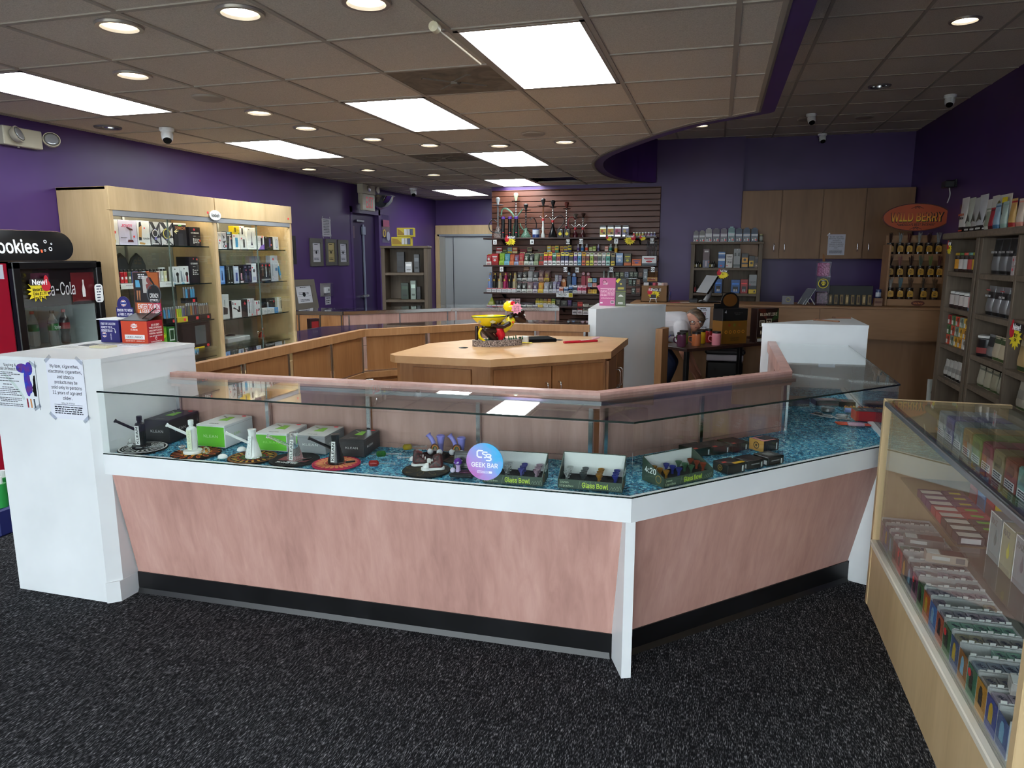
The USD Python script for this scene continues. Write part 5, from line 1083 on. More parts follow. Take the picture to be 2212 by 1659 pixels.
case('vape_box','black and white scribble patterned box in the right bay',Cc[1],'#c6c6d0',[('p',[(.1,.9),(.5,.6),(.9,.95),(.6,.7)],'#2a2a34'),('p',[(.1,.45),(.9,.5),(.5,.3)],'#3a3a44'),('c',.5,.18,.25,'#2a2a34'),('c',.5,.18,.15,'#c6c6d0'),('c',.8,.18,.12,'#e0344a')],z=ZR1)
case('vape_box','dark grey box with blue top in the right bay',Cc[2],'#3a4048',[('r',.1,.7,.86,.98,'#8ac0e4'),('p',[(.35,.05),(.75,.05),(.62,.75),(.48,.75)],'#b9bcc4'),('c',.75,.62,.12,'#f08a8a'),('r',.1,.8,.76,.8,'#d8d8d8')],z=ZR1)
case('vape_box','white box with blue device picture in the right bay',Cc[3],'#eceeee',[('r',.36,.72,.14,.78,'#4a9ac8'),('c',.2,.88,.07,'#e0344a')],z=ZR1)
case('vape_box','yellow box stacked on the blue device box',Cc[4],'#d8be1e',[('r',.2,.42,.25,.8,'#5a4a10'),('r',.55,.9,.5,.55,'#8a7a14'),('r',.8,.96,.02,.14,'#3a8a4a')],d=.055,z=ZR1 + Cc[3][3] + .0005)
case('vape_box','white box with black device picture in the right bay',Cc[5],'#eaecec',[('r',.42,.72,.15,.78,'#2f3236'),('r',.5,.58,.2,.74,'#84888c'),('c',.2,.84,.08,'#e0344a')],z=ZR1)
case('vape_box','upper white box with black pen picture in the right bay',Cc[6],'#eceeee',[('r',.36,.66,.2,.8,'#2a2a2e'),('c',.15,.86,.09,'#e0344a')],d=.055,z=ZR1 + Cc[5][3] + .0005)
case('vape_box','tall white box with whisk shaped device in the right bay',Cc[7],'#f0f0f0',[('p',[(.4,.2),(.62,.2),(.54,.36),(.53,.8),(.5,.8),(.48,.36)],'#4a4658'),('r',.15,.3,.9,.93,'#888888'),('l',.3,.7,.06,.1,1,'#9a9aa0')],d=.08,z=ZR1)
case('vape_box','white box with black device and purple corner in the right bay',Cc[8],'#e8e8ec',[('p',[(.3,0),(1,0),(1,.4),(.6,.3)],'#8a6ac0'),('r',.58,.80,.15,.84,'#26242e'),('c',.78,.92,.07,'#e0344a'),('l',.1,.45,.5,.85,4,'#b8bcc4')],z=ZR1)
case('vape_box','black box with violet device in the right bay',Cc[9],'#22201e',[('r',.5,.74,.2,.88,'#4a4480'),('c',.78,.38,.08,'#f0847a'),('r',.1,.25,.9,.95,'#dcdcdc')],z=ZR1)
case('vape_box','white box with blue outline device, rightmost on the right bay top shelf',Cc[10],'#eaecf0',[('r',.46,.78,.12,.8,'#6a86b0'),('r',.54,.70,.18,.76,'#e0e4ec')],z=ZR1)
D = CASE_D
case('blister_pack','blue blister pack, leftmost on the right bay second shelf',D[0],'#5a8ad0',[('r',.15,.85,.1,.9,'#86b0e8'),('p',[(.35,.2),(.65,.2),(.55,.75),(.45,.75)],'#2a4a8a')],d=.03,z=ZR2)
case('vape_box','black box with two silver pens in the right bay',D[1],'#202422',[('r',.32,.42,.2,.9,'#a8b0ac'),('r',.68,.76,.25,.85,'#5a625e'),('r',.2,.4,.04,.08,'#d8d8d8'),('r',.6,.85,.04,.08,'#d8d8d8')],z=ZR2)
case('vape_box','pale box with navy vertical lettering in the right bay',D[2],'#b8c2d8',[('r',.35,.72,.12,.62,'#3a4a8a'),('r',.2,.8,.8,.9,'#dce2ec')],z=ZR2)
case('vape_box','black box with pink pen in the right bay',D[3],'#16141c',[('r',.35,.62,.18,.55,'#d898a8'),('r',.2,.9,.02,.12,'#cfc8cc'),('c',.3,.8,.06,'#cccccc')],z=ZR2)
for k in range(2): case('vape_box',['left','right'][k] + ' of the two navy boxes with thin pens in the right bay',D[4 + k],'#1c1c34',[('r',.4,.46,.15,.6,'#8a86b8'),('r',.6,.66,.1,.55,'#6a66a0'),('c',.6,.7,.12,'#f0707a'),('r',.2,.7,.85,.9,'#9a9ab0')],z=ZR2)
case('vape_box','white box with black pod in the right bay',D[6],'#d6dae2',[('c',.5,.62,.22,'#2c3038'),('r',.2,.8,.1,.3,'#a9b0d0'),('c',.2,.78,.1,'#e0344a')],z=ZR2)
case('vape_box','narrow dark box with red dot in the right bay',D[7],'#20222c',[('c',.6,.7,.18,'#e0505a'),('r',.3,.6,.1,.5,'#4a5a7a')],z=ZR2)
case('vape_box','wide black box showing three devices with red dots',D[8],'#1e1e20',[('c',.22,.86,.06,'#e0404a'),('c',.56,.86,.06,'#e0404a'),('c',.9,.86,.06,'#e0404a'),('r',.18,.28,.3,.75,'#7a5a4c'),('r',.5,.6,.25,.8,'#b0b4b4'),('r',.82,.9,.3,.75,'#5a5a5e'),('l',.08,.95,.06,.16,2,'#d8d8d8')],z=ZR2)
case('vape_box','tall silver box with red sticker in the right bay',D[9],'#b4b8c2',[('c',.35,.86,.1,'#e0344a'),('r',.6,.9,.4,.52,'#4a78a0'),('p',[(.1,.05),(.5,.2),(.3,.1)],'#8a8ea8'),('r',.15,.25,.2,.7,'#8f939c')],z=ZR2)
case('vape_box','pair of silver boxes behind the three device box',D[10],'#a8aab2',[('r',.48,.5,0,1,'#74767e'),('p',[(.55,.3),(.9,.95),(.7,.95)],'#d4d6dc')],x=-4.72,z=ZR2)
t = thing('pen_torch','light blue and white pen leaning at the right end of the case','pen',(-4.60,6.86,ZR2),rot=(0,0,90)); obj('barrel',tube([(.0,0,.16),(.03,0,.06)],.012,10),M('#58a8dc',.3),t,smooth=40); obj('tip',tube([(.03,0,.06),(.048,0,.003)],[.009,.004],10),M('#d8dadc',.3),t,smooth=40); obj('cap',tube([(.0,0,.16),(-.018,0,.215)],.012,10),M('#e2e4e6',.3),t,smooth=40)
E_ = CASE_E
case('vape_box','tall white box with black stand picture, leftmost on right bay third shelf',E_[0],'#d2d3d3',[('p',[(.1,.18),(.7,.18),(.75,.42),(.5,.46),(.15,.5)],'#2a2a2c'),('r',.3,.42,.5,.78,'#9aa0a0')],z=ZR3)
case('vape_box','white box with black spine and pipe picture',E_[1],'#dedfe0',[('p',[(.1,.55),(.5,.45),(.6,.3),(.85,.3),(.85,.65),(.7,.65),(.68,.42),(.2,.62)],'#232326'),('c',.35,.8,.06,'#e0344a'),('r',.08,.16,.75,.92,'#2a2a2a')],z=ZR3,side='#1a1a1c')
case('vape_box','black box with red diamond mark',E_[2],'#222224',[('p',[(.35,.75),(.55,.66),(.72,.76),(.52,.88)],'#d8404a'),('r',.4,.5,.4,.44,'#6a2a2a')],z=ZR3)
case('vape_box','white box with dark pen and pink dot',E_[3],'#d8dade',[('r',.42,.6,.15,.82,'#3a3e4a'),('c',.3,.9,.16,'#e86a7a')],z=ZR3)
case('vape_box','narrow pale box beside the pen box',E_[4],'#c9cbd0',[('r',.35,.6,.1,.9,'#b2b4ba'),('r',0,.3,.02,.1,'#e86a7a')],z=ZR3)
case('vape_box','lower white and red box in the small stack',E_[6],'#dcdcdf',[('r',.1,.25,.0,.8,'#c83a48'),('r',.5,.65,.6,.9,'#2a2a2e'),('c',.4,.65,.08,'#e0344a')],z=ZR3,d=.08)
case('vape_box','upper white and red box in the small stack',(6.41,.10,0,.068),'#dcdcdf',[('r',.2,.35,.5,.9,'#c83a48'),('r',.6,.75,.5,.95,'#2a2a2e')],z=ZR3 + E_[6][3] + .0005,d=.075)
for k,(a,c) in enumerate(((6.50,'#d4d6d8'),(6.565,'#cfd2d6'),(6.63,'#d6d8da'),(6.70,'#4a94d0'))): pbox('flat_box','%s flat box, %s in the low row on right bay third shelf' % (['white','pale grey','white','blue'][k],ORD[k]),'box',(-4.585,a,ZR3),90,.062,.09,.058,c,[('l',.15,.85,.3,.7,2,'#a0a4aa')])
case('vape_box','black box with white vertical lettering near the right end',E_[8],'#2c2a28',[('r',.12,.22,.2,.75,'#d0d0d0'),('l',.4,.8,.8,.88,1,'#bbbbbb'),('c',.85,.75,.07,'#e0344a'),('c',.3,.1,.08,'#a8a8a8'),('c',.7,.1,.08,'#a8a8a8')],x=-4.66,z=ZR3)
case('vape_box','white and cream box, rightmost on right bay third shelf',E_[9],'#d4d0bc',[('r',0,.3,0,1,'#dcdee0'),('r',.58,.7,.2,.8,'#6a6a68'),('r',.5,.8,.88,.93,'#8a8a86')],x=-4.64,z=ZR3)
t = thing('storage_box','grey storage box with white lid at the bottom of the case','box',(-4.68,6.06,.461),90); obj('box',cb(-.17,.17,-.12,.12,0,.28,.006),M('#7e8486',.4),t); obj('lid',cb(-.178,.178,-.128,.128,.27,.345,.006),M('#b9bcbd',.4),t); obj('handle',tube(spline([(-.06,-.13,.12),(-.03,-.135,.27),(.03,-.135,.28),(.08,-.13,.14)],4),.004,6),M('#4a4e50',.4),t,smooth=True); obj('cloth',mv(sph(.05,(.06,.02,.345),2,(1,.8,.3 / .8)),(0,0,.21),s=(1,1,1)) if 0 else mv(sph(1,(0,0,0),2),(.06,.02,.347),s=(.06,.04,.016)),BLACK,t,smooth=True)
t = thing('red_gadget','red glass gadget on clear stand low in the case','gadget',(-4.62,6.52,.7085)); obj('arm',tube([(0,-.05,.10),(0,.06,.125)],.004,8),CHROME,t); obj('knob',sph(.014,(0,-.06,.10),1),CHROME,t); obj('bulb',lathe([(.0,0),(.03,.01),(.034,.05),(.02,.085),(.008,.10)],14),M('#8a1418',.15),t,smooth=60)
# ================================================================ goods in the front counters
ZV = .7225
def mandala(name,label,x,y,r,cols,th=.006,seed=0):
    """round mat with rings and petals printed on it"""
    t = thing(name,label,'mat',(x,y,ZV - .003))
    obj('mat',lathe([(r,0),(r,th * .7),(r * .98,th)],40),M(cols[0],.8,spec=.2),t)
    for k,(kind,a,b,n,c) in enumerate(cols[1]):
        z = th + .0003 * (k + 1)
        if kind == 'ring': p = ell(a * r,a * r,40).difference(ell(b * r,b * r,40))
        elif kind == 'disc': p = ell(a * r,a * r,40)
        elif kind == 'star': p = star(n,b * r,a * r)
        elif kind == 'petals': p = unary_union([affinity.rotate(ell((a - b) * r / 2,(a - b) * r / 5,14,((a + b) * r / 2,0)),360 * i / n,origin=(0,0)) for i in range(n)])
        obj('print',prism(p,z - .0003,z),M(c,.8,spec=.2),t)
    return t
mandala('round_mat','black and white ringed mat under the black bottle pipe',-2.525,2.613,.107,('#1a1a1a',[('ring',.97,.90,0,'#d8d8d8'),('ring',.82,.78,0,'#bdbdbd'),('petals',.75,.5,22,'#c9c9c9'),('ring',.48,.44,0,'#d8d8d8'),('petals',.42,.1,12,'#bcbcbc')]))
mandala('round_mat','orange and brown flame patterned mat under the white bottle pipe',-2.228,2.608,.108,('#22150f',[('petals',.97,.55,16,'#c4682a'),('petals',.9,.62,16,'#7a2a1a'),('petals',.62,.2,11,'#d99a3a'),('star',.3,.15,8,'#8a3a1c')]))
mandala('round_mat','red, gold and green mandala mat under the white beaker pipe',-1.94,2.618,.106,('#1f1812',[('ring',.98,.88,0,'#7a4a1c'),('petals',.86,.6,20,'#c89a3a'),('ring',.6,.54,0,'#9a2a1c'),('petals',.54,.3,14,'#5a7a3a'),('star',.3,.15,10,'#d0b050')]))
m4 = mandala('round_mat','black mat with red panel and white lettering under the clear beaker',-1.742,2.638,.108,('#151515',[('ring',.98,.94,0,'#222222')]))
obj('panel',bx(-.06,.075,-.035,.025,.0062,.0066),M('#7a2a30',.8),m4); obj('lettering',mv(text('IN DAB WE',.018,.0004,True,width=.10),(0,-.062,.0064)),M('#d8d8d8',.8),m4)
mandala('round_mat','crimson mat with gold sun pattern under the black beaker',-1.537,2.639,.103,('#b8284a',[('ring',.97,.93,0,'#8a1a36'),('petals',.88,.5,24,'#dc8a5a'),('ring',.5,.46,0,'#e0b070'),('star',.44,.25,16,'#d8944a'),('disc',.2,0,0,'#8a2036')]))
mandala('round_mat','black mat with gold flower outline under the little boots',-1.126,2.652,.10,('#191713',[('petals',.92,.35,8,'#6b5a34'),('petals',.86,.40,8,'#1d1a15'),('disc',.4,0,0,'#3a3420'),('star',.3,.2,9,'#6a6a30')]))
mandala('round_mat','dark red mat behind the black mat with beaded print',-1.172,2.845,.085,('#3a1a1e',[('ring',.97,.9,0,'#4c2226'),('disc',.6,0,0,'#2a1214')]))
mandala('round_mat','brown mat with coloured chakra dots under the right cone pipes',-1.062,2.862,.085,('#2c241d',[('ring',.98,.9,0,'#4a3a2c'),('petals',.5,.1,4,'#8a6a3a'),('star',.2,.1,6,'#b04a3a')]))
whiteg = M('#e4e8e6',.12)
def pipe_arm(a,b,r,mat,t):
    obj('mouthpiece',tube([a,b],r,12),mat,t,smooth=40); d = (np.array(b) - a) / np.linalg.norm(np.array(b) - a)
    obj('lip',tube([np.array(b) - d * .006,np.array(b) + d * .002],r * 1.35,12),mat,t,smooth=40)
def bong(label,x,y,mat,kind,labelc,dz,inkc,collar=None):
    t = thing('bubbler_pipe',label,'pipe',(x,y,ZV + .0035))
    if kind == 'bottle':
        obj('foot',lathe([(.040,0),(.042,.006),(.040,.014),(.026,.018)],24),mat,t,smooth=50); obj('body',lathe([(.021,.016),(.0225,.022),(.0225,.108),(.018,.118),(.0105,.121)],20),mat,t,smooth=50)
        obj('cap',lathe([(.0095,.119),(.0095,.130),(.012,.131),(.012,.150),(.010,.152)],16),mat,t,smooth=40); h0,h1 = .02,.11; lw = .012
        pipe_arm((-.012,-.012,.088),(-.070,-.068,.140),.0065,mat,t)
    else:
        obj('body',lathe([(.034,0),(.036,.004),(.034,.018),(.019,.072),(.0155,.09),(.0165,.112),(.0185,.122),(.0185,.126),(.013,.127)],24),mat,t,smooth=50); h0,h1 = .012,.10; lw = .009
        pipe_arm((-.012,-.010,.066),(-.085,-.066,.120),.0062,mat,t)
    # vertical printed strip facing the shop front
    o = np.array((.004,-.0232 if kind == 'bottle' else -.030,(h0 + h1) / 2)); u = np.array((0,0,1.0)) if kind == 'bottle' else np.array((0,.16,1.0))
    obj('label_strip',place(bx(-lw,lw,-(h1 - h0) / 2,(h1 - h0) / 2,0,.0008),o,(1,0,0),u),M(labelc,.5),t)
    obj('lettering',place(mv(text('KLEAN',.011,.0005,True,width=(h1 - h0) * .86),rz=90),o + np.array((0,-.001,0)),(1,0,0),u),M(inkc,.6),t)
    return t
bong('black bottle shaped pipe on the leftmost mat',-2.522,2.602,BLACKG,'bottle','#d6d6d4',0,'#26262a')
bong('frosted white bottle shaped pipe with pale green strip',-2.236,2.598,whiteg,'bottle','#d8e2c2',0,'#c0cca8')
bong('white beaker shaped pipe on the red and gold mat',-1.93,2.612,whiteg,'beaker','#e6eae8',0,'#cfd4d2')
bong('clear glass beaker pipe on the lettered mat',-1.722,2.612,clearg,'beaker','#d0d4d0',0,'#5a605c')
bong('black beaker shaped pipe on the crimson mat',-1.534,2.632,BLACKG,'beaker','#cfcfcd',0,'#2a2a2e')
def bits(label,x,y,parts):
    t = thing('glass_bowl_piece',label,'glass piece',(x,y,ZV + .004))
    for k,p in enumerate(parts): obj(p[0],p[1],clearg,t,smooth=50)
ball = lambda x,y,z,r: sph(r,(x,y,z),2)
bits('clear glass stopper left of the black bottle pipe',-2.585,2.60,[('ball',ball(0,0,.012,.012)),('spike',lathe([(.008,.02),(.004,.03),(.007,.036),(0,.042)],12)),('ball',ball(.012,.016,.010,.009))])
bits('clear glass bulb lying right of the black bottle pipe',-2.46,2.60,[('bulb',ball(.03,.02,.014,.014)),('stem',tube([(-.03,-.012,.006),(.02,.012,.012)],.005,10)),('foot',ball(-.032,-.014,.007,.008))])
bits('clear glass stopper left of the white bottle pipe',-2.295,2.60,[('ball',ball(0,0,.012,.011)),('ring',lathe([(.014,.02),(.017,.024),(.014,.028)],14))])
bits('clear glass handle right of the white bottle pipe',-2.165,2.60,[('ring',tube([(.014 * math.cos(a),0,.016 + .014 * math.sin(a)) for a in np.linspace(0,6.28,16)],.0035,8)),('ball',ball(-.02,0,.008,.008))])
for i,(x,y) in enumerate(((-2.063,2.576),(-2.058,2.702),(-1.235,2.775))):
    t = thing('white_shell','small white dome lying on the blue gravel, ' + ['front one beside the orange mat','rear one beside the orange mat','one behind the little boots'][i],'dome',(x,y,ZV)); obj('dome',mv(lathe([(.021,0),(.020,.008),(.013,.015),(0,.018)],18),(0,0,0)),M('#eceeee',.3),t,smooth=50)
for i,x in enumerate((-1.90,-1.70,-1.505)):
    t = thing('dab_tool','short black tool lying on mat, ' + ['beside the white beaker','beside the clear beaker','beside the black beaker'][i],'tool',(x + .02,2.585 + .02 * i,ZV + .008),[35,55,40][i]); obj('handle',tube([(0,0,.004),(.04,0,.004)],.0045,8),BLACK,t,smooth=40); obj('tip',tube([(-.03,0,.003),(0,0,.004)],.0015,6),CHROME,t)
# klean cartons: long boxes with lids; local x = width, local +y = away from the window
def klean(label,fl,fr,far,h,body,face,top=None,word='#c9c9c9',art='bottle'):
    fl,fr,far = (np.array(q,float) for q in (fl,fr,far)); w = np.hypot(*(fr - fl)); d = np.hypot(*(far - fr)); a = math.degrees(math.atan2(*(fr - fl)[::-1])); c = (fl + fr) / 2
    t = thing('pipe_box',label,'box',(c[0],c[1],ZV - .001),a)
    obj('carton',cb(-w / 2,w / 2,0,d,0,h,.002),M(body,.4),t); obj('lid_line',bx(-w / 2 - .0005,w / 2 + .0005,-.0005,d,h - .012,h - .011),M(shade(body,.75),.5),t)
    if face: obj('front_panel',bx(-w / 2 + .004,w / 2 - .004,-.0008,0,.004,h - .008),M(face,.4),t)
    obj('lettering',front(mv(text('KLEAN',h * .12,.0006,False,width=w * .5),(0,h * .5,0)),-.0008),M(word,.5),t)
    obj('side_lettering',place(text('KLEAN',h * .12,.0006,False,width=min(.08,d * .35)),(w / 2 + .0002,d * .35,h * .5),(0,1,0),(0,0,1)),M(word,.5),t)
    if top: obj('top_panel',bx(-w / 2 + .001,w / 2 - .001,.001,d - .001,h,h + .0006),M(top,.4),t)
    z = h + .0007
    obj('green_mark',prism(Polygon([(-w * .16,d * .42),(w * .16,d * .42),(w * .10,d * .78),(-w * .10,d * .78)]),z,z + .0006),M('#86c83a',.5),t); obj('tube_mark',prism(Polygon([(-w * .05,d * .62),(-w * .36,d * .80),(-w * .33,d * .83),(-w * .02,d * .66)]),z,z + .0008),M('#9aa08f',.5),t)
    obj('top_print',mv(text('DAB RIG',.012,.0005,width=w * .3),(0,d * .14,z)),M('#8f948f',.5),t); obj('sticker',prism(ell(.012,.008,12,(w * .28,d * .92)),z,z + .0008),TAGR,t)
klean('long black carton behind the black bottle pipe',(-2.602,2.712),(-2.468,2.722),(-2.455,2.945),.110,'#222325',None)
klean('large white carton with green end behind the white bottle pipe',(-2.305,2.711),(-2.154,2.716),(-2.150,2.935),.106,'#d9dcde','#63c02c','#e4e6e6','#b8dca0')
klean('white carton with green end behind the white beaker',(-1.999,2.726),(-1.842,2.739),(-1.845,2.935),.083,'#d9dcde','#63c02c','#e4e6e6','#8fd860')
klean('grey carton half white on top behind the clear beaker',(-1.800,2.739),(-1.652,2.748),(-1.640,2.940),.083,'#8d9093',None,'#c9cccb','#e0e2e2')
klean('black carton with green mark behind the black beaker',(-1.584,2.749),(-1.466,2.759),(-1.463,2.945),.078,'#222325',None)
def glasspipe(label,x,y,a,c,L=.11):
    g = usdkit.material(stage,'/World/Looks/tinted_' + c.lstrip('#'),{'p': ('principled_bsdf',{'base_color': srgb(c),'roughness': .05,'transmission_weight': .55,'ior': 1.3})},[],surface='p.BSDF')
    t = thing('glass_hand_pipe',label,'glass pipe',(x,y,ZV + .004),a); obj('chamber',mv(lathe([(.006,0),(.0135,.006),(.0135,.036),(.006,.042)],16),(0,0,.012),ry=90),g,t,smooth=50)
    obj('stem',tube([(.042,0,.012),(L,0,.008)],.0035,8),clearg,t,smooth=40); obj('end',tube([(L - .006,0,.008),(L,0,.008)],.0055,8),clearg,t); obj('mouth',tube([(0,0,.012),(-.022,0,.010)],.003,8),clearg,t)
glasspipe('clear glass pipe with red chamber',-1.375,2.622,24,'#b02420'); glasspipe('clear glass pipe with green chamber',-1.411,2.765,26,'#2f7a2c'); glasspipe('clear glass pipe with yellow chamber',-1.345,2.90,30,'#c2a81c')
t = thing('glass_hand_pipe','plain clear glass tube lying behind the boots','glass pipe',(-1.30,2.76,ZV + .004),25); obj('stem',tube([(0,0,.006),(.10,0,.006)],.004,8),clearg,t); obj('end',ball(0,0,.008,.008),clearg,t)
lav = M('#8a86d0',.18)
for i,(x,y,xx,yy) in enumerate(((-1.183,2.873,-1.165,2.915),(-1.086,2.888,-1.062,2.905))):
    t = thing('cone_pipe','lavender glass pipe with rainbow arch and clouds, ' + ['left','right'][i] + ' one of the pair','pipe',(x,y,ZV + .006),group='lavender rainbow pipes')
    obj('cone',lathe([(.010,0),(.013,.03),(.017,.06),(.020,.072),(.017,.076),(.012,.07)],16,(xx - x,yy - y,0)),lav,t,smooth=50); obj('neck',tube(spline([(.0,.01,.03),(-.01,.01,.06),(-.03,.01,.085)],4),[.010] * 8 + [.014],12),lav,t,smooth=40)
    for k,c in enumerate(('#4a2a22','#c8742a','#3a6a3a')): obj('arch',tube([(.012 + (.019 - .005 * k) * math.cos(a),-.012,.024 + (.024 - .005 * k) * math.sin(a)) for a in np.linspace(0,math.pi,12)],.003,6),M(c,.4),t,smooth=True)
    for sx in (-.010,.034): obj('cloud',sph(.0135,(sx,-.014,.013),2),M('#dcdce2',.4),t,smooth=True)
# little boots
def boot(label,x,y,rz):
    t = thing('mini_boot',label,'boot',(x,y,ZV + .004),rz)
    sole = affinity.scale(unary_union([ell(.020,.016,16,(.030,0)),ell(.016,.014,14,(-.028,0)),sbox(-.03,-.013,.03,.013)]),1,1)
    obj('sole',prism(sole.buffer(.002),0,.010),M('#e6e6e4',.5),t)
    import manifold3d as m3
    hull = lambda ps: (lambda h: TM(h.vertices,h.faces,process=False))(trimesh.convex.convex_hull(np.vstack([np.asarray(sph(r,c,2).vertices) for c,r in ps])))
    obj('upper',cat(hull([((-.026,0,.018),.014),((.012,0,.016),.013),((-.012,0,.034),.012)]),hull([((-.028,0,.02),.013),((-.024,0,.058),.013),((-.008,0,.052),.011)])),noise_mat('boot_%d' % int(abs(x * 1000)),[(.4,'#1f1312'),(.6,'#5a1f20')],(90,90,90),.4),t,smooth=True)
    obj('toe_cap',hull([((.028,0,.016),.013),((.034,0,.012),.011)]),M('#e2e2e0',.4),t,smooth=True)
    for k in range(4): obj('lace',tube(spline([(.012 - .009 * k,-.011,.028 + .009 * k),(.014 - .009 * k,0,.036 + .009 * k),(.012 - .009 * k,.011,.030 + .009 * k)],3),.0018,5),M('#e8e8e6',.6),t,smooth=True)
boot('small dark red boot with white toe, rear one',-1.165,2.70,25); boot('small dark red boot with white toe, front one',-1.095,2.655,205)
# pipe case with mushroom pipe
t = thing('pipe_case','open black case holding a purple mushroom pipe','case',(-.955,2.635,ZV),6)
obj('tray',cb(-.05,.05,-.05,.012,0,.018,.006),M('#17171a',.4),t); obj('lid',mv(cb(-.05,.05,-.010,.010,0,.075,.006),(0,.025,.014),rx=-12),M('#1c1c1f',.4),t); obj('lid_recess',mv(cb(-.038,.038,-.0125,-.008,.012,.062,.003),(0,.025,.014),rx=-12),M('#101012',.3),t)
obj('insert',cb(-.012,.042,-.040,-.005,.017,.022,.003),M('#4a1f3c',.3),t)
pp = M('#5a2a90',.2); obj('mushroom_stem',lathe([(.011,0),(.008,.02),(.012,.034)],14,(-.018,-.02,.018)),M('#b9a0cc',.3),t,smooth=50); obj('mushroom_cap',lathe([(.012,.030),(.018,.036),(.016,.048),(.008,.056),(0,.058)],16,(-.018,-.02,.018)),pp,t,smooth=50)
for k in range(5): obj('spot',sph(.003,(-.018 + .0155 * math.cos(1.3 * k - 2.6),-.02 + .0155 * math.sin(1.3 * k - 2.6),.058 + .003 * (k % 3)),1),WHITE,t)
obj('marble',sph(.011,(-.038,-.03,.026),2),M('#cfc6dc',.15),t,smooth=True)
# round vape sign stuck to the glass
gk = usdkit.material(stage,'/World/Looks/sign_gradient',{'tc': ('texture_coordinate',{}),'s': ('separate_xyz',{}),'n': ('noise_texture',{'scale': 13.0,'detail': 1.0,'distortion': 2.5}),'a': ('math',{'math_type': 'multiply_add','value2': 4.2,'value3': .5}),'b': ('math',{'math_type': 'multiply_add','value2': 3.4}),'c': ('math',{'math_type': 'multiply_add','value2': .35}),'d': ('math',{'math_type': 'add','value2': -.175}),
    'r': ('rgb_ramp',{'ramp': [(.05,srgb('#c060b0')),(.3,srgb('#b48fd6')),(.55,srgb('#8fa6e6')),(.8,srgb('#4ab4ea')),(1,srgb('#3aa4e4'))]}),'p': ('principled_bsdf',{'roughness': .35})},
    [('tc.object','s.vector'),('tc.object','n.vector'),('s.x','a.value1'),('s.z','b.value1'),('a.value','b.value3'),('n.fac','c.value1'),('b.value','c.value3'),('c.value','d.value1'),('d.value','r.fac'),('r.color','p.base_color')],surface='p.BSDF')
sg = FS[0]; p = sg.P((-.822 - sg.a[0]) / sg.u[0],-.006)
t = thing('round_sign','round pink and blue sign standing against the glass of the front counter','sign',(p[0],p[1],.825),math.degrees(math.atan2(sg.u[1],sg.u[0])))
obj('disc',front(prism(ell(.0735,.0735,48),0,.003)),gk,t)
wl = M('#f4f4f8',.5)
def stroke(pts,w): return LineString(pts).buffer(w / 2,cap_style=2,join_style=1,quad_segs=4)
obj('logo',front(prism(unary_union([stroke([(-.006,.043),(-.024,.043),(-.029,.038),(-.029,.022),(-.024,.017),(-.010,.017)],.006),stroke([(.012,.038),(-.004,.038),(-.008,.034),(-.006,.030),(.008,.026),(.008,.020),(.003,.017),(-.002,.017)],.005),stroke([(.008,.030),(.020,.030),(.025,.027),(.024,.022),(.012,.019),(.025,.016),(.026,.010),(.021,.006),(.006,.006)],.0055)]),.003,.0036)),wl,t)
obj('lettering',front(mv(text('GEEK BAR',.0175,.0006,True,width=.105),(0,-.0135,.003))),wl,t); obj('web_address',front(mv(prism(rrect(-.03,.03,-.0045,.0045,.003).difference(rrect(-.0285,.017,-.0035,.0035,.002)),0,.0006),(0,-.041,.003))),wl,t); obj('small_print',front(mv(text('www.geekbar.com',.004,.0005,width=.042),(-.006,-.041,.003))),wl,t)
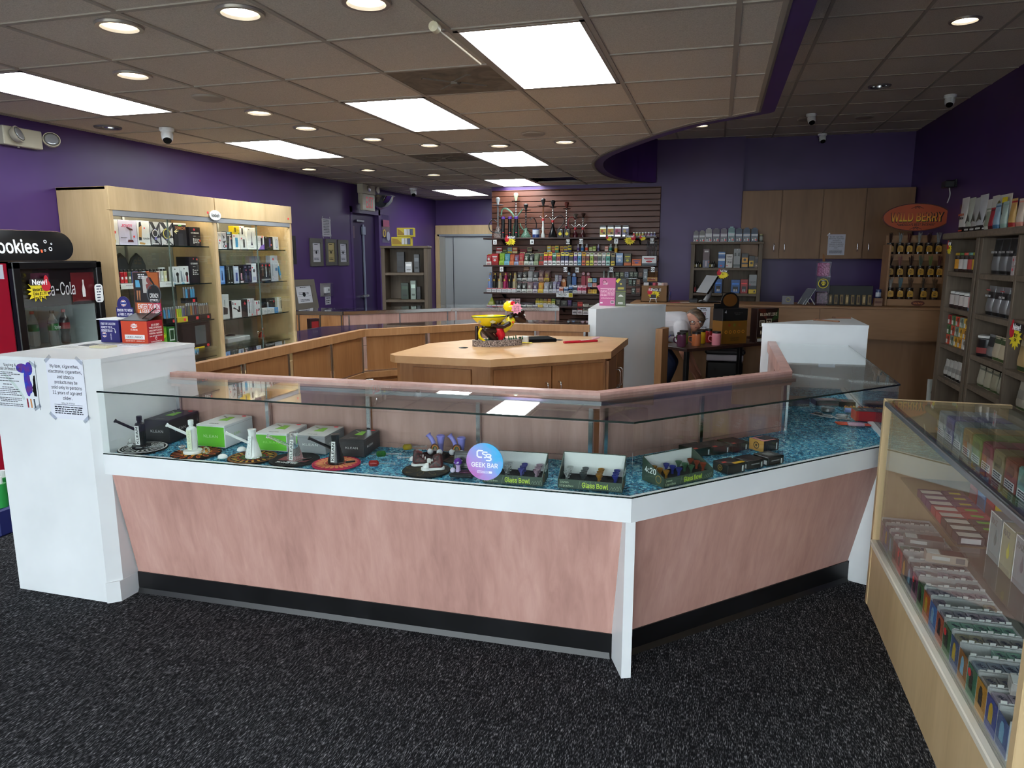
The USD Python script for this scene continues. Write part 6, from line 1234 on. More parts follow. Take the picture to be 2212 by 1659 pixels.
# cartons of glass bowls
def bowlbox(label,fl,fr,bh,side_text,cols,order):
    fl,fr = np.array(fl,float),np.array(fr,float); w = np.hypot(*(fr - fl)); a = math.degrees(math.atan2(*(fr - fl)[::-1])); c = (fl + fr) / 2; d = .125
    t = thing('bowl_display',label,'display box',(c[0],c[1],ZV - .001),a); g = M('#33473a',.55)
    obj('front_wall',cb(-w / 2,w / 2,0,.003,0,.036,.0008),g,t); obj('back_wall',bx(-w / 2,w / 2,d - .003,d,0,bh),g,t); obj('back_lining',bx(-w / 2 + .003,w / 2 - .003,d - .0045,d - .003,.012,bh - .002),M('#d6dad8',.6),t)
    for sx in (-1,1): obj('side_wall',TM(np.array([(sx * w / 2 - (.003 if sx > 0 else 0),y,z) for y,z in ((0,0),(d,0),(d,bh),(0,.036))] + [(sx * w / 2 + (.003 if sx < 0 else 0),y,z) for y,z in ((0,0),(d,0),(d,bh),(0,.036))]),np.array([[0,1,2],[0,2,3],[4,6,5],[4,7,6],[0,4,1],[1,4,5],[1,5,2],[2,5,6],[2,6,3],[3,6,7],[3,7,0],[0,7,4]]),process=False),g,t)
    obj('foam',bx(-w / 2 + .003,w / 2 - .003,.003,d - .003,.0,.024),M('#131316',.9,spec=.1),t)
    obj('lettering',front(mv(text('Glass Bowl',.019,.0006,True,width=.10),(.02,.018,0)),-.0002),M('#b5cf3a',.5),t); obj('small_print',front(cat(mv(text('14mm',.008,.0005),(-w / 2 + .026,.025,0)),mv(text('12pcs/box',.008,.0005),(-w / 2 + .034,.011,0))),-.0002),M('#b9c9a8',.5),t)
    obj('leaf_outline',front(prism(unary_union([stroke([(w * .30 + .01 * k,.004),(w * .34 + .01 * k,.018 + .002 * k),(w * .37 + .01 * k,.006)],.0009) for k in range(4)] + [stroke([(-w * .18 + .02 * k,.002),(-w * .15 + .02 * k,.034)],.0008) for k in range(4)]),0,.0004),-.0001),M('#8a9a86',.6),t)
    for sx in (-1,1): obj('side_lettering',place(text('4:20',.022,.0006,True),(sx * (w / 2 + .0003),d * .62,bh * .52),(0,-sx * -1,0),(0,0,1)),M('#e6ebe6',.5),t)
    for sx in (-1,1): obj('gold_badge',place(prism(ell(.016,.016,20).difference(ell(.013,.013,20)),0,.0006),(sx * (w / 2 + .0003),d * .25,.026),(0,sx,0),(0,0,1)),M('#a8843a',.5),t)
    B = np.linalg.inv(np.eye(2)); ca,sa = math.cos(math.radians(a)),math.sin(math.radians(a))
    for r in range(3):
        for k in range(4):
            col = cols[k]
            if col not in bowlbox.m: bowlbox.m[col] = clearg if col == 'clear' else usdkit.material(stage,'/World/Looks/bowl_' + col,{'p': ('principled_bsdf',{'base_color': srgb({'smoke': '#5a6468','amber': '#b8862a','blue': '#3a46a8','violet': '#6a6ab8','rose': '#c2a8b8','green': '#4a7a5a','red': '#a8482a'}[col]),'roughness': .05,'transmission_weight': .6,'ior': 1.3})},[],surface='p.BSDF')
            lx,ly = -w / 2 + w * (k + .5) / 4,.025 + .035 * r; X_,Y_ = c[0] + ca * lx - sa * ly,c[1] + sa * lx + ca * ly
            row = ['front','middle','back'][r]
            lab = '%s glass bowl, %s of the %s row in the %s' % (col,['leftmost','second','third','rightmost'][k],row,order)
            key = col
            if key in bowlbox.p: copy(bowlbox.p[key],lab,(X_,Y_,ZV + .0235))
            else:
                b = bowlbox.p[key] = thing('glass_bowl',lab,'glass bowl',(X_,Y_,ZV + .0235),group='small glass bowls in the green cartons'); gm = bowlbox.m[col]
                obj('joint',lathe([(.0,0),(.0055,.001),(.0055,.012),(.004,.014)],12),gm,b,smooth=50); obj('cup',lathe([(.004,.013),(.006,.018),(.0125,.030),(.0135,.034),(.0115,.034),(.005,.020),(0,.019)],14),gm,b,smooth=50)
bowlbox.m,bowlbox.p = {},{}
bowlbox('green carton of clear and violet glass bowls behind the round sign',(-.851,2.563),(-.611,2.575),.100,1,['smoke','clear','violet','rose'],'carton behind the round sign')
bowlbox('green carton of smoke, amber and blue glass bowls at the corner',(-.552,2.580),(-.305,2.585),.112,1,['clear','smoke','amber','blue'],'carton at the counter corner')
bowlbox('green carton of coloured glass bowls in the angled counter',(-.158,2.684),(.023,2.880),.098,1,['amber','blue','green','red'],'carton in the angled counter')
# flat cartons in the angled counter
def flat(label,x,y,w,d,h,c,art,rz=45,z=0): 
    t = thing('grinder_box',label,'box',(x,y,ZV - .001 + z),rz); obj('carton',cb(-w / 2,w / 2,-d / 2,d / 2,0,h,.002),M(c,.35),t)
    for k,(x0,x1,y0,y1,cc) in enumerate(art.get('top',())): obj('top_print',bx(x0 * w,x1 * w,y0 * d,y1 * d,h,h + .0005 + .0002 * k),M(cc,.4),t)
    for x0,x1,z0,z1,cc in art.get('front',()): obj('front_print',bx(x0 * w,x1 * w,-d / 2 - .0006,-d / 2,z0 * h,z1 * h),M(cc,.4),t)
    for x0,x1,z0,z1,cc in art.get('left',()): obj('side_print',bx(-w / 2 - .0006,-w / 2,x0 * d,x1 * d,z0 * h,z1 * h),M(cc,.4),t)
    if 'badge' in art: obj('badge',place(prism(ell(h * .32,h * .32,20).difference(ell(h * .24,h * .24,20)).union(ell(h * .12,h * .12,12)),0,.0006),(-w / 2 - .0007,0,h * .5),(0,-1,0),(0,0,1)),M(art['badge'],.4),t)
    return t
slash = (.30,.38,.1,.7,'#c9cfcf')
for k,(x,y) in enumerate(((-.060,3.175),(.022,3.235),(.105,3.315))): flat(['nearest','middle','farthest'][k] + ' of three dark green flat boxes behind the bowl carton',x,y + .045,.105,.10,.037,'#1c2a22',{'top': [(-.42,.42,-.42,.42,'#232425'),(-.4,-.2,-.45,-.3,'#e0524a')],'front': [slash]})
flat('black box with gold badge and yellow corner near the band',.085,2.995,.10,.085,.040,'#1a1b1c',{'top': [(-.3,.4,-.3,.4,'#2a2b2d'),(-.1,.5,-.48,-.25,'#d8a82a'),(-.42,-.2,-.1,.05,'#e0524a')],'front': [slash],'badge': '#a8843a'})
flat('middle black box beside the yellow cornered one',.165,3.085,.095,.085,.036,'#161718',{'top': [(-.35,.4,-.35,.4,'#2b2528')],'front': [slash,(-.3,.2,.5,.62,'#8f8f8f')],'left': [(-.4,-.1,.1,.6,'#d0d0d0')]})
flat('right hand black box with glossy window near the band',.250,3.165,.095,.085,.036,'#141516',{'top': [(-.38,.42,-.38,.42,'#4a4c4a'),(-.2,.2,-.2,.25,'#8a8c88')],'front': [slash,(-.3,.2,.5,.62,'#8f8f8f')],'left': [(-.4,-.1,.1,.6,'#d0d0d0')]})
flat('dark box with pink framed window and gold side',.245,3.385,.10,.085,.052,'#2a2e26',{'top': [(-.48,.3,-.48,.45,'#d88a86'),(-.3,.42,-.34,.36,'#2c3034')],'left': [(-.5,.5,0,1,'#c8964a')],'front': [slash],'badge': '#5a4420'})
# far end of the counter
flat('long black case with rounded lid beside the rail post',.47,4.49,.17,.10,.045,'#161418',{'top': [(-.1,.1,-.1,.1,'#3a3438')]},8)
flat('black flat case with pink print at the far end',.665,4.56,.15,.10,.030,'#1a181a',{'top': [(-.3,.35,-.3,.3,'#8f5a60'),(-.1,.3,-.1,.3,'#b9a0a2')],'front': [(-.4,.4,.2,.4,'#5a2a2e')]},12)
flat('black case with red chevron at the far end',.775,4.55,.09,.09,.030,'#1d1a1a',{'top': [(-.3,.0,-.3,.3,'#a83a3c'),(-.2,.1,-.2,.35,'#1d1a1a')]},0)
t = thing('grinder','round silver tin lying on the gravel','tin',(.645,4.335,ZV)); obj('tin',lathe([(.032,0),(.036,.004),(.036,.022),(.033,.024)],24),STEEL,t,smooth=40); obj('window',lathe([(.0,.0243),(.027,.0243),(.027,.0255),(0,.0256)],24),M('#3a4a48',.2),t)
for k in range(2):
    t = thing('lighter_tube',['left','right'][k] + ' blue tube with colourful wrapped top at the far end','tube',(.765 + .07 * k,4.335,ZV),0); obj('tube',mv(cyl(.014,-.03,.03,14),(0,0,.014),ry=90),M('#8a9ad0',.3),t,smooth=40); obj('wrap',mv(cyl(.0145,-.03,.03,14),(0,.024,.018),ry=90),M('#d0a04a',.4),t,smooth=40)
    for j in range(4): obj('wrap_mark',cb(-.026 + .014 * j,-.018 + .014 * j,.008,.036,.0325,.0345,.0005),M(['#b03a2a','#3a2a1c','#d86a2a','#e8c83a'][j],.5),t)
for k,(x,y,c) in enumerate(((.585,4.24,'#c8c4c4'),(.625,4.195,'#b9bcc0'),(.695,4.165,'#c2c4c6'))):
    t = thing('blister_pack',['left pack with black tool','middle clear','right clear'][k] + ' blister pack among the small packs on the gravel','pack',(x,y,ZV),[-40,-30,10][k]); obj('card',bx(-.035,.035,-.025,.025,0,.0015),M(c,.4),t); obj('blister',cb(-.025,.025,-.016,.016,.0015,.010,.004),clearg,t); obj('tool',cb(-.02,.02,-.004,.004,.002,.006,.001),M(['#1c1c1e','#8f9294','#a0a4a4'][k],.4),t); obj('header',bx(-.035,-.015,-.025,.025,.0016,.002),M(['#b9848a','#c9c9c9','#d0d0d0'][k],.5),t)
t = thing('glass_lens','flat glass disc in front of the tubes','disc',(.705,4.235,ZV)); obj('disc',lathe([(.03,0),(.032,.003),(.028,.008),(0,.009)],22),clearg,t,smooth=50); obj('rim',lathe([(.031,.0),(.034,.002),(.031,.004)],22,open=True),STEEL,t)
flat('red box with black top near the pale wood case',.80,4.17,.10,.10,.055,'#b5241c',{'top': [(-.49,.49,-.49,.49,'#26282a'),(-.3,-.15,-.2,.2,'#8a8c8a'),(.0,.12,-.2,.2,'#8a8c8a')]},4)
t = thing('flat_pouch','flat bright orange pouch on the gravel','pouch',(.70,4.03,ZV),8); obj('pouch',cb(-.055,.055,-.03,.03,0,.006,.002),M('#f04a22',.4),t); obj('corner',bx(.06,.11,-.035,.01,0,.004),M('#e84428',.4),t)
t = thing('flat_pack','clear pink flat pack on the orange pouch','pack',(.735,3.985,ZV + .005),0); obj('pack',cb(-.04,.04,-.022,.022,0,.014,.004),M('#c8a0b4',.2),t); obj('inner',cb(-.03,.03,-.014,.014,.0142,.0150,.0005),M('#b088b0',.3),t)

# ---------------------------------------------------------------- notices and boxes on the square pillar
def sheet(name,label,loc,rz,w,h,parts,tapes=(),rot=None,color='#e3e5f0',cat_='notice'):
    t = thing(name,label,cat_,loc,rz,rot=rot); obj('paper',front(bx(-w / 2,w / 2,0,h,0,.0012)),M(color,.8,spec=.2),t)
    for n,m,c in parts: obj(n,front(m,-.0012),M(c,.8,spec=.2) if isinstance(c,str) else c,t)
    for x,z,a in tapes: obj('tape',front(mv(bx(-.022,.022,-.008,.008,.0012,.0016),(x,z,0),rz=a)),TAPE,t)
    return t
TAPE = glass_mat('sticky_tape',(.86,.88,.9),boost=.04)
LAW = ['By law, cigarettes,','electronic cigarettes,','and tobacco','products may be','sold only to persons','21 years of age and','older.']
def law(w,h):
    k = h / .276
    out = [('lettering',mv(text(s,.0150 * k,.0005,width=w * len(s) / 24.5),(0,h * .88 - i * h * .088,0)),'#2b2d3a') for i,s in enumerate(LAW)]
    out += [('small_print',mv(text('K.S.A. 79-3321(o)',.006 * k,.0005),(0,h * .265,0)),'#3a3c48'),('rule',bx(-w * .38,w * .38,h * .235,h * .242,0,.0004),'#4a4c58'),('small_print',lines([(h * (.20 - .035 * i),1) for i in range(4)],-w * .38,w * .38,h * .018,.0004,5),'#3a3c48')]
    return out
sheet('notice','white age limit notice taped on the square white pillar',(-2.772,2.468,.876),0,.208,.274,law(.208,.274),((-.09,.272,40),(.085,.27,-40),(-.095,.01,-40),(.095,.005,40)))
smk = noise_mat('smoke_print',[(.25,'#1f6ab8'),(.45,'#3a3ab0'),(.6,'#6a3a8a'),(.8,'#4a4a58')],(28,28,28),.8,coords='tc.object',spec=.2)
study = [('heading',mv(text('Vaping &',.013,.0005),(-.015,.203,0)),'#3a3c40'),('heading',mv(text('Daily Life Research Study',.013,.0005,width=.125),(-.015,.186,0)),'#3a3c40'),('rule',bx(-.085,.05,.177,.178,0,.0004),'#7a7c80'),('small_print',lines([(.168,.5),(.160,1),(.152,.4),(.140,.5),(.128,.9),(.112,.3),(.098,.4),(.089,.8),(.080,.9),(.072,.6),(.063,.95),(.048,.9),(.040,.95),(.032,.6),(.020,.95),(.012,.95)],-.125,.04,.0035,.0004,9),'#5a5c62'),
         ('smoke_picture',prism(unary_union([ell(.035,.022,16,(.055,.19)),ell(.02,.03,14,(.095,.19)),ell(.018,.07,16,(.078,.13)),ell(.012,.03,12,(.092,.105))]),0,.0004),smk),('head_silhouette',prism(Polygon([(.118,.158),(.125,.16),(.125,.062),(.110,.064),(.108,.08),(.102,.086),(.106,.094),(.104,.104),(.112,.118),(.112,.14)]),.0004,.0008),'#08080a'),
         ('grey_plume',prism(LineString([(-.06,.165),(-.03,.14),(.0,.11),(.03,.075),(.045,.05)]).buffer(.007),0,.0003),'#c6d4d2')] + [('pen_picture',mv(bx(-.004,.004,0,.042,0,.0005),(.068 + .020 * k,.008,0),rz=4),c) for k,c in enumerate(('#8a2a3a','#c88a5a','#4a5560'))]
sheet('notice','research study poster with coloured smoke on the square white pillar',(-3.072,2.468,.908),0,.262,.226,study,((.12,.21,-30),(.12,.012,30)),color='#dfe4ea')
zt = 1.1502
t = thing('entry_box','red entry box with gym photo card on the square white pillar','entry box',(-2.913,3.03,zt),3)
w,d,h = .158,.120,.115
obj('box',cb(-w / 2,w / 2,0,d,0,h,.001),M('#b01f2c',.45),t); obj('front_panel',bx(-w / 2,w / 2,-.0008,0,0,h),M('#cf4422',.45),t)
fr = lambda m,y=-.0008: front(m,y)
obj('logo',fr(prism(affinity.scale(star(10,.010,.019,.4,seed=4),1.2,.8,origin=(0,0)),0,.0005) if 0 else mv(prism(affinity.scale(star(11,.012,.018,.35,seed=4),1.15,.8),0,.0005),(.0,.090,0))),WHITE,t); obj('logo_word',fr(mv(text('CRUNCH',.009,.0004,True,width=.030),(0,.090,.0006))),M('#cf4422',.5),t); obj('logo_word',fr(mv(text('FITNESS',.009,.0005,True,width=.042),(0,.070,0))),M('#f0d8d0',.5),t)
obj('white_label',fr(bx(-.060,.060,.020,.044,0,.0005)),WHITE,t); obj('lettering',fr(mv(text('CRUNCH LAWRENCE',.010,.0004,width=.098),(0,.032,.0006))),M('#5a2a2a',.6),t); obj('small_print',fr(mv(text('3540 W 23RD ST - LAWRENCE, KS',.006,.0005,width=.115),(0,.011,0))),M('#f4e4dc',.5),t)
sd = lambda m: place(m,(w / 2 + .0003,d / 2,0),(0,1,0),(0,0,1))
for i,(s,hh) in enumerate((('$9.99/MO',.011),('TONS OF WEIGHTS',.009),('AWESOME CLASSES',.009),('PERSONAL TRAINING',.009),('100% GREAT MOTIVATION',.006))): obj('side_lettering',sd(mv(text(s,hh,.0005,True,width=min(.095,.0075 * len(s))),(0,.093 - .0145 * i,0))),M('#f2d8d4',.5),t)
obj('side_emblem',sd(prism(ell(.007,.009,12,(0,.022)).difference(ell(.004,.005,10,(0,.021))),0,.0005)),M('#f2d8d4',.5),t); obj('side_lettering',sd(mv(text('CRUNCHLAWRENCE.COM',.006,.0005,width=.08),(0,.006,0))),M('#f2d8d4',.5),t)
obj('lid',TM(np.array([(-w / 2,0,h),(w / 2,0,h),(w / 2,d,h + .032),(-w / 2,d,h + .032),(-w / 2,0,h + .004),(w / 2,0,h + .004),(w / 2,d,h + .036),(-w / 2,d,h + .036)]),_BF,process=False),M('#1f2024',.3),t); obj('lid_tab',tube([(w / 2,.02,h + .006),(w / 2 + .012,.10,h + .045)],.003,6),BLACK,t); obj('lid_tab',tube([(.03,.03,h + .012),(.06,.10,h + .062)],.003,6),BLACK,t)
cd = lambda m,k=0: front(m,d - .006 - .0004 * k)
obj('card',bx(-w / 2,w / 2 + .004,d - .006,d - .003,h * .3,.365),M('#7a3a22',.5),t)
P_ = lambda n,m,c,k: obj(n,cd(m,k),M(c,.5) if isinstance(c,str) else c,t)
P_('photo_dark',bx(-.075,.078,.205,.363,0,.0004),'#211a1a',1); P_('photo_wall',prism(Polygon([(.01,.363),(.078,.363),(.078,.24),(.05,.26)]),0,.0004),'#b05a22',2); P_('photo_light',bx(-.02,.015,.255,.345,0,.0004),'#b9b4b0',2)
P_('photo_plate',prism(ell(.044,.052,28,(.045,.250)),0,.0004),'#0f1012',3); P_('photo_plate_rim',prism(ell(.044,.052,28,(.045,.250)).difference(ell(.039,.047,28,(.046,.250))),.0004,.0007),'#5a5e62',3); P_('photo_lifter',prism(unary_union([ell(.013,.016,14,(.018,.322)),Polygon([(.0,.30),(.03,.31),(.034,.28),(.004,.27)])]),0,.0004),'#8a4440',3); P_('photo_hair',prism(Polygon([(.02,.34),(.032,.338),(.055,.30),(.05,.295),(.03,.318)]),.0004,.0008),'#15100f',3)
P_('photo_shirt',prism(Polygon([(-.062,.322),(-.040,.322),(-.034,.285),(-.064,.285)]),0,.0004),'#5fa8d0',3); P_('photo_shorts',prism(Polygon([(-.064,.285),(-.034,.285),(-.036,.268),(-.062,.268)]),0,.0004),'#15171c',3); P_('photo_legs',prism(unary_union([Polygon([(-.061,.268),(-.051,.268),(-.055,.215),(-.060,.215)]),Polygon([(-.047,.268),(-.037,.268),(-.041,.215),(-.046,.215)])]),0,.0004),'#b97a52',3)
P_('logo_word',mv(text('CRUNCH',.022,.0004,True,width=.052),(.045,.242,0)),'#e8e8e8',5); P_('logo_word',mv(text('FITNESS',.011,.0004,True,width=.048),(.045,.218,0)),'#e8e8e8',5); P_('photo_caption',lines([(.352,1),(.343,.9),(.334,1)],-.045,-.005,.005,.0004,2),'#e4e4e4',3)
rg = usdkit.material(stage,'/World/Looks/orange_pink',{'tc': ('texture_coordinate',{}),'s': ('separate_xyz',{}),'m': ('math',{'math_type': 'multiply_add','value2': 6.5,'value3': .5}),'r': ('rgb_ramp',{'ramp': [(0,srgb('#e07a2a')),(1,srgb('#b81f5a'))]}),'p': ('principled_bsdf',{'roughness': .5})},[('tc.object','s.vector'),('s.x','m.value1'),('m.value','r.fac'),('r.color','p.base_color')],surface='p.BSDF')
P_('banner',bx(-.065,.083,.135,.203,0,.0004),rg,4); P_('banner_lettering',mv(text('ENTER TO WIN',.024,.0005,True,width=.132),(.008,.184,0)),'#f6f2f2',5); P_('banner_lettering',mv(text('A FREE YEAR!',.024,.0005,True,width=.128),(.010,.155,0)),'#f6f2f2',5)
t = thing('entry_box','dark blue entry box with white lid on the square white pillar','entry box',(-3.068,3.025,zt),3); w,d,h = .118,.13,.118; nv = '#28246e'
obj('box',cb(-w / 2,w / 2,0,d,0,h,.001),M(nv,.45),t); obj('lid',cb(-w / 2 - .012,w / 2 + .004,-.008,d,h,h + .006,.001),WHITE,t)
for i,s in enumerate(('FIND THE LOCATION','NEAREST YOU &','BROWSE DEALS!')): obj('lettering',front(mv(text(s,.012,.0005,True,align='l',width=.0052 * len(s)),(-.050,.098 - .018 * i,0)),-.0002),M('#e8e6f4',.5),t)
obj('arrow',front(prism(unary_union([LineString([(.02,.075),(.032,.072),(.036,.056)]).buffer(.0016),Polygon([(.030,.058),(.041,.057),(.036,.048)])]),0,.0005),-.0002),WHITE,t); obj('side_words',front(mv(text('LEARN MORE',.007,.0005,True),(.008,.03,0),rz=0) if 0 else mv(mv(text('LEARN MORE',.006,.0005,True,width=.034),rz=90),(.006,.03,0)),-.0002),M('#e8e6f4',.5),t)
def emblem(x,z,r,y):
    obj('emblem',front(prism(star(12,r * .86,r,seed=1),0,.0005),y,x,z),WHITE,t); obj('emblem_ring',front(prism(ell(r * .8,r * .8,18).difference(ell(r * .66,r * .66,18)),.0005,.0009),y,x,z),M('#c8343c',.5),t); obj('emblem_bar',front(bx(-r * .9,r * .9,-r * .28,r * .28,.0005,.001),y,x,z),M('#2a3a8a',.5),t)
emblem(-.034,.040,.015,-.0002)
obj('card',front(prism(unary_union([sbox(-w / 2,.07,w / 2 - .01,.175),ell(.042,.05,24,(-.008,.185))]),0,.003),d - .002),M(nv,.5),t); emblem(-.008,.198,.019,d - .0052)
for i,(s,c,ww) in enumerate((('ENTER TO WIN!','#f2f0fa',.096),('a FREE 1 YEAR','#f2f0fa',.09))): obj('card_lettering',front(mv(text(s,.014,.0005,True,width=ww),(-.004,.160 - .022 * i,0)),d - .0052),M(c,.5),t)
for k,(x,y,w_,d_,rz,c,lb) in enumerate(((-3.10,2.79,.15,.09,10,'#e4e4e0','fanned white leaflet at the left of the pillar top'),(-3.06,2.90,.11,.08,-12,'#4a4c50','dark printed card on the pillar top'),(-2.86,2.94,.16,.07,8,'#dfe2ec','white card before the red entry box'),(-2.93,2.84,.10,.07,4,'#d8d0b0','cream notepad near the front of the pillar top'))):
    t = thing('paper_card',lb,'card',(x,y,zt),rz); hh = .010 if k == 3 else .0015 + .0002 * k
    obj('paper',bx(-w_ / 2,w_ / 2,-d_ / 2,d_ / 2,0,hh),M(c,.7),t); obj('print',mv(lines([(.02 - .012 * i,.8) for i in range(4)],-w_ * .4,w_ * .4,.004,.0004,k),(0,0,hh)),M('#8a8c92',.7),t)
# ================================================================ island top, left wall and ceiling fittings
def mhull(chains,ln=.012,it=8):
    """one smooth body from chains of (x, y, z, r) joints"""
    import manifold3d as m3
    tot = m3.Manifold()
    for ch in chains:
        sp = [m3.Manifold.sphere(r,16).translate((x,y,z)) for x,y,z,r in ch]
        for a,b in zip(sp,sp[1:]): tot += m3.Manifold.batch_hull([a,b])
        if len(sp) == 1: tot += sp[0]
    tot = tot.refine_to_length(ln); me = tot.to_mesh(); T = TM(np.array(me.vert_properties[:,:3],float),np.array(me.tri_verts),process=False)
    T.merge_vertices(); trimesh.smoothing.filter_taubin(T,iterations=it); return T
t = thing('figurine_ashtray','kneeling figurine ashtray carrying a yellow bowl on the island top','figurine',(-1.494,4.863,.9685),math.degrees(math.atan2(.198,.30)))
U = lambda zx,zy: ((zx - 495) * .000429,(870 - zy) * .000429)
dk,ye,rd,gn = M('#2a1812',.25),M('#e8cf14',.22),M('#c01828',.25),M('#1f5a34',.25)
def C(pts,y=0): return [(U(a,b)[0],y,U(a,b)[1],r) for a,b,r in pts]
obj('base',cat([mv(prism(affinity.scale(ell(1,1,26).buffer(.04,2),.178,.075),0,.042),(0,0,0))]),noise_mat('figurine_rock',[(.35,'#3a302c'),(.5,'#7a6a62'),(.65,'#b5a49a')],(120,120,120),.8,.6,coords='g.position'),t)
obj('legs',mhull([C([(480,610,.022),(270,600,.024),(450,780,.018)],-.032),C([(480,610,.022),(270,600,.024),(450,780,.018)],.032),C([(150,560,.012),(150,760,.012)],.02)],.008),dk,t,'dark brown legs',smooth=True)
for y in (-.04,.035): obj('sandal',tube(spline([(*[U(190,560)[0],y - .01],U(190,560)[1]),(U(150,620)[0],y - .014,U(150,620)[1]),(U(160,700)[0],y - .014,U(160,700)[1]),(U(250,790)[0],y - .01,U(250,790)[1])],4),.008,8),ye,t,smooth=True)
obj('shorts',mhull([C([(500,600,.034),(540,690,.03),(530,770,.014)],-.03),C([(500,600,.034),(540,690,.03),(530,770,.014)],.03)],.008),rd,t,'red shorts',smooth=True)
obj('shirt',mhull([C([(590,610,.034),(650,540,.040),(720,470,.036),(760,440,.026)])],.008),M('#e0cc2a',.3),t,'yellow shirt',smooth=True); obj('shirt_mark',sph(.009,(U(740,485)[0],-.036,U(740,485)[1]),1),M('#e8682a',.4),t)
obj('arms',mhull([C([(650,500,.017),(560,545,.015),(450,540,.014),(370,510,.013)],-.062),C([(650,500,.017),(560,545,.015),(450,540,.014),(370,510,.013)],.062),C([(460,520,.006),(460,485,.005)],-.062)],.007),dk,t,'dark brown arms',smooth=True)
obj('head',mhull([C([(840,400,.040),(880,440,.032),(960,465,.020)]),C([(900,350,.024),(945,320,.012)]),C([(900,400,.022),(955,395,.012)])],.007),dk,t,'dark brown head with open muzzle',smooth=True)
obj('teeth',mhull([C([(930,385,.009),(970,385,.010)])],.006),M('#d8d0cc',.3),t,smooth=True)
for k in range(7): obj('dreadlock',tube(spline([(U(800,330)[0],-.02 - .006 * (k % 3),U(800,330)[1]),(U(740 - 6 * k,350)[0],-.036 + .012 * k,U(740,360 + 5 * k)[1]),(U(690 + 8 * k,420)[0],-.040 + .013 * k,U(700,410 + 6 * k)[1])],4),.007,7),M('#17171c',.35),t,smooth=True)
hm = lathe([(.0,-.02),(.04,-.018),(.060,.0),(.058,.03),(.040,.052),(.0,.060)],24)
for k,(c,a0,a1) in enumerate(((ye,-1.6,-.55),(rd,-.55,.15),(gn,.15,.8),(M('#5a6a7a',.3),.8,1.7))):
    v = np.asarray(hm.vertices); ang = np.arctan2(v[:,0],v[:,2] - .0); cen = ang[hm.faces].mean(1); f = hm.faces[(cen >= a0 - (9 if k == 0 else 0)) & (cen < a1 + (9 if k == 3 else 0))]
    if len(f): obj('hat',mv(TM(v,f,process=False),(U(735,250)[0],0,U(735,270)[1]),ry=10),c,t,smooth=True)
n_ = 28; rim = []
bp = [(.0,0),(.4,.012),(.75,.04),(.93,.066),(1.0,.080),(.97,.082),(.9,.07),(.7,.045),(.0,.02)]
obj('bowl',mv(lathe(bp,n_),(U(350,560)[0],0,U(350,560)[1]),s=(.128,.078,1)),ye,t,'yellow bowl',smooth=50); obj('bowl_stripe',mv(lathe([(.995,.073),(1.008,.076),(1.006,.079)],n_,open=True),(U(350,560)[0],0,U(350,560)[1]),s=(.128,.078,1)),gn,t)
for zx,sx in ((150,1),(365,1.3),(600,1)):
    x,z = U(zx,460); dx = (x - U(350,0)[0]) / .128; y = -.078 * math.sqrt(max(0,1 - dx * dx)) * .90 - .004; obj('bowl_patch',mv(front(prism(Polygon([(-.018 * sx,0),(0,.013),(.018 * sx,0),(0,-.013)]),0,.004)),(x,y,z),rz=-math.degrees(math.asin(max(-.9,min(.9,-dx)))) * -.8),M('#b5a878',.5),t)
for k in range(14): obj('grass',tube([(-.09 + .021 * k,-.03 + .01 * (k % 4),.04),(-.095 + .021 * k,-.034 + .01 * (k % 4),.058 + .006 * (k % 3))],[.006,.002],6),gn,t)
obj('price_star',front(prism(star(9,.031,.043),0,.002),-.066,U(780,0)[0],U(0,250)[1]),M('#f2a2b8',.6),t)
for k,s in enumerate(('Ex Large','Ash Tray','$18.99')): obj('handwriting',front(mv(text(s,.012,.0006,width=.042),(0,.014 - .016 * k,.002)),-.066,U(780,0)[0],U(0,250)[1]),M('#4a2030',.6),t)
t = thing('dark_pad','flat black foam pad on the island top','pad',(-1.285,5.21,.9685),32); obj('pad',cb(-.12,.12,-.10,.10,0,.024,.004),M('#0c0c0e',.9,spec=.1),t)
t = thing('ice_scraper','red and white flat stick lying on the island top','stick',(-.95,5.19,.9685),38); obj('stick',cb(-.14,.14,-.014,.014,0,.016,.005),M('#b81f30',.3),t); obj('label',bx(.0,.07,-.012,.012,.016,.0168),M('#e4d4d4',.4),t); obj('tip',mv(cb(.10,.16,-.013,.013,0,.012,.004),(0,0,.004),ry=-8),M('#c9a0a8',.4),t)
for k,(x,y) in enumerate(((-1.68,4.66),(-1.141,5.30))):
    t = thing('cable_grommet',['left','right'][k] + ' black cable grommet in the island top','grommet',(x,y,.9682)); obj('ring',lathe([(.022,.001),(.030,.003),(.034,.0)],20,open=True),BLACK,t); obj('cap',lathe([(.0,.0006),(.022,.0006)],20),M('#2c2c30',.4),t)
t = thing('white_gadget','small white plastic holder behind the figurine','holder',(-1.33,5.02,.9685)); obj('body',cb(-.025,.025,-.02,.02,0,.055,.006),M('#c9c6c0',.4),t); obj('strap',tube([(-.05,-.03,.01),(.06,-.02,.008)],.004,6),M('#d8c63a',.4),t)
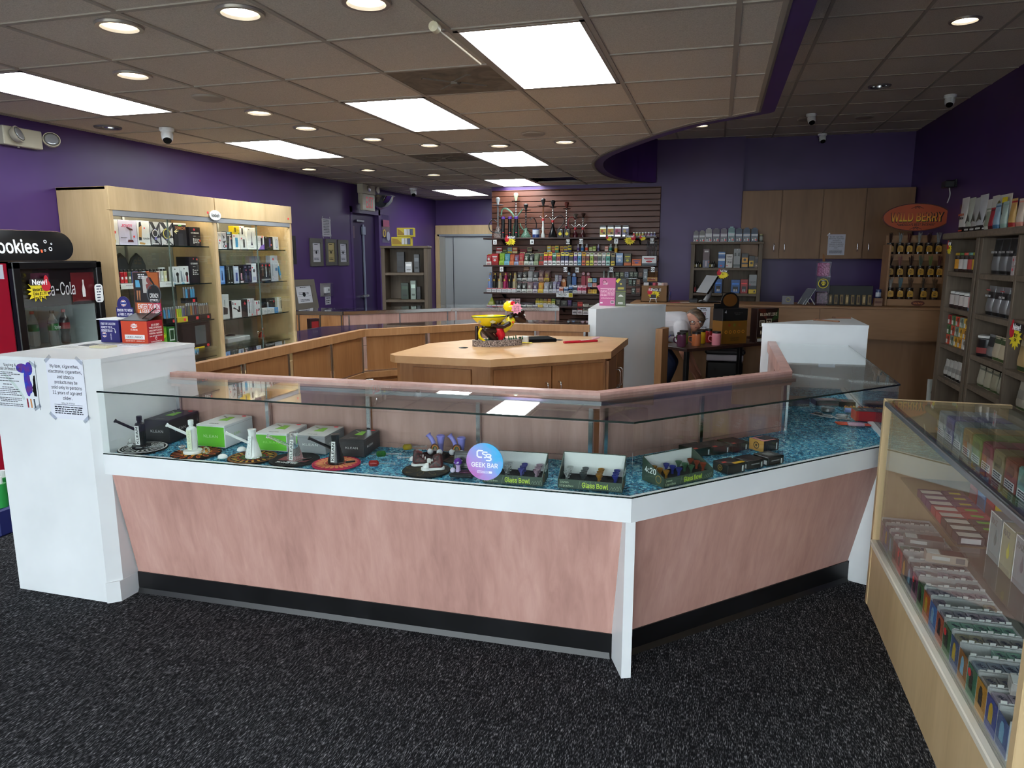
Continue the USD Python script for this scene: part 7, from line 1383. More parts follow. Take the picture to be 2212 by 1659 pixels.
# top of the grey pillar and of the wedge pillar
t = pbox('vape_shipper','tall pink display carton on the grey sided pillar','box',(-.966,6.625,1.1505),6,.145,.12,.25,'#c0508a',[('c',.3,.86,.13,'#7a2a4a'),('c',.3,.86,.09,'#d878a4'),('t','LOST',.38,.80,.06,'#f4dce6',.3),('r',.05,.98,.60,.64,'#e0a0c0'),('l',.06,.45,.34,.58,5,'#eab4cc'),('l',.5,.95,.36,.60,5,'#eab4cc'),('l',.1,.9,.24,.30,2,'#eab4cc'),('r',.70,.93,.08,.18,'#e8d4dc'),('r',.73,.90,.10,.16,'#6a4a5a'),('r',.05,.2,.08,.13,'#f0e0e8')])
obj('flap',front(prism(Polygon([(-.145 * .72,.175),(-.145 * .5,.19),(-.145 * .5,.115)]),0,.002),.0),M('#c0508a',.4),t)
pbox('vape_shipper','black and green display carton with mushroom window on the grey pillar','box',(-.840,6.575,1.1505),6,.094,.09,.25,'#1d1e1a',[('p',[(0,.9),(.25,1),(.5,.98),(.2,.82)],'#d8c81f'),('c',.5,.80,.10,'#b9a52a'),('r',.2,.8,.60,.68,'#a8982a'),('r',0,1,.52,.545,'#7a8a2a'),('r',.06,.94,.04,.50,'#5f6a4c'),('p',[(.25,.36),(.5,.42),(.78,.36),(.7,.34),(.3,.34)],'#dcdcd4'),('r',.28,.72,.07,.14,'#e4e4e0'),('t','SHROOM',.5,.105,.035,'#2a2a2a',.36),('r',0,1,0,.02,'#7a8a2a')])
for k,(x,y,l,rz,lb) in enumerate(((.76,5.45,.09,-35,'brown twisted stick on the wedge pillar top'),(.90,5.72,.06,5,'short brown stick at the back of the wedge pillar top'))):
    t = thing('wood_stick',lb,'stick',(x,y,1.1455),rz); obj('stick',cb(-l,l,-.008,.008,0,.010,.003),M('#8a5f45',.6),t); obj('end',cb(-l - .008,-l + .012,-.012,.012,0,.013,.003),M('#6f4a36',.6),t)
# ---------------------------------------------------------------- left wall
em = M('#b8b2a0',.5)
t = thing('emergency_light','beige two headed emergency light on the left wall above the fridge','emergency light',(-4.949,4.235,2.38),90)
obj('body',cb(-.16,.15,-.06,0,0,.13,.006),em,t)
for sx,rr in ((-.085,20),(.20,-35)):
    h = obj('lamp_head',mv(lathe([(.02,-.03),(.045,-.02),(.058,.01),(.058,.025)],20),(sx,-.085,.07),rx=70,rz=rr),em,t,smooth=50); obj('lens',mv(lathe([(.0,.036),(.035,.032),(.054,.024)],20),(sx,-.085,.07),rx=70,rz=rr),M('#a8acb0',.1,.5),h,smooth=True)
obj('knobs',cyl(.008,-.006,0,10,(-.03,-.03)),em,t)
t = thing('exit_sign','beige EXIT sign with red letters and lamp heads by the left door','exit sign',(-4.949,9.44,2.23),90)
obj('plate',cb(-.20,.17,-.16,-.12,0,.225,.004),em,t); obj('lamp_box',cb(-.20,.18,-.17,-.08,.228,.355,.006),em,t); obj('arm',cb(-.03,.03,-.12,0,.10,.30,.004),em,t); obj('lettering',front(mv(text('EXIT',.145,.002,True,width=.22),(.01,.112,0)),-.16),M('#e8323a',.4),t)
for sx in (-.06,.22): obj('lamp_head',mv(lathe([(.02,0),(.04,.012),(.045,.03),(.0,.036)],16),(sx,-.17,.30),rx=90),CHROME if sx < 0 else M('#c9c5b8',.4),t,smooth=50)
t = thing('dome_mirror','chrome half dome security mirror on the left wall','mirror',(-4.949,9.95,2.27),90)
hd = lathe([(.0,0.0),(.10,.01),(.19,.05),(.25,.12),(.28,.20)],28,open=True); v = np.asarray(hd.vertices); f = hd.faces[(v[hd.faces][:,:,1] < .001).all(1)]
obj('dome',TM(v,f,process=False),M('#c6c8cc',.06,1.0),t,smooth=True); obj('rim',tube([(.285 * math.cos(a),-.285 * math.sin(a),.20) for a in np.linspace(0,math.pi,24)],.008,8),M('#8a8c90',.3,.6),t,smooth=True)
t = thing('notice','white licence sheet taped high on the left wall','notice',(-4.949,8.51,1.85),90); obj('paper',front(bx(-.11,.11,0,.23,0,.0012)),M('#b4b4c2',.8),t); obj('print',front(lines([(.21 - .02 * i,.8) for i in range(10)],-.09,.09,.006,.0005,3),-.0012),INK,t)
for x,z,a in ((-.1,.23,60),(.1,.23,-60),(-.1,.0,-60),(.1,0,60)): obj('tape',front(mv(bx(-.03,.03,-.008,.008,0,.0006),(x,z,.0012),rz=a)),M('#9a98a8',.6),t)
def frame_(label,y,z,w,h,pc,fc='#55534f',rx=0,x=-4.949,rz=90):
    t = thing('picture_frame',label,'picture frame',(x,y,z),rot=(rx,0,rz)); b = w * .18
    obj('frame',front(prism(sbox(-w / 2,0,w / 2,h).difference(sbox(-w / 2 + b,b,w / 2 - b,h - b)),0,.018)),M(fc,.5),t); obj('paper',front(bx(-w / 2 + b,w / 2 - b,b,h - b,0,.006)),M(pc,.7),t)
    obj('print',front(cat(lines([(b + (h - 2 * b) * k,f) for k,f in ((.9,.5),(.6,.8),(.52,.8),(.2,.7),(.12,.7))],-w / 2 + b * 1.3,w / 2 - b * 1.3,.006,.0005,4),prism(ell(w * .06,w * .07,12,(0,h * .5)),0,.0005)),-.006),INK,t)
    obj('line',front(cat(bx(-w * .27,w * .27,h * .44,h * .445,0,.0005)),-.006),INK,t); return t
frame_('grey framed white certificate, leftmost of the three on the left wall',8.225,1.47,.30,.35,'#b9bac6'); frame_('grey framed yellow certificate, middle of the three on the left wall',8.59,1.475,.27,.345,'#a89a6a'); frame_('grey framed white certificate, rightmost of the three on the left wall',8.91,1.47,.28,.345,'#b4b5c2')
frame_('thin dark framed sheet partly hidden behind the tall case',7.60,1.50,.30,.34,'#a9aab6','#231f26'); frame_('large grey frame with certificate leaning at the end of the tall case',7.70,.96,.42,.36,'#b8bac2','#5f5850',-10,-4.80,80)
t = thing('thermostat','thermostat in a clear locked cover on the left wall','thermostat',(-4.949,8.415,1.075),90); obj('cover',cb(-.13,.13,-.05,0,0,.175,.01),AC,t); obj('plate',bx(-.13,.13,-.004,0,0,.175),M('#8f8a8c',.5),t); obj('body',cb(-.05,.06,-.035,0,.04,.12,.006),WHITE,t); obj('screen',bx(.02,.04,-.036,-.035,.07,.10),BLACK,t)
t = thing('notice','small white note hanging under the thermostat','notice',(-4.949,8.47,.965),90); obj('paper',front(bx(-.07,.07,0,.105,0,.0012)),M('#b9b9c4',.8),t); obj('print',front(lines([(.085,.7),(.05,.8),(.025,.7)],-.06,.06,.010,.0005,2),-.0012),INK,t)
# back glass showcases between the island ring and the slatted boards
SB = [Seg((-3.88,6.95),(-2.96,7.80),(-4,9)),Seg((-2.96,7.80),(-1.76,8.20),(-3,9.5))]
S0 = [Seg((-4.42,6.88),(-3.89,6.945),(-4.3,8))]
for j,(grp,i,lb) in enumerate(((S0,0,'short dark wood showcase at the left wall'),(SB,0,'angled glass showcase with silver rim near the left door'),(SB,1,'glass showcase with silver rim before the slatted boards'))):
    s = grp[i]; t = thing('glass_showcase',lb,'showcase',(0,0,0)); bm = pink2 if j else honey_d
    obj('base',prism(strip(grp,0,.45,i),0,.62),bm,t); obj('front_panel',prism(strip(grp,.004,.012,i),.625,.965),bm,t); obj('glass_top',prism(strip(grp,0,.45,i),1.004,1.010),GLASS,t); obj('glass_back',prism(strip(grp,.444,.45,i),.62,1.004),GLASS,t)
    obj('rim',prism(strip(grp,-.004,.02,i),.968,1.004),CHROME if j else M('#4a3a2e',.4),t); obj('shelf',prism(strip(grp,.02,.43,i),.80,.806),SHELFGL,t)
    for k in range(3):
        c = s.P(s.L * (.04 + .46 * k),-.003); obj('post',prism(Polygon([c,c + s.u * .014,c + s.u * .014 + s.n * .008,c + s.n * .008]),.62,.97),STEEL if j else M('#3a2e26',.4),t)
pbox('game_box','dark box with red and gold rings at the tall case end','box',(-4.30,6.80,.6265) if 0 else (-3.72,6.50,1.0125),20,.10,.06,.19,'#2a1416',[('c',.5,.35,.36,'#b03a2a'),('c',.5,.35,.26,'#2a1416'),('c',.5,.35,.16,'#c8944a'),('t','TUCK',.5,.72,.07,'#d8c8b8',.6),('r',.1,.9,.82,.92,'#8a1f24'),('r',0,1,0,.08,'#c9b9a9')]) if 0 else pbox('game_box','dark box with red and gold rings at the tall case end','box',(-3.62,5.85,ZG + .0005) if 0 else (-4.08,6.66,0),60,.10,.08,.95,'#2a1416',[('c',.5,.70,.40,'#b03a2a'),('c',.5,.70,.28,'#2a1416'),('c',.5,.70,.16,'#c8944a'),('t','TUCK',.5,.86,.02,'#d8c8b8',.6),('r',.1,.9,.90,.97,'#8a1f24'),('r',0,1,.56,.60,'#c9b9a9')])
# bookshelf goods
for k,(x,y,z,w,h,c,lb) in enumerate(((-4.10,8.95,1.3815,.10,.27,'#26262a','black box at left on the bookshelf upper shelf'),(-4.00,8.98,1.3815,.09,.14,'#c9ccd0','white and black box on the bookshelf upper shelf'),(-3.90,9.02,1.3815,.07,.24,'#55585c','tall grey box on the bookshelf upper shelf'),(-4.06,8.97,1.0215,.10,.22,'#2a3a2c','dark green box on the bookshelf middle shelf'),(-3.95,9.00,1.0215,.07,.25,'#8a9a90','pale green box on the bookshelf middle shelf'),(-3.88,9.02,1.0215,.05,.17,'#1c1c1e','black pouch on the bookshelf middle shelf'))): pbox('shelf_box',lb,'box',(x,y,z),14,w,.08,h,c,[('r',.1,.9,.6,.8,shade(c,1.5)),('r',.2,.8,.2,.3,shade(c,.6))])
for k in range(2):
    t = thing('filter_box',['lower','upper'][k] + ' yellow stepped box of filter packs on the bookshelf','box',(-4.10 + .04 * k,9.00,1.7305 + .12 * k),14); obj('box',cb(-.13 + .04 * k,.13,-.08,.08,0,.118,.002),M('#d8c41f',.45),t); obj('front_panel',prism(Polygon([(-.12 + .04 * k,.02),(.03,.02),(-.05,.09),(-.12 + .04 * k,.10)]),0,.001).apply_transform(np.array([[1,0,0,0],[0,0,-1,-.0803],[0,1,0,0],[0,0,0,1]],float)),M('#b08a1a',.5),t)
    for j in range(3): obj('pack',cb(.01 + .04 * j,.045 + .04 * j,-.095,-.081,.02,.10,.002),M(['#dfe0e4','#c9ccd4','#3a4270'][j],.4),t)
t = thing('window_sign','clear sign holder with pink and white print above the bookshelf','sign',(-4.949,10.25,1.80),90); obj('holder',cb(-.13,.13,-.02,0,0,.42,.003),AC,t); obj('print',cat(bx(-.11,.11,-.022,-.0205,.24,.34)),M('#8a3a5a',.5),t); obj('round_mark',front(prism(ell(.06,.07,18,(.06,.10)),0,.001),-.021),M('#8f8fa0',.5),t); obj('dark_mark',front(prism(ell(.05,.06,18,(-.07,.14)).difference(ell(.03,.04,18,(-.07,.14))),0,.001),-.021),M('#b9a03a',.5),t)
# fridge: bottles, sign, skateboard on top
def soda(label,y,x,c,lab,word=None):
    t = thing('soda_bottle',label,'bottle',(x,y,.985),90); prof = [(.024,0),(.031,.012),(.031,.05),(.026,.075),(.032,.105),(.033,.155),(.026,.185),(.012,.212),(.012,.235)]
    obj('bottle',lathe(prof,18),M(c,.1) if c != 'clear' else clearg,t,smooth=60); obj('label',lathe([(.0335,.105),(.0340,.15)],18,open=True),M(lab,.4),t,smooth=True); obj('cap',lathe([(.0135,.222),(.0135,.242),(.0,.243)],14),M('#2a3a30' if word else '#b0202a',.4),t)
    if word: obj('lettering',front(mv(text(word,.022,.0006,True,width=.05),(.004,.127,0)),-.0348),M('#d8e4dc',.4),t)
t = thing('fridge_shelf','white wire edged shelf inside the drinks fridge','shelf',(-4.3,3.87,.955)); obj('shelf',bx(-.50,-.06,-.285,.285,0,.006),M('#c9d0d0',.4),t); obj('rail',bx(-.06,-.052,-.285,.285,-.008,.018),M('#e2e6e6',.4),t)
soda('clear green labelled soda bottle, front middle of the fridge shelf',3.90,-4.44,'clear','#1f7a3c','Sprite'); soda('clear green labelled soda bottle left of the front one',3.80,-4.50,'clear','#1d5f34',None); soda('brown cola bottle with red label on the fridge shelf',4.01,-4.46,'#241210','#8a1f26',None); soda('pale bottle with white label at left of the fridge shelf',3.66,-4.44,'#4a4444','#b0acac',None)
for k in range(4):
    t = thing('drink_can','dark bottle neck in the lower fridge row, %s from left' % ORD[k],'bottle',(-4.42,3.72 + .09 * k,.755)); obj('bottle',lathe([(.03,0),(.03,.11),(.016,.14),(.016,.165)],14),M('#1a1c1e',.2),t,smooth=50); obj('cap',cyl(.019,.15,.178,12),M('#5a5f5f',.4),t)
t = thing('fridge_shelf','lower shelf inside the drinks fridge','shelf',(-4.3,3.87,.745)); obj('shelf',bx(-.50,-.06,-.285,.285,0,.006),M('#c9d0d0',.4),t)
starcard('starburst_card','starburst New price card on the fridge glass',(-4.30,3.70,1.37),.20,90,('New!',),('Monster $2.99','Coke $1.79','Tea $2.39'),headpos=(.28,.20))
t = thing('price_tag','white oblong price tag on the right fridge door frame','price tag',(-4.286,4.165,1.27),90); obj('card',front(prism(rrect(-.035,.035,0,.13,.022),0,.002)),WHITE,t); obj('print',front(lines([(.115 - .02 * i,.7) for i in range(6)],-.028,.028,.008,.0006,6),-.002),M('#3a4258',.6),t)
t = thing('skateboard','black skateboard deck with white lettering leaning on top of the fridge','skateboard',(-4.42,3.60,1.566),rot=(-8,0,90))
dk_ = affinity.scale(unary_union([ell(.10,.10,30,(-.36,.10)),ell(.10,.10,30,(.36,.10)),sbox(-.36,0,.36,.20)]),1.12,1,origin=(0,0)); obj('deck',front(prism(dk_,0,.011)),M('#121316',.12),t,smooth=40); obj('edge',front(prism(dk_.buffer(.002).difference(dk_),.001,.009)),M('#a8846a',.5),t)
obj('lettering',front(mv(text('Cookies',.085,.0008,True,width=.36),(.06,.095,.011))),M('#dfe3e8',.4),t)
for x,z,r in ((.30,.13,.012),(.33,.08,.014),(.345,.115,.007),(.285,.07,.008)): obj('splash_mark',front(prism(ell(r,r,10,(x,z)).difference(ell(r * .6,r * .6,10,(x,z))),.011,.0117)),M('#d8dade',.4),t)
obj('orange_sticker',front(bx(.252,.266,.055,.075,.011,.0116)),M('#f05a2a',.5),t)
t = thing('drink_crate','blue crate of drinks on the floor behind the square pillar','crate',(-4.05,3.05,0)); obj('crate',cb(-.15,.15,-.12,.12,0,.16,.01),M('#232a6a',.5),t)
for k in range(6): q = obj('bottle',cyl(.035,.1605,.30,12,(-.10 + .10 * (k % 3),-.05 + .10 * (k // 3))),M('#2f9a4a',.3),t,smooth=40); obj('cap',cyl(.02,.30,.34,10,(-.10 + .10 * (k % 3),-.05 + .10 * (k // 3))),WHITE,q)
# ceiling cameras
def dome(label,x,y,z,a):
    t = thing('security_camera',label,'camera',(x,y,z),a); obj('mount',lathe([(.055,0),(.055,-.02),(.045,-.03)],20),WHITE,t,smooth=40); obj('body',mv(lathe([(.0,.045),(.03,.04),(.045,.015),(.042,-.03),(.03,-.05)],20),(0,-.012,-.058),rx=-35),WHITE,t,smooth=50); obj('lens',mv(lathe([(.032,-.048),(.028,-.058),(.0,-.061)],18),(0,-.012,-.058),rx=-35),BLACKG,t,smooth=50)
dome('white dome camera on the ceiling by the left wall',-4.218,4.90,ZC,40); dome('white dome camera at the far left recess ceiling',-4.40,10.1,ZC,30); dome('white dome camera, left one under the raised ceiling',.915,8.874,ZR,10); dome('white dome camera nearest the right wall',2.10,8.23,ZR,-15); dome('white dome camera, lowest one before the wall cabinets',1.213,10.32,ZR,10)
t = thing('wall_camera','black camera on an arm high on the right wall','camera',(2.329,8.45,2.33),0); obj('arm',tube([(0,.14,.02),(-.10,.02,.0)],.012,8),BLACK,t); obj('plate',cb(-.02,0,.10,.18,-.03,.05,.003),BLACK,t); obj('body',cb(-.16,-.07,-.10,.05,-.05,.02,.008),BLACK,t); obj('cable',tube(spline([(-.10,-.02,-.05),(-.09,-.03,-.12),(-.11,-.04,-.20)],4),.006,6),M('#b9b9b9',.4),t)
# ================================================================ pale wood glass case at the right
CX0,CX1,CY0,CY1 = .745,1.235,1.80,3.455
t = thing('glass_case','pale maple floor case with glass top at the right edge','display case',(0,0,0))
obj('base',cb(CX0,CX1,CY0,CY1,0,.305,.002),pale,t); obj('end_panel',cb(CX0 - .002,CX1,CY1 - .02,CY1,.305,.975,.002),pale,t,'wood end panel away from the shop front')
obj('post',cb(CX0 - .004,CX0 + .03,CY1 - .032,CY1 + .002,0,.976,.003),pale,t); obj('post',cb(CX0 - .004,CX0 + .03,CY0,CY0 + .034,0,.976,.003),pale,t)
obj('sill',cb(CX0 - .012,CX0 + .020,CY0 + .03,CY1 - .03,.296,.322,.004),M('#ded6c6',.35),t); obj('end_sill',cb(CX0,CX1,CY0,CY0 + .03,.296,.975,.002) if 0 else cb(CX0 + .03,CX1,CY0,CY0 + .02,.296,.322,.002),pale,t)
obj('deck',bx(CX0 + .02,CX1 - .02,CY0 + .02,CY1 - .02,.306,.322),M('#a7a39c',.5),t); obj('glass_front',bx(CX0 + .010,CX0 + .016,CY0 + .03,CY1 - .03,.322,.950),GLASS,t); obj('glass_top',bx(CX0,CX1,CY0 + .01,CY1 - .02,.968,.974),GLASS,t)
obj('front_rail',cb(CX0 - .006,CX0 + .024,CY0 + .03,CY1 - .032,.946,.967,.003),M('#8f8f92',.3,.7),t,'grey metal rail along the glass top'); obj('back_doors',bx(CX1 - .012,CX1 - .006,CY0 + .02,CY1 - .02,.322,.96),M('#9a948a',.25),t)
obj('end_glass',bx(CX0 + .03,CX1 - .01,CY0 + .004,CY0 + .010,.322,.966),GLASS,t)
obj('shelf',bx(.83,CX1 - .02,CY0 + .03,CY1 - .04,.622,.630),SHELFGL,t); obj('shelf',bx(.93,CX1 - .02,CY0 + .03,CY1 - .04,.832,.840),SHELFGL,t)
for z in (.61,.82):
    for y in (3.30,2.55,1.95): obj('bracket',cb(CX1 - .25,CX1 - .02,y - .006,y + .006,z - .008,z + .010,.002),M('#4a4a4a',.3,.7),t)
# bottom deck: opened shipping cartons of boxed vapes, five to a row
PK = ['#9d9a98','#a6a2b0','#8f8f96','#b5a8b8','#8fb8a8','#9aa6b8','#a898a8','#b0a890']
proto = {}
def pack(lab,c,loc,word):
    if c in proto: return copy(proto[c],lab,loc)
    p = proto[c] = thing('vape_pack',lab,'vape box',loc,group='boxed vapes on the case floor')
    obj('carton',cb(-.017,.017,-.026,.026,0,.104,.001),M(c,.22,.25),p); obj('lettering',mv(mv(text('RAZ',.012,.0005,True,width=.022),rz=-60),(0,.0,.1042)),M('#3a3a5a',.5),p); obj('end_print',bx(-.012,.012,-.0266,-.026,.02,.08),M(shade(c,.6),.4),p); return p
ART = ['#7a5a78','#5a6a90','#3f6f62','#8a3a2a','#b8303a','#1d1d22','#2f3a5a','#7a2a5a','#3a6a3a','#c25a2a','#3a6ab0','#b5502a','#2f6a3a','#4a5a8a','#a86a2a','#3a7a5a','#c88a2a','#3a4a9a','#5a6a9a']
CN = ['mauve','slate blue','sea green','rust','red','black','navy','plum','green','orange','blue','burnt orange','leaf green','steel blue','amber','teal','golden','indigo','blue grey']
EMPTY = {1: (2,3,4),2: (1,2),5: (0,1,2),7: (1,),8: (0,1,2),10: (1,2,3),14: (0,1),18: (0,1,2,3)}
for r in range(19):
    y = 3.385 - r * .0795; x0 = .772
    t = thing('vape_carton','%s fronted open carton, %s row from the far end of case floor' % (CN[r],ORD[r]),'carton',(x0,y,.3225)); W = .192; wc = M('#c6c6c6',.5); H0,H1 = .112,.098
    obj('carton',cat(bx(0,W,-.037,-.0355,0,H0),bx(0,W,.0335,.035,0,H0),bx(W - .0015,W,-.035,.033,0,H0),bx(0,W,-.035,.033,0,.002)),wc,t); obj('front_panel',bx(-.0015,0,-.037,.035,0,H1),M(ART[r],.35),t)
    obj('art',place(unary_union and prism(Polygon([(-.014,.03),(.012,.03),(.012,.07),(.004,.085),(-.006,.085),(-.014,.07)]),0,.0008),(-.0016,0,0),(0,-1,0),(0,0,1)),M(['#15151a','#d8b02a','#8fc0dc','#1a1a1e'][r % 4],.4),t)
    obj('torn_edge',cat([bx(.004 + .019 * k,.019 + .019 * k,-.037,-.0352,H0,H0 + .002 + .003 * ((k * 7 + r) % 3)) for k in range(10)]),M('#e6e6e4',.7),t)
    if r in (4,7,12,15): obj('price_dot',place(prism(ell(.012,.012,12),0,.0008),(-.0026,.015,.075),(0,-1,0),(0,0,1)),TAGR,t)
    for k in range(5):
        if k in EMPTY.get(r,()): continue
        pack('%s vape box, %s across in the %s fronted carton on the case floor' % (['grey','pale violet','dark grey','pink grey','mint','blue grey','mauve','khaki'][(r * 3 + (k > 1) * (r % 3)) % 8],ORD[k],CN[r]),PK[(r * 3 + (k > 1) * (r % 3)) % 8],(x0 + .0195 + .0378 * k,y - .001,.325),'RAZ')
for k,(x,y,z,rz,c,c2) in enumerate(((.86,3.10,.4385,-8,'#8a8684','#5a2a34'),(.90,2.95,.4385,-6,'#c9b8a8','#4a1f28'),(.885,2.05,.4385,-12,'#c8c0bc','#3a6a58'),(.885,1.93,.4385,-10,'#c2c0a8','#b03a44'))):
    t = thing('loose_vape_box','%s box lying across the cartons, %s from the far end' % (['grey','cream','silver and green','yellow edged'][k],ORD[k]),'vape box',(x,y,z),rz); obj('carton',cb(-.07,.07,-.028,.028,0,.034,.001),M(c,.25,.2),t); obj('top_print',bx(-.02,.068,-.026,.026,.034,.0346),M(c2,.35),t); obj('warning_label',bx(-.066,-.024,-.024,.024,.034,.0348),WHITE,t); obj('barcode',bx(.03,.06,-.0286,-.028,.006,.028),M('#6a6a6c',.5),t); obj('side_label',bx(-.05,.01,-.0286,-.028,.012,.026),M('#dedede',.5),t)
# middle shelf
MC = [('red','#a3242c'),('blue','#4a8cc8'),('dark red','#a82c34'),('yellow','#e0c81a'),('green','#5f9a34'),('white','#dcdcd6'),('cream','#cfcabc')]
for k,(n,c) in enumerate(MC):
    y = 3.13 - .092 * k
    t = thing('upright_vape_box','%s upright box on the middle glass shelf of the case' % n,'vape box',(1.055,y,.6305),-90); obj('carton',cb(-.04,.04,-.03,.03,0,.15,.0012),M(c,.35),t); obj('lettering',front(mv(mv(text('RAZ',.022,.0006,True,width=.05),rz=-60),(0,.105,0)),-.0302),M('#f0f0ea' if k < 5 else '#a88a5a',.5),t); obj('lower_panel',bx(-.036,.036,-.0306,-.030,.01,.05),M(shade(c,.7),.4),t)
FC = ['#4a2248','#54285a','#5a2a60','#a3262e','#b02a30','#3a2a20','#42301f','#2c1f2a']
for k,c in enumerate(FC):
    for j in range(2):
        t = thing('flat_vape_box','%s flat box, %s from far end, %s column on the middle glass shelf' % (['plum','violet','purple','red','scarlet','brown','dark brown','blackish'][k],ORD[k],['aisle','inner'][j]),'vape box',(.872 + .086 * j,3.12 - .066 * k,.6305)); obj('carton',cb(-.04,.04,-.031,.031,0,.030,.0012),M(c,.35),t); obj('warning_label',bx(-.036,.036,-.027,.010,.030,.0305),M('#d8d4cc',.5),t) if j == 0 else obj('green_mark',bx(-.02,.02,-.01,.01,.030,.0305),M('#7ac83a' if k > 2 else '#c8c03a',.5),t); obj('side_label',bx(-.03,.03,-.0316,-.031,.006,.024),M('#cfc8cc',.5),t)
for k in range(6):
    y = 2.52 - .105 * k; c = ['#8fa0a4','#a8a88a','#9aa0a8','#b8a0a8','#c0a4aa','#b498a0'][k]
    t = thing('tall_vape_carton','%s tall carton with white edges, %s from far on the middle shelf' % (['blue grey','khaki','grey','pale pink','pink','mauve'][k],ORD[k]),'carton',(1.0,y,.6305),-90); obj('carton',cb(-.045,.045,-.10,.10,0,.150,.0012),M(c,.25,.15),t); obj('white_edge',cat(bx(-.046,-.043,-.1008,-.10,0,.152),bx(-.046,.046,-.1008,-.10,.149,.152)),WHITE,t); obj('drop_mark',front(prism(unary_union([ell(.010,.018,14,(.012,.07)),Polygon([(.008,.085),(.016,.085),(.013,.105)])]),0,.0008),-.1002),M(['#3a5a5a','#c8c02a','#5a5a6a','#b8344a','#c03a50','#a83048'][k],.4),t); obj('lettering',front(mv(text('RAZ',.018,.0006,True),(-.01,.125,0)),-.1002),M('#8a3a4a' if k > 2 else '#5a6464',.5),t); obj('foot_print',bx(-.04,.04,-.1006,-.10,.006,.02),M(shade(c,.8),.4),t)
    for j in range(4): obj('top_lid',bx(-.042,.042,-.096 + .049 * j,-.053 + .049 * j,.150,.1508),M(shade(c,.9),.25),t)
t = thing('flat_vape_box','blue flat box lying on the tall cartons','vape box',(1.02,2.47,.7825),-5); obj('carton',cb(-.075,.075,-.03,.03,0,.036,.0012),M('#7a86c0',.35),t); obj('barcode',bx(.03,.06,-.0306,-.03,.006,.03),WHITE,t); obj('top_label',bx(-.07,-.02,-.026,.026,.036,.0365),M('#c9c9cc',.5),t)
# upper shelf: tall tinted cartons with white warning strips
TC = ['#c4c8cc','#8f8ab8','#9fb0b4','#c8a878','#9aa868','#a85a68','#b0a078','#b06a58','#8fc0b8','#bca8b0','#a88a6a','#8a7466','#9a9a9a']
TN = ['silver','violet','pale teal','tan','olive','rose red','sand','brick','mint','mauve','caramel','brown','grey']
for k,c in enumerate(TC):
    y = 3.365 - .108 * k; t = thing('tinted_carton','%s carton with white warning strip, %s from far on the upper glass shelf' % (TN[k],ORD[k]),'carton',(1.07,y,.8405),-90)
    obj('carton',cb(-.047,.047,-.115,.10,0,.098,.0015),M(c,.25,.1),t); obj('warning_strip',bx(-.04,.04,-.1157,-.115,.004,.032),WHITE,t); obj('warning_print',front(lines([(.026,1),(.018,1),(.010,1)],-.034,.034,.0045,.0005,k),-.1157),M('#3a3a3c',.6),t); obj('art',front(prism(unary_union([ell(.022,.02,14,(.008,.066)),Polygon([(-.04,.04),(-.01,.09),(.0,.05)])]),0,.0006),-.1151),M(shade(c,.75),.35),t)
    for j in range(5): obj('top_flap',cb(-.045,.045,-.112 + .042 * j,-.075 + .042 * j,.098,.102,.001),M(shade(c,[1.0,.82][j % 2]),.3),t)
for k,(y,c) in enumerate(((2.93,'#6a1c30'),(2.84,'#2c4a8a'),(2.75,'#7a1c34'))): pass
t = thing('ruled_card','row of red and blue price cards under the upper glass shelf edge','price cards',(.95,2.84,.8405),-90)
for k,c in enumerate(('#6a1c30','#2c4a8a','#7a1c34')): obj('card',bx(-.09 + .06 * k,-.035 + .06 * k,-.02,.005,0,.002),M(c,.5),t)
# ================================================================ right wall shelves, incense rack, back counter, person
RX = 2.0
t = thing('wall_shelving','rustic grey brown shelving with open bays along the right wall','shelving',(0,0,0))
ys_ = [7.50,7.395,6.625,6.535,5.80,5.71,4.95,4.86,4.2]
for a,b in ((7.345,7.46),(6.525,6.645),(5.79,5.83),(4.95,4.99)): obj('upright',cb(RX,2.325,a,b,0,1.745,.004),rust,t)
for a,b in ((6.585,6.645),): obj('face_strip',cb(RX - .012,RX,a,b,0,1.745,.003),rust,t)
obj('cornice',cb(RX - .035,2.326,4.2,7.49,1.745,1.80,.008),rust_h,t); obj('back_panel',bx(2.312,2.326,4.2,7.46,0,1.745),rust,t)
for a,b,zs_ in ((6.645,7.345,(1.463,1.145,.815,.515,.16)),(5.83,6.525,(1.46,1.145,.818,.575,.2)),(4.99,5.79,(1.466,1.164,.81,.55,.2))):
    for z in zs_: obj('shelf',cb(RX,2.312,a,b,z - .04,z,.003),rust_h,t)
def pouch(lab,x,y,z,w,h,c,bands,rz=-90,metal=0.,art=(),d=.05,group=None): return bag('foil_pouch',lab,'pouch',(x,y,z + .0005),rz,w,d,h,c,bands,group,metal,.3,art)
WK = '#c9c9c6'
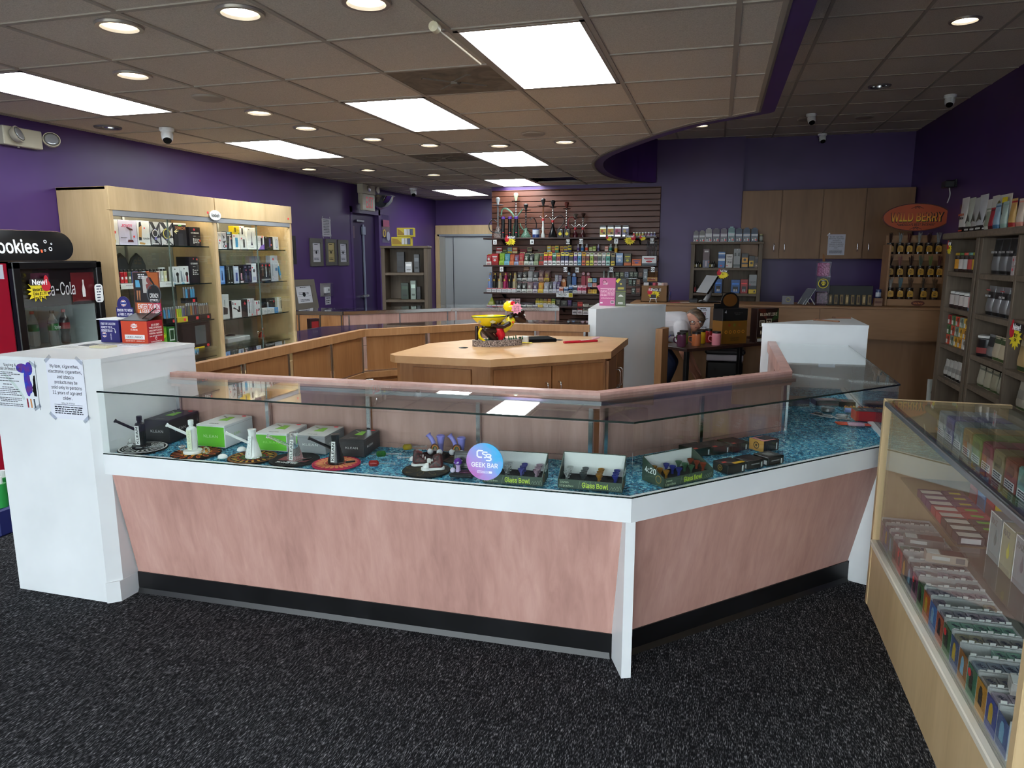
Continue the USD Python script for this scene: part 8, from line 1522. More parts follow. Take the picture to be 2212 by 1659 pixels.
for k,(y,w,h,c,l) in enumerate(((7.40,.20,.31,'#d6d4d0','white pouch with brown seed and orange lettering'),(7.22,.17,.295,'#b9c0b4','grey green pouch'),(7.08,.17,.285,'#b4b6b6','silver grey pouch with leaf print'),(6.93,.20,.30,'#c4c8cc','tall silver white pouch'),(6.78,.15,.25,'#cfd0cc','white pouch with black leaf print'),(6.66,.16,.27,'#c8c8c0','white pouch with fern print'),(6.45,.26,.265,'#d0cdc4','wide cream pouch with yellow sticker'))):
    pouch(l + ' on top of the right shelving',2.10,y,1.80,w,h,c,((.02,.17,'#1d1614'),),art=([('c',.35,.75,.12,'#5a3a2a'),('t','MAENG DA',.5,.52,.06,'#c85a2a',.75),('t','PREMIUM',.5,.42,.06,'#2a2a2a',.7),('r',.3,.8,.05,.09,'#d04a3a')] if k == 0 else [('p',[(.2,.25),(.5,.55),(.8,.3),(.5,.35)],'#3a4038'),('r',.2,.8,.06,.11,'#d8d8d4')] + ([('r',.55,.95,.75,.9,'#e0c81a'),('c',.3,.7,.14,'#5a5a2a')] if k == 6 else [])))
for k,(y,h,c,c2,l) in enumerate(((6.62,.17,'#8f9884','#c9ccc0','sage pouch'),(6.53,.17,'#a01f30','#5a1018','red pouch'),(6.43,.195,'#8fa8bc','#3a6a90','blue grey pouch'),(6.28,.20,'#a8bcb4','#8aa8a0','pale green pouch'),(6.12,.21,'#c9a05a','#a8282a','gold and red pouch'),(5.98,.20,'#c9b8a8','#d08a78','pale peach pouch'))): pouch('small %s, %s of the front row on the right shelving top' % (l,ORD[k]),2.05,y,1.80,.11,h,c,((.04,.18,c2),(.86,.92,c2)),d=.04)
for k in range(5): jar('syrup_jar','%s bottle, %s from left on first shelf of the far bay' % (['yellow','red label','white label','green capped','amber'][k],ORD[k]),'jar',(2.07,7.26 - .115 * k,1.4635),.045,.165,'#2a1a12',['#d0901f','#c8c0bc','#c4c4c0','#b0423a','#c8a02a'][k],['#c8a02a','#4a7a3a','#c04a3a','#6a9a8a','#b8b83a'][k],lidh=.14)
for k in range(2): jar('syrup_jar',['yellow','dark green'][k] + ' jar stacked at the back of the far bay first shelf','jar',(2.20,7.12 - .14 * k,1.4635),.045,.24,['#b8901f','#1c3a24'][k],None,['#c8a02a','#16241a'][k])
for k in range(5): jar('white_tub','tub with printed label, %s from left on second shelf of far bay' % ORD[k],'tub',(2.07,7.27 - .125 * k,1.1455),.05,.145,'#2a1c1c' if k < 4 else '#5a7a9a',['#c0b4b0','#b8b0ac','#c4b8b4','#cac0bc','#c08a8a'][k],'#d8d8d4',lidh=.15,z0=.2,z1=.8)
for k in range(2):
    t = thing('white_disc',['left','right'][k] + ' white lid standing on edge behind the tubs','lid',(2.24,7.02 - .13 * k,1.1455),-90); obj('disc',front(prism(ell(.055,.10,22,(0,.215)),0,.02)),M('#c9c9cc',.4),t); obj('stand',bx(-.02,.02,-.02,.0,0,.12),M('#c9c9cc',.4),t)
PCk = ['#c8503a','#d0902a','#b03a3a','#8a9a8a','#c8c4c0','#4a7a4a','#d8a83a','#a8a8a4']
for r in range(3):
    for k in range(6):
        c = PCk[(r * 5 + k * 3) % 8]; t = pbox('card_pack','%s card pack, %s from left in the %s tier on third far shelf' % (['coral','orange','red','sage','white','green','gold','grey'][(r * 5 + k * 3) % 8],ORD[k],['bottom','middle','top'][r]),'pack',(2.07 + .0 * r,7.27 - .11 * k,.8155 + .088 * r),-90,.095,.07,.087,c,[('r',.05,.5,.1,.5,'#e0dcd8'),('c',.7,.65,.2,shade(c,.55)),('r',.55,.95,.05,.25,shade(c,1.3))])
for k in range(6): pouch('white narrow pouch with black foot, %s from left on the fourth far shelf' % ORD[k],2.06,7.27 - .11 * k,.515,.105,.16 + .006 * k,'#c2c0bc',((.02,.16,'#1c1614'),(.4,.62,'#8f8c88')),d=.05)
for k in range(3): pouch('black and silver tall pouch, %s from left on second bay first shelf' % ORD[k],2.08,6.42 - .155 * k,1.46,.15,.27,'#8f9296',((.01,.10,'#141416'),(.50,.97,'#17181a')),metal=.6,d=.05,art=[('t','KRATOM',.5,.62,.06,'#b8b8b8',.8)])
for k in range(2): pbox('vial_box',['lower','upper'][k] + ' grey box of vials right of the tall black pouches','box',(2.07,5.93,1.4605 + .07 * k),-90,.13,.07,.069,'#b5a8a6',[('c',.2,.6,.08,'#e04a5a'),('c',.6,.7,.08,'#e04a5a'),('r',.4,.5,.1,.5,'#e4e4e4'),('r',.7,.8,.1,.5,'#e4e4e4')])
pouch('all black tall pouch standing behind the vial boxes',2.20,5.93,1.46,.16,.27,'#141518',((.4,.5,'#3a3c40'),),d=.05)
for k in range(4): pouch('black topped crinkled silver pouch, %s from left on second bay second shelf' % ORD[k],2.07,6.41 - .145 * k,1.145,.14,.225,'#a2a4a8',((.01,.13,'#151517'),(.58,.80,'#191416')),metal=.65,d=.055,art=[('t','KRATOM',.5,.66,.07,'#cfcfcf',.8),('r',.2,.8,.84,.88,'#a8484a')] if k in (0,2) else ())
jar('black_tub','black tub with white lid and red label on third shelf','tub',(2.08,6.42,.8185),.07,.165,'#17171a','#8a3a38','#d0d0cc',lidh=.12,z0=.15,z1=.42)
for k,(y,c) in enumerate(((6.29,'#77787a'),(6.17,'#b9ac96'),(6.04,'#c2b49a'),(5.91,'#bda98e'))): pouch(['silver and black','pale leaf trimmed','cream leaf trimmed','tan leaf trimmed'][k] + ' pouch on the second bay third shelf',2.07,y,.818,.125,.185,c,((.01,.10,'#151517'),(.5,.9,'#1a1a1c')) if k == 0 else ((.02,.14,'#4a5a34'),(.70,.95,'#2f4422')),d=.05)
for k in range(4): pouch('clear tan pouch with green trim, %s from left on the lowest bay shelf' % ORD[k],2.07,6.42 - .145 * k,.575,.13,.165,['#a8a290','#b0aa94','#a09a84','#a8a898'][k],((.02,.12,'#44542f'),(.8,.95,'#5a5e50')),d=.05)
pouch('tan pouch behind the yellow price star in the nearest bay',2.07,5.66,.81,.17,.25,'#b89a6a',((.02,.15,'#3a4a2a'),(.7,.85,'#d8c8a8')),d=.06); pouch('pale printed pouch low in the nearest bay',2.07,5.60,.55,.16,.20,'#b0a898',((.02,.12,'#44542f'),(.4,.7,'#8f8a80')),d=.06)
starcard('starburst_card','yellow starburst New card on the nearest right shelf bay',(1.985,5.62,1.05),.24,-90,('New!',),('$29','99')); starcard('starburst_card','yellow starburst card at the far end of the right shelving',(1.960,7.22,1.66),.15,-90,('NEW',),('$9',))
bag('foil_pouch','large white pouch with green lettering on the floor by the shelving','pouch',(2.10,7.62,.0),0,.20,.10,.43,'#b8bab4',(),None,0.,.4,[('c',.35,.72,.22,'#2c3a2c'),('t','GREEN',.55,.45,.07,'#2a2c2a',.75),('t','BORNEO',.5,.35,.05,'#2a2c2a',.6)])
# ---------------------------------------------------------------- incense rack on the counter
t = thing('incense_rack','stepped wooden incense rack with oval sign on the brown counter','rack',(2.04,8.60,1.0705)); rk = brown2
obj('side',cb(-.29,-.268,-.06,.26,0,.65,.003),rk,t); obj('side',cb(.262,.284,-.06,.26,0,.65,.003),rk,t)
for z,y in ((.064,-.06),(.298,.02),(.541,.10)): obj('step',cb(-.268,.262,y,y + .13,z - .03,z,.002),rk,t); obj('step_front',cb(-.268,.262,y - .012,y,z - .062,z + .008,.002),rk,t)
obj('back',bx(-.268,.262,.245,.26,0,.75),rk,t); obj('logo_oval',front(prism(ell(.065,.028,22),0,.002),-.0725,.03,.032),M('#5a2414',.5),t); obj('logo_lettering',front(mv(text('Wild Berry',.016,.0006,True,width=.09),(0,0,.002)),-.0725,.03,.032),M('#c87a4a',.5),t)
sg_m = usdkit.material(stage,'/World/Looks/berry_letters',{'tc': ('texture_coordinate',{}),'s': ('separate_xyz',{}),'m': ('math',{'math_type': 'multiply_add','value2': 9.0,'value3': -8.05}),'r': ('rgb_ramp',{'ramp': [(0,srgb('#e8b82a')),(.5,srgb('#d07a24')),(1,srgb('#9a2418'))]}),'p': ('principled_bsdf',{'roughness': .5})},[('tc.object','s.vector'),('s.z','m.value1'),('m.value','r.fac'),('r.color','p.base_color')],surface='p.BSDF')
obj('sign',front(prism(ell(.335,.148,44,(0,.94)),0,.01),.20),M('#b0481c',.5),t,'orange oval sign'); obj('sign_border',front(prism(ell(.335,.148,44,(0,.94)).difference(ell(.325,.139,44,(0,.94))),.01,.0115),.20),M('#4a140c',.5),t)
obj('sign_lettering',front(mv(text('WILD BERRY',.093,.001,True,width=.50),(.0,.945,.0125)),.20),sg_m,t); obj('sign_shadow',front(mv(text('WILD BERRY',.100,.001,True,width=.52),(.004,.940,.0105)),.20),M('#2a0c0a',.6),t); obj('sign_small_lettering',front(mv(text('"AMERICA\'S BEST INCENSE"',.022,.001,True,width=.37),(0,.862,.0105)),.20),M('#2a0c0a',.6),t)
for sx in (-1,1):
    for z in (1.045,.825): obj('scroll',front(prism(LineString([(sx * .06 * math.sin(a) * a / 5,z + .012 * math.cos(2 * a)) for a in np.linspace(0,5,24)]).buffer(.0025),.0105,.0112),.20),M('#3a100a',.6),t)
jg = M('#2e2118',.1); SC = ['#3a2018','#8a9290','#4a1612','#93958f','#3a1a16','#8f918f','#241614','#9a6a60','#2a1614','#5a6a5a','#7a8a4a','#5a3028','#a8a4a0','#5a7a84','#4a3424','#3c3026','#5a4028']
k = 0
for r,(z,y,xs_) in enumerate(((1.6121,8.757,(1.80,1.895,1.985,2.08,2.175,2.265)),(1.3691,8.677,(1.80,1.895,2.0,2.095,2.19,2.275)),(1.1351,8.597,(1.805,1.90,1.995,2.125,2.23)))):
    for i,x in enumerate(xs_):
        t = jar('incense_jar','glass incense jar, %s from left on the %s step of the rack' % (ORD[i],['top','middle','lowest'][r]),'jar',(x,y,z),.036,.128,'#2e2118',None,'#1a1410',None,jg,.12)
        obj('label',front(prism(Polygon([(-.026,.03),(.026,.03),(.030,.05),(.026,.088),(.012,.098),(-.012,.098),(-.026,.088),(-.030,.05)]),0,.0012),-.0365),M('#b98a2c',.35),t); obj('label_print',front(cat(lines([(.075,.6),(.062,.9),(.05,.7)],-.018,.018,.005,.0005,i)),-.0378),M('#3a2408',.5),t)
        rr = np.random.RandomState(k); obj('incense_sticks',cat([tube([(a * .3,b * .3,.118),(a,b,.118 + .105 + .02 * c)],.0017,4) for a,b,c in rr.uniform(-.024,.024,(22,3)) * np.array([1,.8,40])]),M(SC[k % 17],.8),t,kind='stuff'); k += 1
# ---------------------------------------------------------------- goods on the brown counter and the shelf unit
t = thing('dispenser','clear stacked display tower with yellow skull sticker on the counter','display',(1.11,8.50,1.0705)); obj('tower',cb(-.07,.07,-.06,.06,0,.47,.004),AC,t); obj('upper_fill',cb(-.06,.06,-.05,.05,.31,.455,.01),noise_mat('pink_fill',[(.4,'#7a2a54'),(.6,'#c87aa8')],(60,60,60),.5),t); obj('lower_fill',cb(-.06,.06,-.05,.05,.01,.14,.01),noise_mat('mauve_fill',[(.4,'#2a1c24'),(.6,'#7a5a6a')],(60,60,60),.4),t); obj('middle_panel',bx(-.066,.066,-.061,-.060,.15,.30),M('#2c2c30',.4),t)
obj('sticker',front(prism(ell(.052,.052,28),0,.001),-.061,0,.235),M('#d6c21c',.5),t); obj('sticker_dark',front(prism(ell(.044,.044,28),.001,.0016),-.061,0,.235),M('#14120c',.5),t); obj('skull',front(prism(unary_union([ell(.021,.019,16,(.002,.004)),sbox(-.008,-.022,.012,-.006)]).difference(unary_union([ell(.006,.006,10,(-.006,.004)),ell(.006,.006,10,(.010,.004))])),.0016,.0022),-.061,0,.235),M('#d6c21c',.5),t); obj('sticker_lettering',front(mv(text('SHATTY',.009,.0006,True,width=.04),(0,.031,.0016)),-.061,0,.235),M('#d8d8d0',.5),t)
obj('stick_bundle',cat([tube([(-.01 + .008 * j,0,.47),(-.016 + .008 * j,0,.55 - .01 * j)],.006,6) for j in range(3)]),M('#8a5a34',.6),t,kind='stuff')
t = thing('preroll_display','long black counter display of tan tubes','display',(1.40,8.52,1.0705)); obj('base',cb(-.23,.23,-.05,.05,0,.006,.002),BLACK,t); obj('back',cb(-.23,.23,.03,.05,0,.21,.003),M('#121214',.5),t); obj('lip',cb(-.23,.23,-.05,-.046,.0,.008,.001),BLACK,t)
for j in range(8):
    q = obj('tube_pack',mv(cb(-.017,.017,-.012,.012,0,.105,.002),(-.195 + .056 * j,.0,.007),rx=-6),M('#7a6640',.5),t); obj('window',mv(bx(-.007,.009,-.0126,-.012,.02,.085),(-.195 + .056 * j,.0,.007),rx=-6),M('#3a2414' if j % 3 else '#c0a878',.5),q)
pbox('card_holder','grey box with round yellow mark on the counter','box',(.768,8.50,1.0705),0,.125,.04,.095,'#5a5660',[('c',.5,.55,.20,'#8a8434'),('c',.5,.55,.15,'#4a4650'),('r',.45,.48,.4,.7,'#8a8434'),('r',.53,.56,.4,.7,'#8a8434')])
t = thing('tablet_stand','tablet on a white folding stand on the counter','tablet',(.95,8.50,1.0705),20); obj('tablet',mv(cb(-.006,.006,-.09,.09,0,.20,.004),(-.05,0,.005),ry=32),M('#5a5e66',.25),t); obj('edge',mv(cb(-.004,.002,-.092,.092,0,.202,.002),(-.042,0,.004),ry=32),M('#b9bcc2',.3),t)
for y in (-.06,.06): obj('leg',tube([(.01,y,.10),(.075,y,.004)],.006,6),M('#c4c6ca',.4),t); obj('leg',tube([(.01,y,.10),(-.055,y,.004)],.006,6),M('#c4c6ca',.4),t)
pbox('small_crate','low light wood box beside the incense rack','box',(1.675,8.50,1.0705),0,.08,.07,.085,'#7a5640',[('r',.1,.9,.35,.6,'#5a2a1c')]); jar('small_tub','blue tub on the low box beside the incense rack','tub',(1.675,8.50,1.156),.028,.09,'#24345e','#a8acb8','#2a3a68')
SU = [(-.30,.072,.148,'#8a8488','#c05a3a'),(-.221,.079,.15,'#8f8d8a','#c9a83a'),(-.137,.09,.178,'#b9b6ba','#8a4a5a'),(-.042,.093,.176,'#7a6f80','#b03a4a'),(.053,.089,.176,'#8f8494','#a83a52'),(.148,.088,.195,'#8ab0b4','#d6dada'),(.242,.091,.178,'#56627a','#b0404a'),(.338,.095,.179,'#5a6880','#a8485a'),(.435,.09,.177,'#4a5872','#b03a5a')]
for i,(x,w,h,c,c2) in enumerate(SU):
    t = thing('bottle_carton','%s carton, %s from left on top of the shelf unit' % (['grey orange','grey yellow','white','violet grey','mauve','pale teal','slate blue','blue grey','navy grey'][i],ORD[i]),'carton',(x + .003,9.96,1.7825)); w *= .95
    obj('carton',cb(-w / 2,w / 2,-.04,.04,0,h * .62,.001),M(c,.4),t); obj('window',bx(-w * .4,w * .4,-.0406,-.04,h * .05,h * .34),M('#2a2630',.3),t); obj('bottles',cat([bx(-w * .3 + w * .35 * j,-w * .15 + w * .35 * j,-.0412,-.0406,h * .06,h * (.2 + .06 * j)) for j in range(2)]),M('#c9c9cc',.3),t,kind='stuff'); obj('title_band',bx(-w * .45,w * .45,-.0406,-.04,h * .40,h * .55),M('#cfcfd6',.5),t); obj('header',cb(-w * .48,w * .48,-.004,.002,h * .62,h * .92,.001),M(shade(c,.8),.45),t); obj('hang_tab',cb(-w * .25,w * .25,-.004,.002,h * .92,h,.001),M(c,.4),t); obj('price_dot',front(prism(ell(.010,.008,10,(w * .25,h * .12)),0,.0008),-.0414),TAGR,t)
jar('glass_jar','clear jar with pale lid at the right end of the shelf unit top','jar',(.523,9.98,1.7825),.027,.10,'#6a6a60','#9a9a90','#b5ac7a',lidh=.2)
S1 = [(-.153,.10,.245,'#4a262a','maroon carton with white title',[('r',.2,.8,.82,.9,'#c9c4c4'),('r',0,1,.0,.4,'#5a5a70'),('r',.4,.6,.05,.35,'#b9a8b0'),('c',.9,.3,.1,'#c85a3a')]),(.044,.092,.204,'#2f68a8','blue and white carton',[('r',0,1,.85,.95,'#c9d4e0'),('r',0,1,.42,.58,'#d0d8e4'),('r',.3,.6,.08,.16,'#c03a4a'),('r',0,1,.58,.75,'#24508a')]),(.141,.087,.173,'#c4c0bc','white carton with red and black words',[('t','TANK',.5,.40,.15,'#26262a',.8),('t','TANK',.5,.82,.11,'#4a3a3a',.7),('c',.2,.15,.08,'#d03a3a'),('r',.1,.9,.58,.61,'#8a8a8a')]),(.236,.09,.245,'#8a8c8c','tall grey carton with hanging tab',[('p',[(.1,.6),(.4,.62),(.35,.8),(.1,.78)],'#4a4c4c'),('p',[(.6,.62),(.9,.6),(.9,.8),(.65,.78)],'#4a4c4c'),('r',0,1,.05,.18,'#4a5252'),('c',.5,.95,.1,'#d8d8d4')]),(.335,.092,.185,'#1f1a18','black carton with yellow label, left one',[('r',.1,.95,.35,.70,'#d0921f'),('c',.5,.55,.2,'#1f1a18'),('r',.1,.95,.05,.25,'#c08a2a')]),(.423,.072,.152,'#1c1817','black carton with yellow label, right one',[('r',.05,.8,.1,.6,'#d6a82a'),('c',.45,.4,.2,'#1f1a18')]),(.495,.05,.145,'#5a4434','brown carton at the right end',[('r',.1,.9,.4,.8,'#2a1c16'),('c',.5,.2,.2,'#c0a890')])]
for x,w,h,c,l,art in S1: pbox('shelf_carton',l + ' on the upper shelf of the shelf unit','carton',(min(x,.47) if x < .49 else .482,9.96,1.4475),0,min(w,.085 if x < .45 else .045),.07,h if h < .25 else .25,c,art)
for g,(x0,n,z,nm) in enumerate(((-.30,4,1.4475,'upper shelf left'),(-.10,3,1.4475,'upper shelf middle'),(-.31,9,1.1135,'lower shelf'))):
    for j in range(n): bottle('dropper_bottle','dark dropper bottle, %s from left on the %s of the shelf unit' % (ORD[j],nm),'bottle',(x0 + (.026 if g < 2 else .032) * j,9.93,z),.011 if g < 2 else .013,.085 if g < 2 else .10 + .05 * (j % 3 == 1),'#15120f',['#9a8a3a','#c8c4bc','#3a3a34'][j % 3] if g < 2 else ['#3a2a2a','#8a2a30','#2a2c30'][j % 3],'#0f0f10',z0=.1,z1=.5,n=10)
for x,w,h,c,l in ((.019,.09,.185,'#2a5a9a','blue carton half hidden by the register'),(.236,.11,.177,'#245a9e','blue carton with dark window'),(.345,.09,.184,'#a01f24','red carton with dark window')): pbox('shelf_carton',l + ' on the lower shelf of the shelf unit','carton',(x,9.96,1.1135),0,w,.07,h,c,[('r',.2,.8,.2,.5,'#14141a'),('r',.3,.45,.12,.3,'#c9c9cc'),('r',.55,.7,.12,.3,'#c9c9cc'),('r',.1,.9,.65,.75,shade(c,1.5))])
pbox('shelf_carton','yellow flat carton at right end of the lower shelf','carton',(.45,9.94,1.1135),0,.095,.07,.054,'#d8b81f',[('p',[(.6,.3),(.9,.3),(.75,.9)],'#26201a')]); pbox('shelf_carton','silver carton stacked on the yellow one','carton',(.45,9.96,1.168),0,.095,.06,.19,'#8a8c8e',[('r',0,1,0,.25,'#1c1c1e'),('t','OOZE',.5,.5,.14,'#4a4c50',.8),('c',.15,.3,.08,'#e0404a')])
# register, cardboard box, cups
t = thing('cardboard_box','open brown cardboard box of small packs on the counter','box',(-.70,8.62,1.0705)); obj('box',cat(bx(-.15,.15,-.12,-.114,0,.19),bx(-.15,.15,.114,.12,0,.19),bx(-.15,-.144,-.12,.12,0,.19),bx(.144,.15,-.12,.12,0,.19),bx(-.15,.15,-.12,.12,0,.006)),M('#7a5836',.7),t)
for j in range(7): q = obj('pack',mv(cb(-.03,.03,-.02,.02,0,.10,.002),(-.10 + .035 * j,-.02 + .03 * (j % 3),.12),rz=20 * (j % 4),ry=8 * (j % 3)),M(['#c9c4c4','#2a3040','#1c1c20','#b04a5a','#d0c8c8','#3a5a4a','#c8a8a0'][j],.4),t)
starcard('starburst_card','starburst card on the front of the cardboard box',(-.70,8.495,1.16),.17,0,('SINGLE',),('2/$1',))
t = thing('mini_easel','tiny white easel with dark card before the cardboard box','easel',(-.70,8.42,1.0705)); obj('easel',cat([tube([(-.025,0,.05),(-.04,-.01,0)],.004,6),tube([(.025,0,.05),(.04,-.01,0)],.004,6),bx(-.04,.04,-.006,.004,.04,.048)]),WHITE,t,kind='stuff'); obj('card',bx(-.03,.03,0,.004,.048,.09),M('#26262a',.5),t)
t = thing('glass_cup','clear cup of pens on the counter','cup',(-.545,8.55,1.0705)); obj('cup',lathe([(.03,0),(.042,.09)],16),AC,t,smooth=40)
for j in range(5): obj('pen',tube([(-.01 + .006 * j,0,.006),(-.03 + .016 * j,.01 * (j % 2),.12)],.004,6),M(['#2a3a7a','#c9c9c9','#1c1c1e','#8a8a8c','#3a4a9a'][j],.4),t)
t = thing('paper_pile','loose pink and white papers on the counter','papers',(-.38,8.48,1.0705)); obj('sheet',bx(-.13,.06,-.06,.06,0,.002),M('#b8505a',.7),t); obj('sheet',mv(bx(-.02,.16,-.07,.05,.002,.004),rz=8),M('#c9b8a8',.7),t)
t = thing('register_screen','tilted black touch screen register on the counter','register',(-.10,8.58,1.0705),-62); obj('base',cb(-.10,.10,-.12,.12,0,.012,.004),BLACK,t); obj('stand',cat(mhull([[(0,-.02,.02,.028),(0,.03,.10,.024),(0,.02,.17,.022)]],.02,2)),M('#9a9a9c',.4),t,smooth=True); obj('screen',mv(cb(-.13,.13,-.012,.012,-.10,.13,.006),(0,-.01,.19),rx=-32),M('#121214',.2),t); obj('bezel',mv(bx(-.13,.13,-.016,-.012,-.10,.13),(0,-.01,.19),rx=-32),M('#a0a2a6',.3),t)
t = thing('card_reader','grey handset lying beside the register','handset',(-.25,8.46,1.0705),10); obj('body',cb(-.05,.05,-.03,.03,0,.05,.012),M('#3a3c40',.3),t); obj('cord',tube(spline([(.05,0,.015),(.09,-.02,.03),(.13,.0,.02)],4),.008,6),M('#8a8a8c',.4),t)
starcard('starburst_card','pale starburst card clipped above the register',(.06,8.60,1.385),.15,0,('NEW',),('$3',)); t = thing('card_stalk','thin black stalk that holds a starburst card over the register','stalk',(.07,8.62,1.0705)); obj('rod',tube([(0,0,0),(-.005,-.005,.36)],.004,6),BLACK,t)
sheet('notice','white thank you notice taped on the brown counter front',(-.13,8.2975,.79),0,.145,.245,[('lettering',mv(text('SMOKE',.026,.0005,True,width=.075),(-.01,.175,0)),'#8a2a3a'),('lettering',mv(text('TOKZ!',.026,.0005,True,width=.07),(-.01,.140,0)),'#8a2a3a'),('small_print',lines([(.228,.6),(.212,.6),(.118,.9),(.104,.6),(.02,.7)],-.06,.06,.007,.0005,3),'#3a3a40')])
sheet('notice','age limit notice taped on the brown wall cabinet door',(1.449,10.108,1.61),0,.205,.263,law(.205,.263),((-.10,.26,45),),color='#c6c6d2')
# ---------------------------------------------------------------- table with jars, and the person bending behind it
TA = math.degrees(math.atan2(.715,.70)); t = thing('side_table','dark wood and black metal table behind the wedge pillar','table',(-.24,6.76,0),TA); tw = wood_mat('dark_walnut','#2a1712','#3c231b','#4c3026',(10,10,3),.4,.4)
obj('top',cb(0,1.15,0,.42,.72,.75,.003),tw,t); obj('shelf',cb(.03,1.12,.03,.39,.245,.265,.003),tw,t)
for x in (.0,1.11):
    for y in (.0,.38): obj('leg',cb(x,x + .04,y,y + .04,0,.72,.003),M('#0e0e10',.4),t)
TU = np.array([math.cos(math.radians(TA)),math.sin(math.radians(TA))]); TV = np.array([-TU[1],TU[0]]); tp = lambda a,b: np.array([-.24,6.76]) + TU * a + TV * b
for k,(x,y,c,nm) in enumerate(((-.298,7.05,'#5a2a44','plum'),(-.165,7.03,'#b0623a','copper brown'),(.02,7.14,'#cc7c88','pink'),(-.26,7.20,'#5f8038','green'),(-.125,7.24,'#d0a818','yellow'),(-.05,7.36,'#8f1f24','dark red'))):
    if k in (0,3): x,y = (tp(.09,.17),tp(.24,.30))[k == 3]
    t = jar('candle_jar',nm + ' candle in a handled jar on the dark table','candle',(x,y,.7505),.043,.135,c,None,'#17110e',lidh=.14,rough=.15); obj('handle',tube(spline([(-.040,-.01,.085),(-.066,-.015,.085),(-.070,-.015,.05),(-.040,-.01,.03)],4),.005,7),M(c,.2),t,smooth=True)
a,b = np.array([.069,7.208]),np.array([.308,7.393]); rz_ = math.degrees(math.atan2(*(b - a)[::-1])); c_ = (a + b) / 2 + .075 * np.array([-math.sin(math.radians(rz_)),math.cos(math.radians(rz_))])
pbox('candle_shipper','gold and brown carton with round pictures on the dark table','carton',(c_[0],c_[1],.7505),rz_,.30,.15,.225,'#7a5018',[('c',.1 + .17 * j + .06,.52,.055,'#c8801f') for j in range(5)] + [('c',.1 + .17 * j + .06,.52,.035,'#7a5018') for j in range(5)] + [('c',.28 + .2 * j,.82,.05,['#8a3418','#6a6a20','#8a4a14'][j]) for j in range(3)] + [('l',.35,.7,.12,.3,4,'#5a3c14')])
t = thing('display_shipper','black carton with arched brown back standing on the gold one','carton',(c_[0],c_[1],.9765),rz_); obj('carton',cb(-.15,.15,-.075,.075,0,.115,.002),M('#111113',.4),t); obj('back',front(prism(unary_union([sbox(-.15,.10,.15,.16),ell(.11,.10,24,(.04,.17))]),0,.006),.07),M('#111113',.4),t); obj('arch',front(prism(ell(.085,.062,24,(.04,.19)),0,.001),.063),M('#6f4418',.5),t); obj('print',front(cat(lines([(.075,.6),(.06,.4)],-.05,.12,.008,.0006,2)),-.0752),M('#3a3a3c',.4),t); obj('sail_mark',front(prism(Polygon([(-.13,.08),(-.11,.105),(-.105,.075)]),0,.0006),-.0752),M('#a8a8aa',.4),t)
pbox('wrap_carton','dark red and green carton with white lettering on the table end','carton',(.475,7.56,.7505),38,.26,.10,.335,'#2c1712',[('p',[(.0,1),(.5,.6),(.35,1)],'#5a2418'),('p',[(1,1),(.6,.6),(1,.7)],'#2f4a24'),('t','BLUNTLIFE',.52,.83,.085,'#d8cbb0',.82),('t','BLUNTLIFE',.56,.30,.10,'#d8cbb0',.8),('r',.10,.34,.46,.66,'#b9b09a'),('r',.13,.31,.49,.63,'#3a2a20'),('r',.42,.68,.46,.70,'#b9b09a'),('r',.45,.65,.49,.67,'#3a2a20'),('t','H',.22,.56,.10,'#d8d0bc'),('t','AN',.55,.58,.10,'#d8d0bc'),('r',.03,.25,.03,.12,'#d0d0cc'),('r',0,1,.13,.15,'#8a6a2a'),('p',[(.8,0),(1,0),(1,.3)],'#2f4a24')])
jc = ['#c42a1c','#d09a1f','#8f8f90','#b8862a','#c0a41f','#5a4a2a','#b03a24','#9a8a3a','#a86a2a','#c8b83a','#6a6a60','#b89a2a']
jn = ['red','orange','grey','amber','yellow','brown','scarlet','olive','caramel','lemon','smoky','mustard']
for k in range(12):
    for r in range(2):
        p = tp(.085 + .088 * k,.09 + .15 * r); jar('candle_jar','%s candle jar, %s along the %s row under the table' % (jn[(k + 5 * r) % 12],ORD[k],['front','back'][r]),'candle',(p[0],p[1],.2655),.038,.125,jc[(k + 5 * r) % 12],None,'#8a7430',lidh=.14,metal=.7,rough=.15)
t = thing('storage_tub','black and white lidded tub on the floor behind the table','tub',(.12,8.10,0),0); obj('tub',cb(-.19,.19,-.14,.14,0,.48,.02),BLACK,t); obj('white_band',cb(-.192,.192,-.142,.142,.48,.55,.01),M('#b8b0b8',.5),t); obj('lid',cb(-.21,.21,-.16,.16,.55,.61,.02),M('#1c1c20',.4),t); obj('bag',mhull([[(-.1,0,.66,.06),(.1,0,.66,.06)]],.03,3),M('#2a2c2e',.6),t,smooth=True)
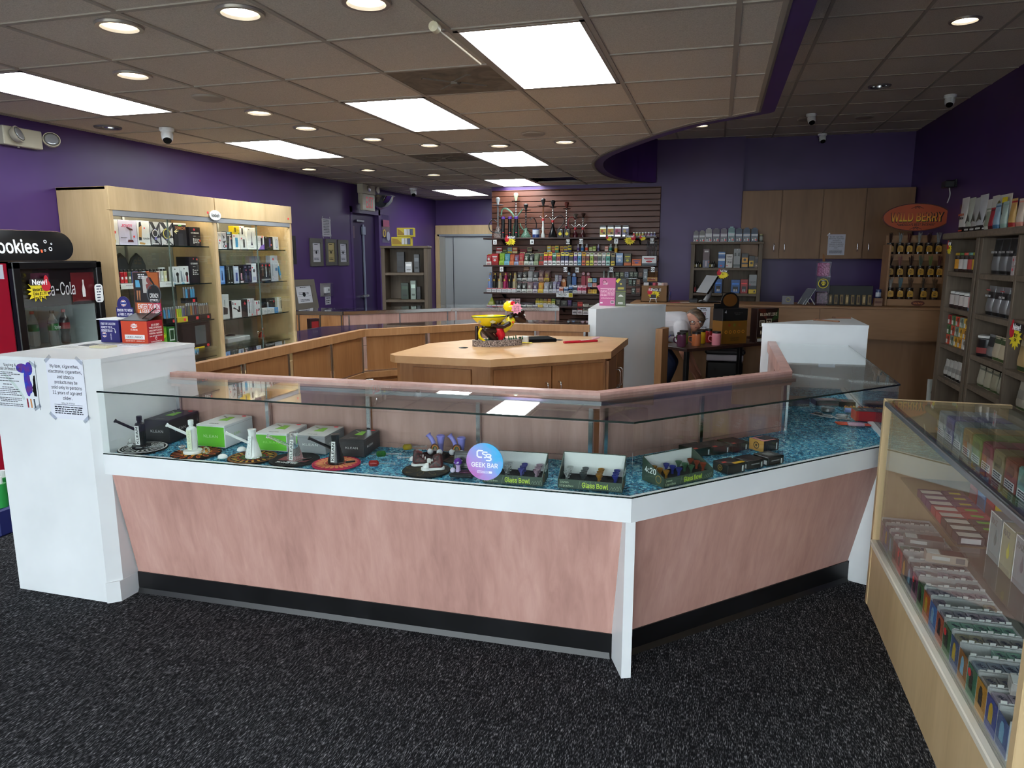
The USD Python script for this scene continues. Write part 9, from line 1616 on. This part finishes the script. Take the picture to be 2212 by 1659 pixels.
# the person: hips behind the grey pillar, trunk bent level, head hanging over the table
t = thing('person','person in a white t-shirt and jeans bending down behind the dark table','person',(-.62,7.78,0))
skin = M('#b07a64',.5); hip = (-.10,.02,.80); shf = (.30,-.10,.90)
body = [[(-.09,-.08,.78,.12),(-.02,-.05,.83,.125),(.12,-.03,.87,.13),(.27,-.05,.89,.115)],[(-.09,.09,.78,.12),(-.02,.06,.83,.125),(.12,.03,.87,.13),(.27,.05,.89,.115)],[(.27,0,.90,.08),(.36,-.02,.91,.055),(.40,-.04,.93,.06)]]
arms = [[(.28,s * .17,.86,.062),(.32,s * .21,.62,.046),(.42,s * .14,.42,.036)] for s in (-1,1)]
hands = []
for s in (-1,1):
    hands += [[(.43,s * .135,.41,.033),(.47,s * .11,.345,.034)],[(.44,s * .11,.39,.015),(.48,s * .075,.365,.012),(.50,s * .065,.335,.010)]] + [[(.455 + .006 * j,s * (.135 - .017 * j),.335,.011),(.475 + .008 * j,s * (.130 - .017 * j),.295 + .004 * j,.0095),(.49 + .008 * j,s * (.125 - .017 * j),.265 + .006 * abs(j - 1.5),.0085)] for j in range(4)]
legs = [[(-.09,s * .09,.76,.115),(.17,s * .11,.46,.078),(.06,s * .10,.10,.05)] for s in (-1,1)]
head = [[(.405,-.06,.955,.086),(.435,-.085,.925,.078)],[(.43,-.11,.90,.062),(.42,-.125,.862,.042)],[(.455,-.175,.915,.014),(.47,-.165,.885,.012)],[(.357,-.075,.935,.018),(.352,-.07,.91,.012)]]
obj('body',mhull(body + arms + hands + legs + head,.014,6),skin,t,smooth=True)
obj('shirt',mhull([[(x,y,z,r + .014) for x,y,z,r in c] for c in body[:2]] + [[(.28,s * .15,.87,.082),(.31,s * .20,.70,.072)] for s in (-1,1)] + [[(.10,-.05,.80,.08),(.20,-.06,.74,.05)]],.02,6),M('#cfcbd0',.8),t,'white t-shirt',smooth=True)
obj('shirt_print',place(mv(text('CITY',.07,.002,True,width=.16),rz=-12),(.10,-.208,.775),(1,0,-.05),(.1,.12,1)),M('#3a3a8a',.7),t)
obj('jeans',mhull([[(x,y,z,r + .012) for x,y,z,r in c] for c in legs] + [[(-.10,-.09,.78,.128),(-.10,.09,.78,.128)]],.02,6),M('#1c2a4c',.8),t,'dark blue jeans',smooth=True)
obj('hair',mhull([[(.41,-.045,.975,.085),(.375,-.02,.955,.075)],[(.46,-.09,.955,.066),(.42,-.06,.985,.078)],[(.345,.03,.97,.04),(.30,.06,.93,.025)]],.014,5),noise_mat('dark_blond_hair',[(.35,'#3a2c22'),(.6,'#6a5542'),(.75,'#8f7a62')],(9,60,60),.5),t,'dark blond hair tied back',smooth=True)
for s in (0,1): obj('eye',sph(.011,(.395 + .075 * s,-.162 + .012 * s,.925),2),WHITE,t,smooth=True); obj('glasses',tube([(.395 + .075 * s + .027 * math.cos(a),-.176 + .01 * s,.918 + .02 * math.sin(a)) for a in np.linspace(0,6.29,16)],.0028,6),M('#1c1c22',.3),t,smooth=True)
obj('temple_arm',tube([(.37,-.17,.92),(.352,-.08,.935)],.003,6),M('#1c1c22',.3),t); obj('mouth',tube([(.425,-.166,.868),(.45,-.158,.872)],.004,6),M('#8a4a44',.5),t)
for s in (-1,1): obj('shoe',mhull([[(.03,s * .10,.045,.045),(.14,s * .11,.035,.035),(.20,s * .11,.03,.03)]],.015,4),M('#2a2a2e',.6),t,smooth=True)
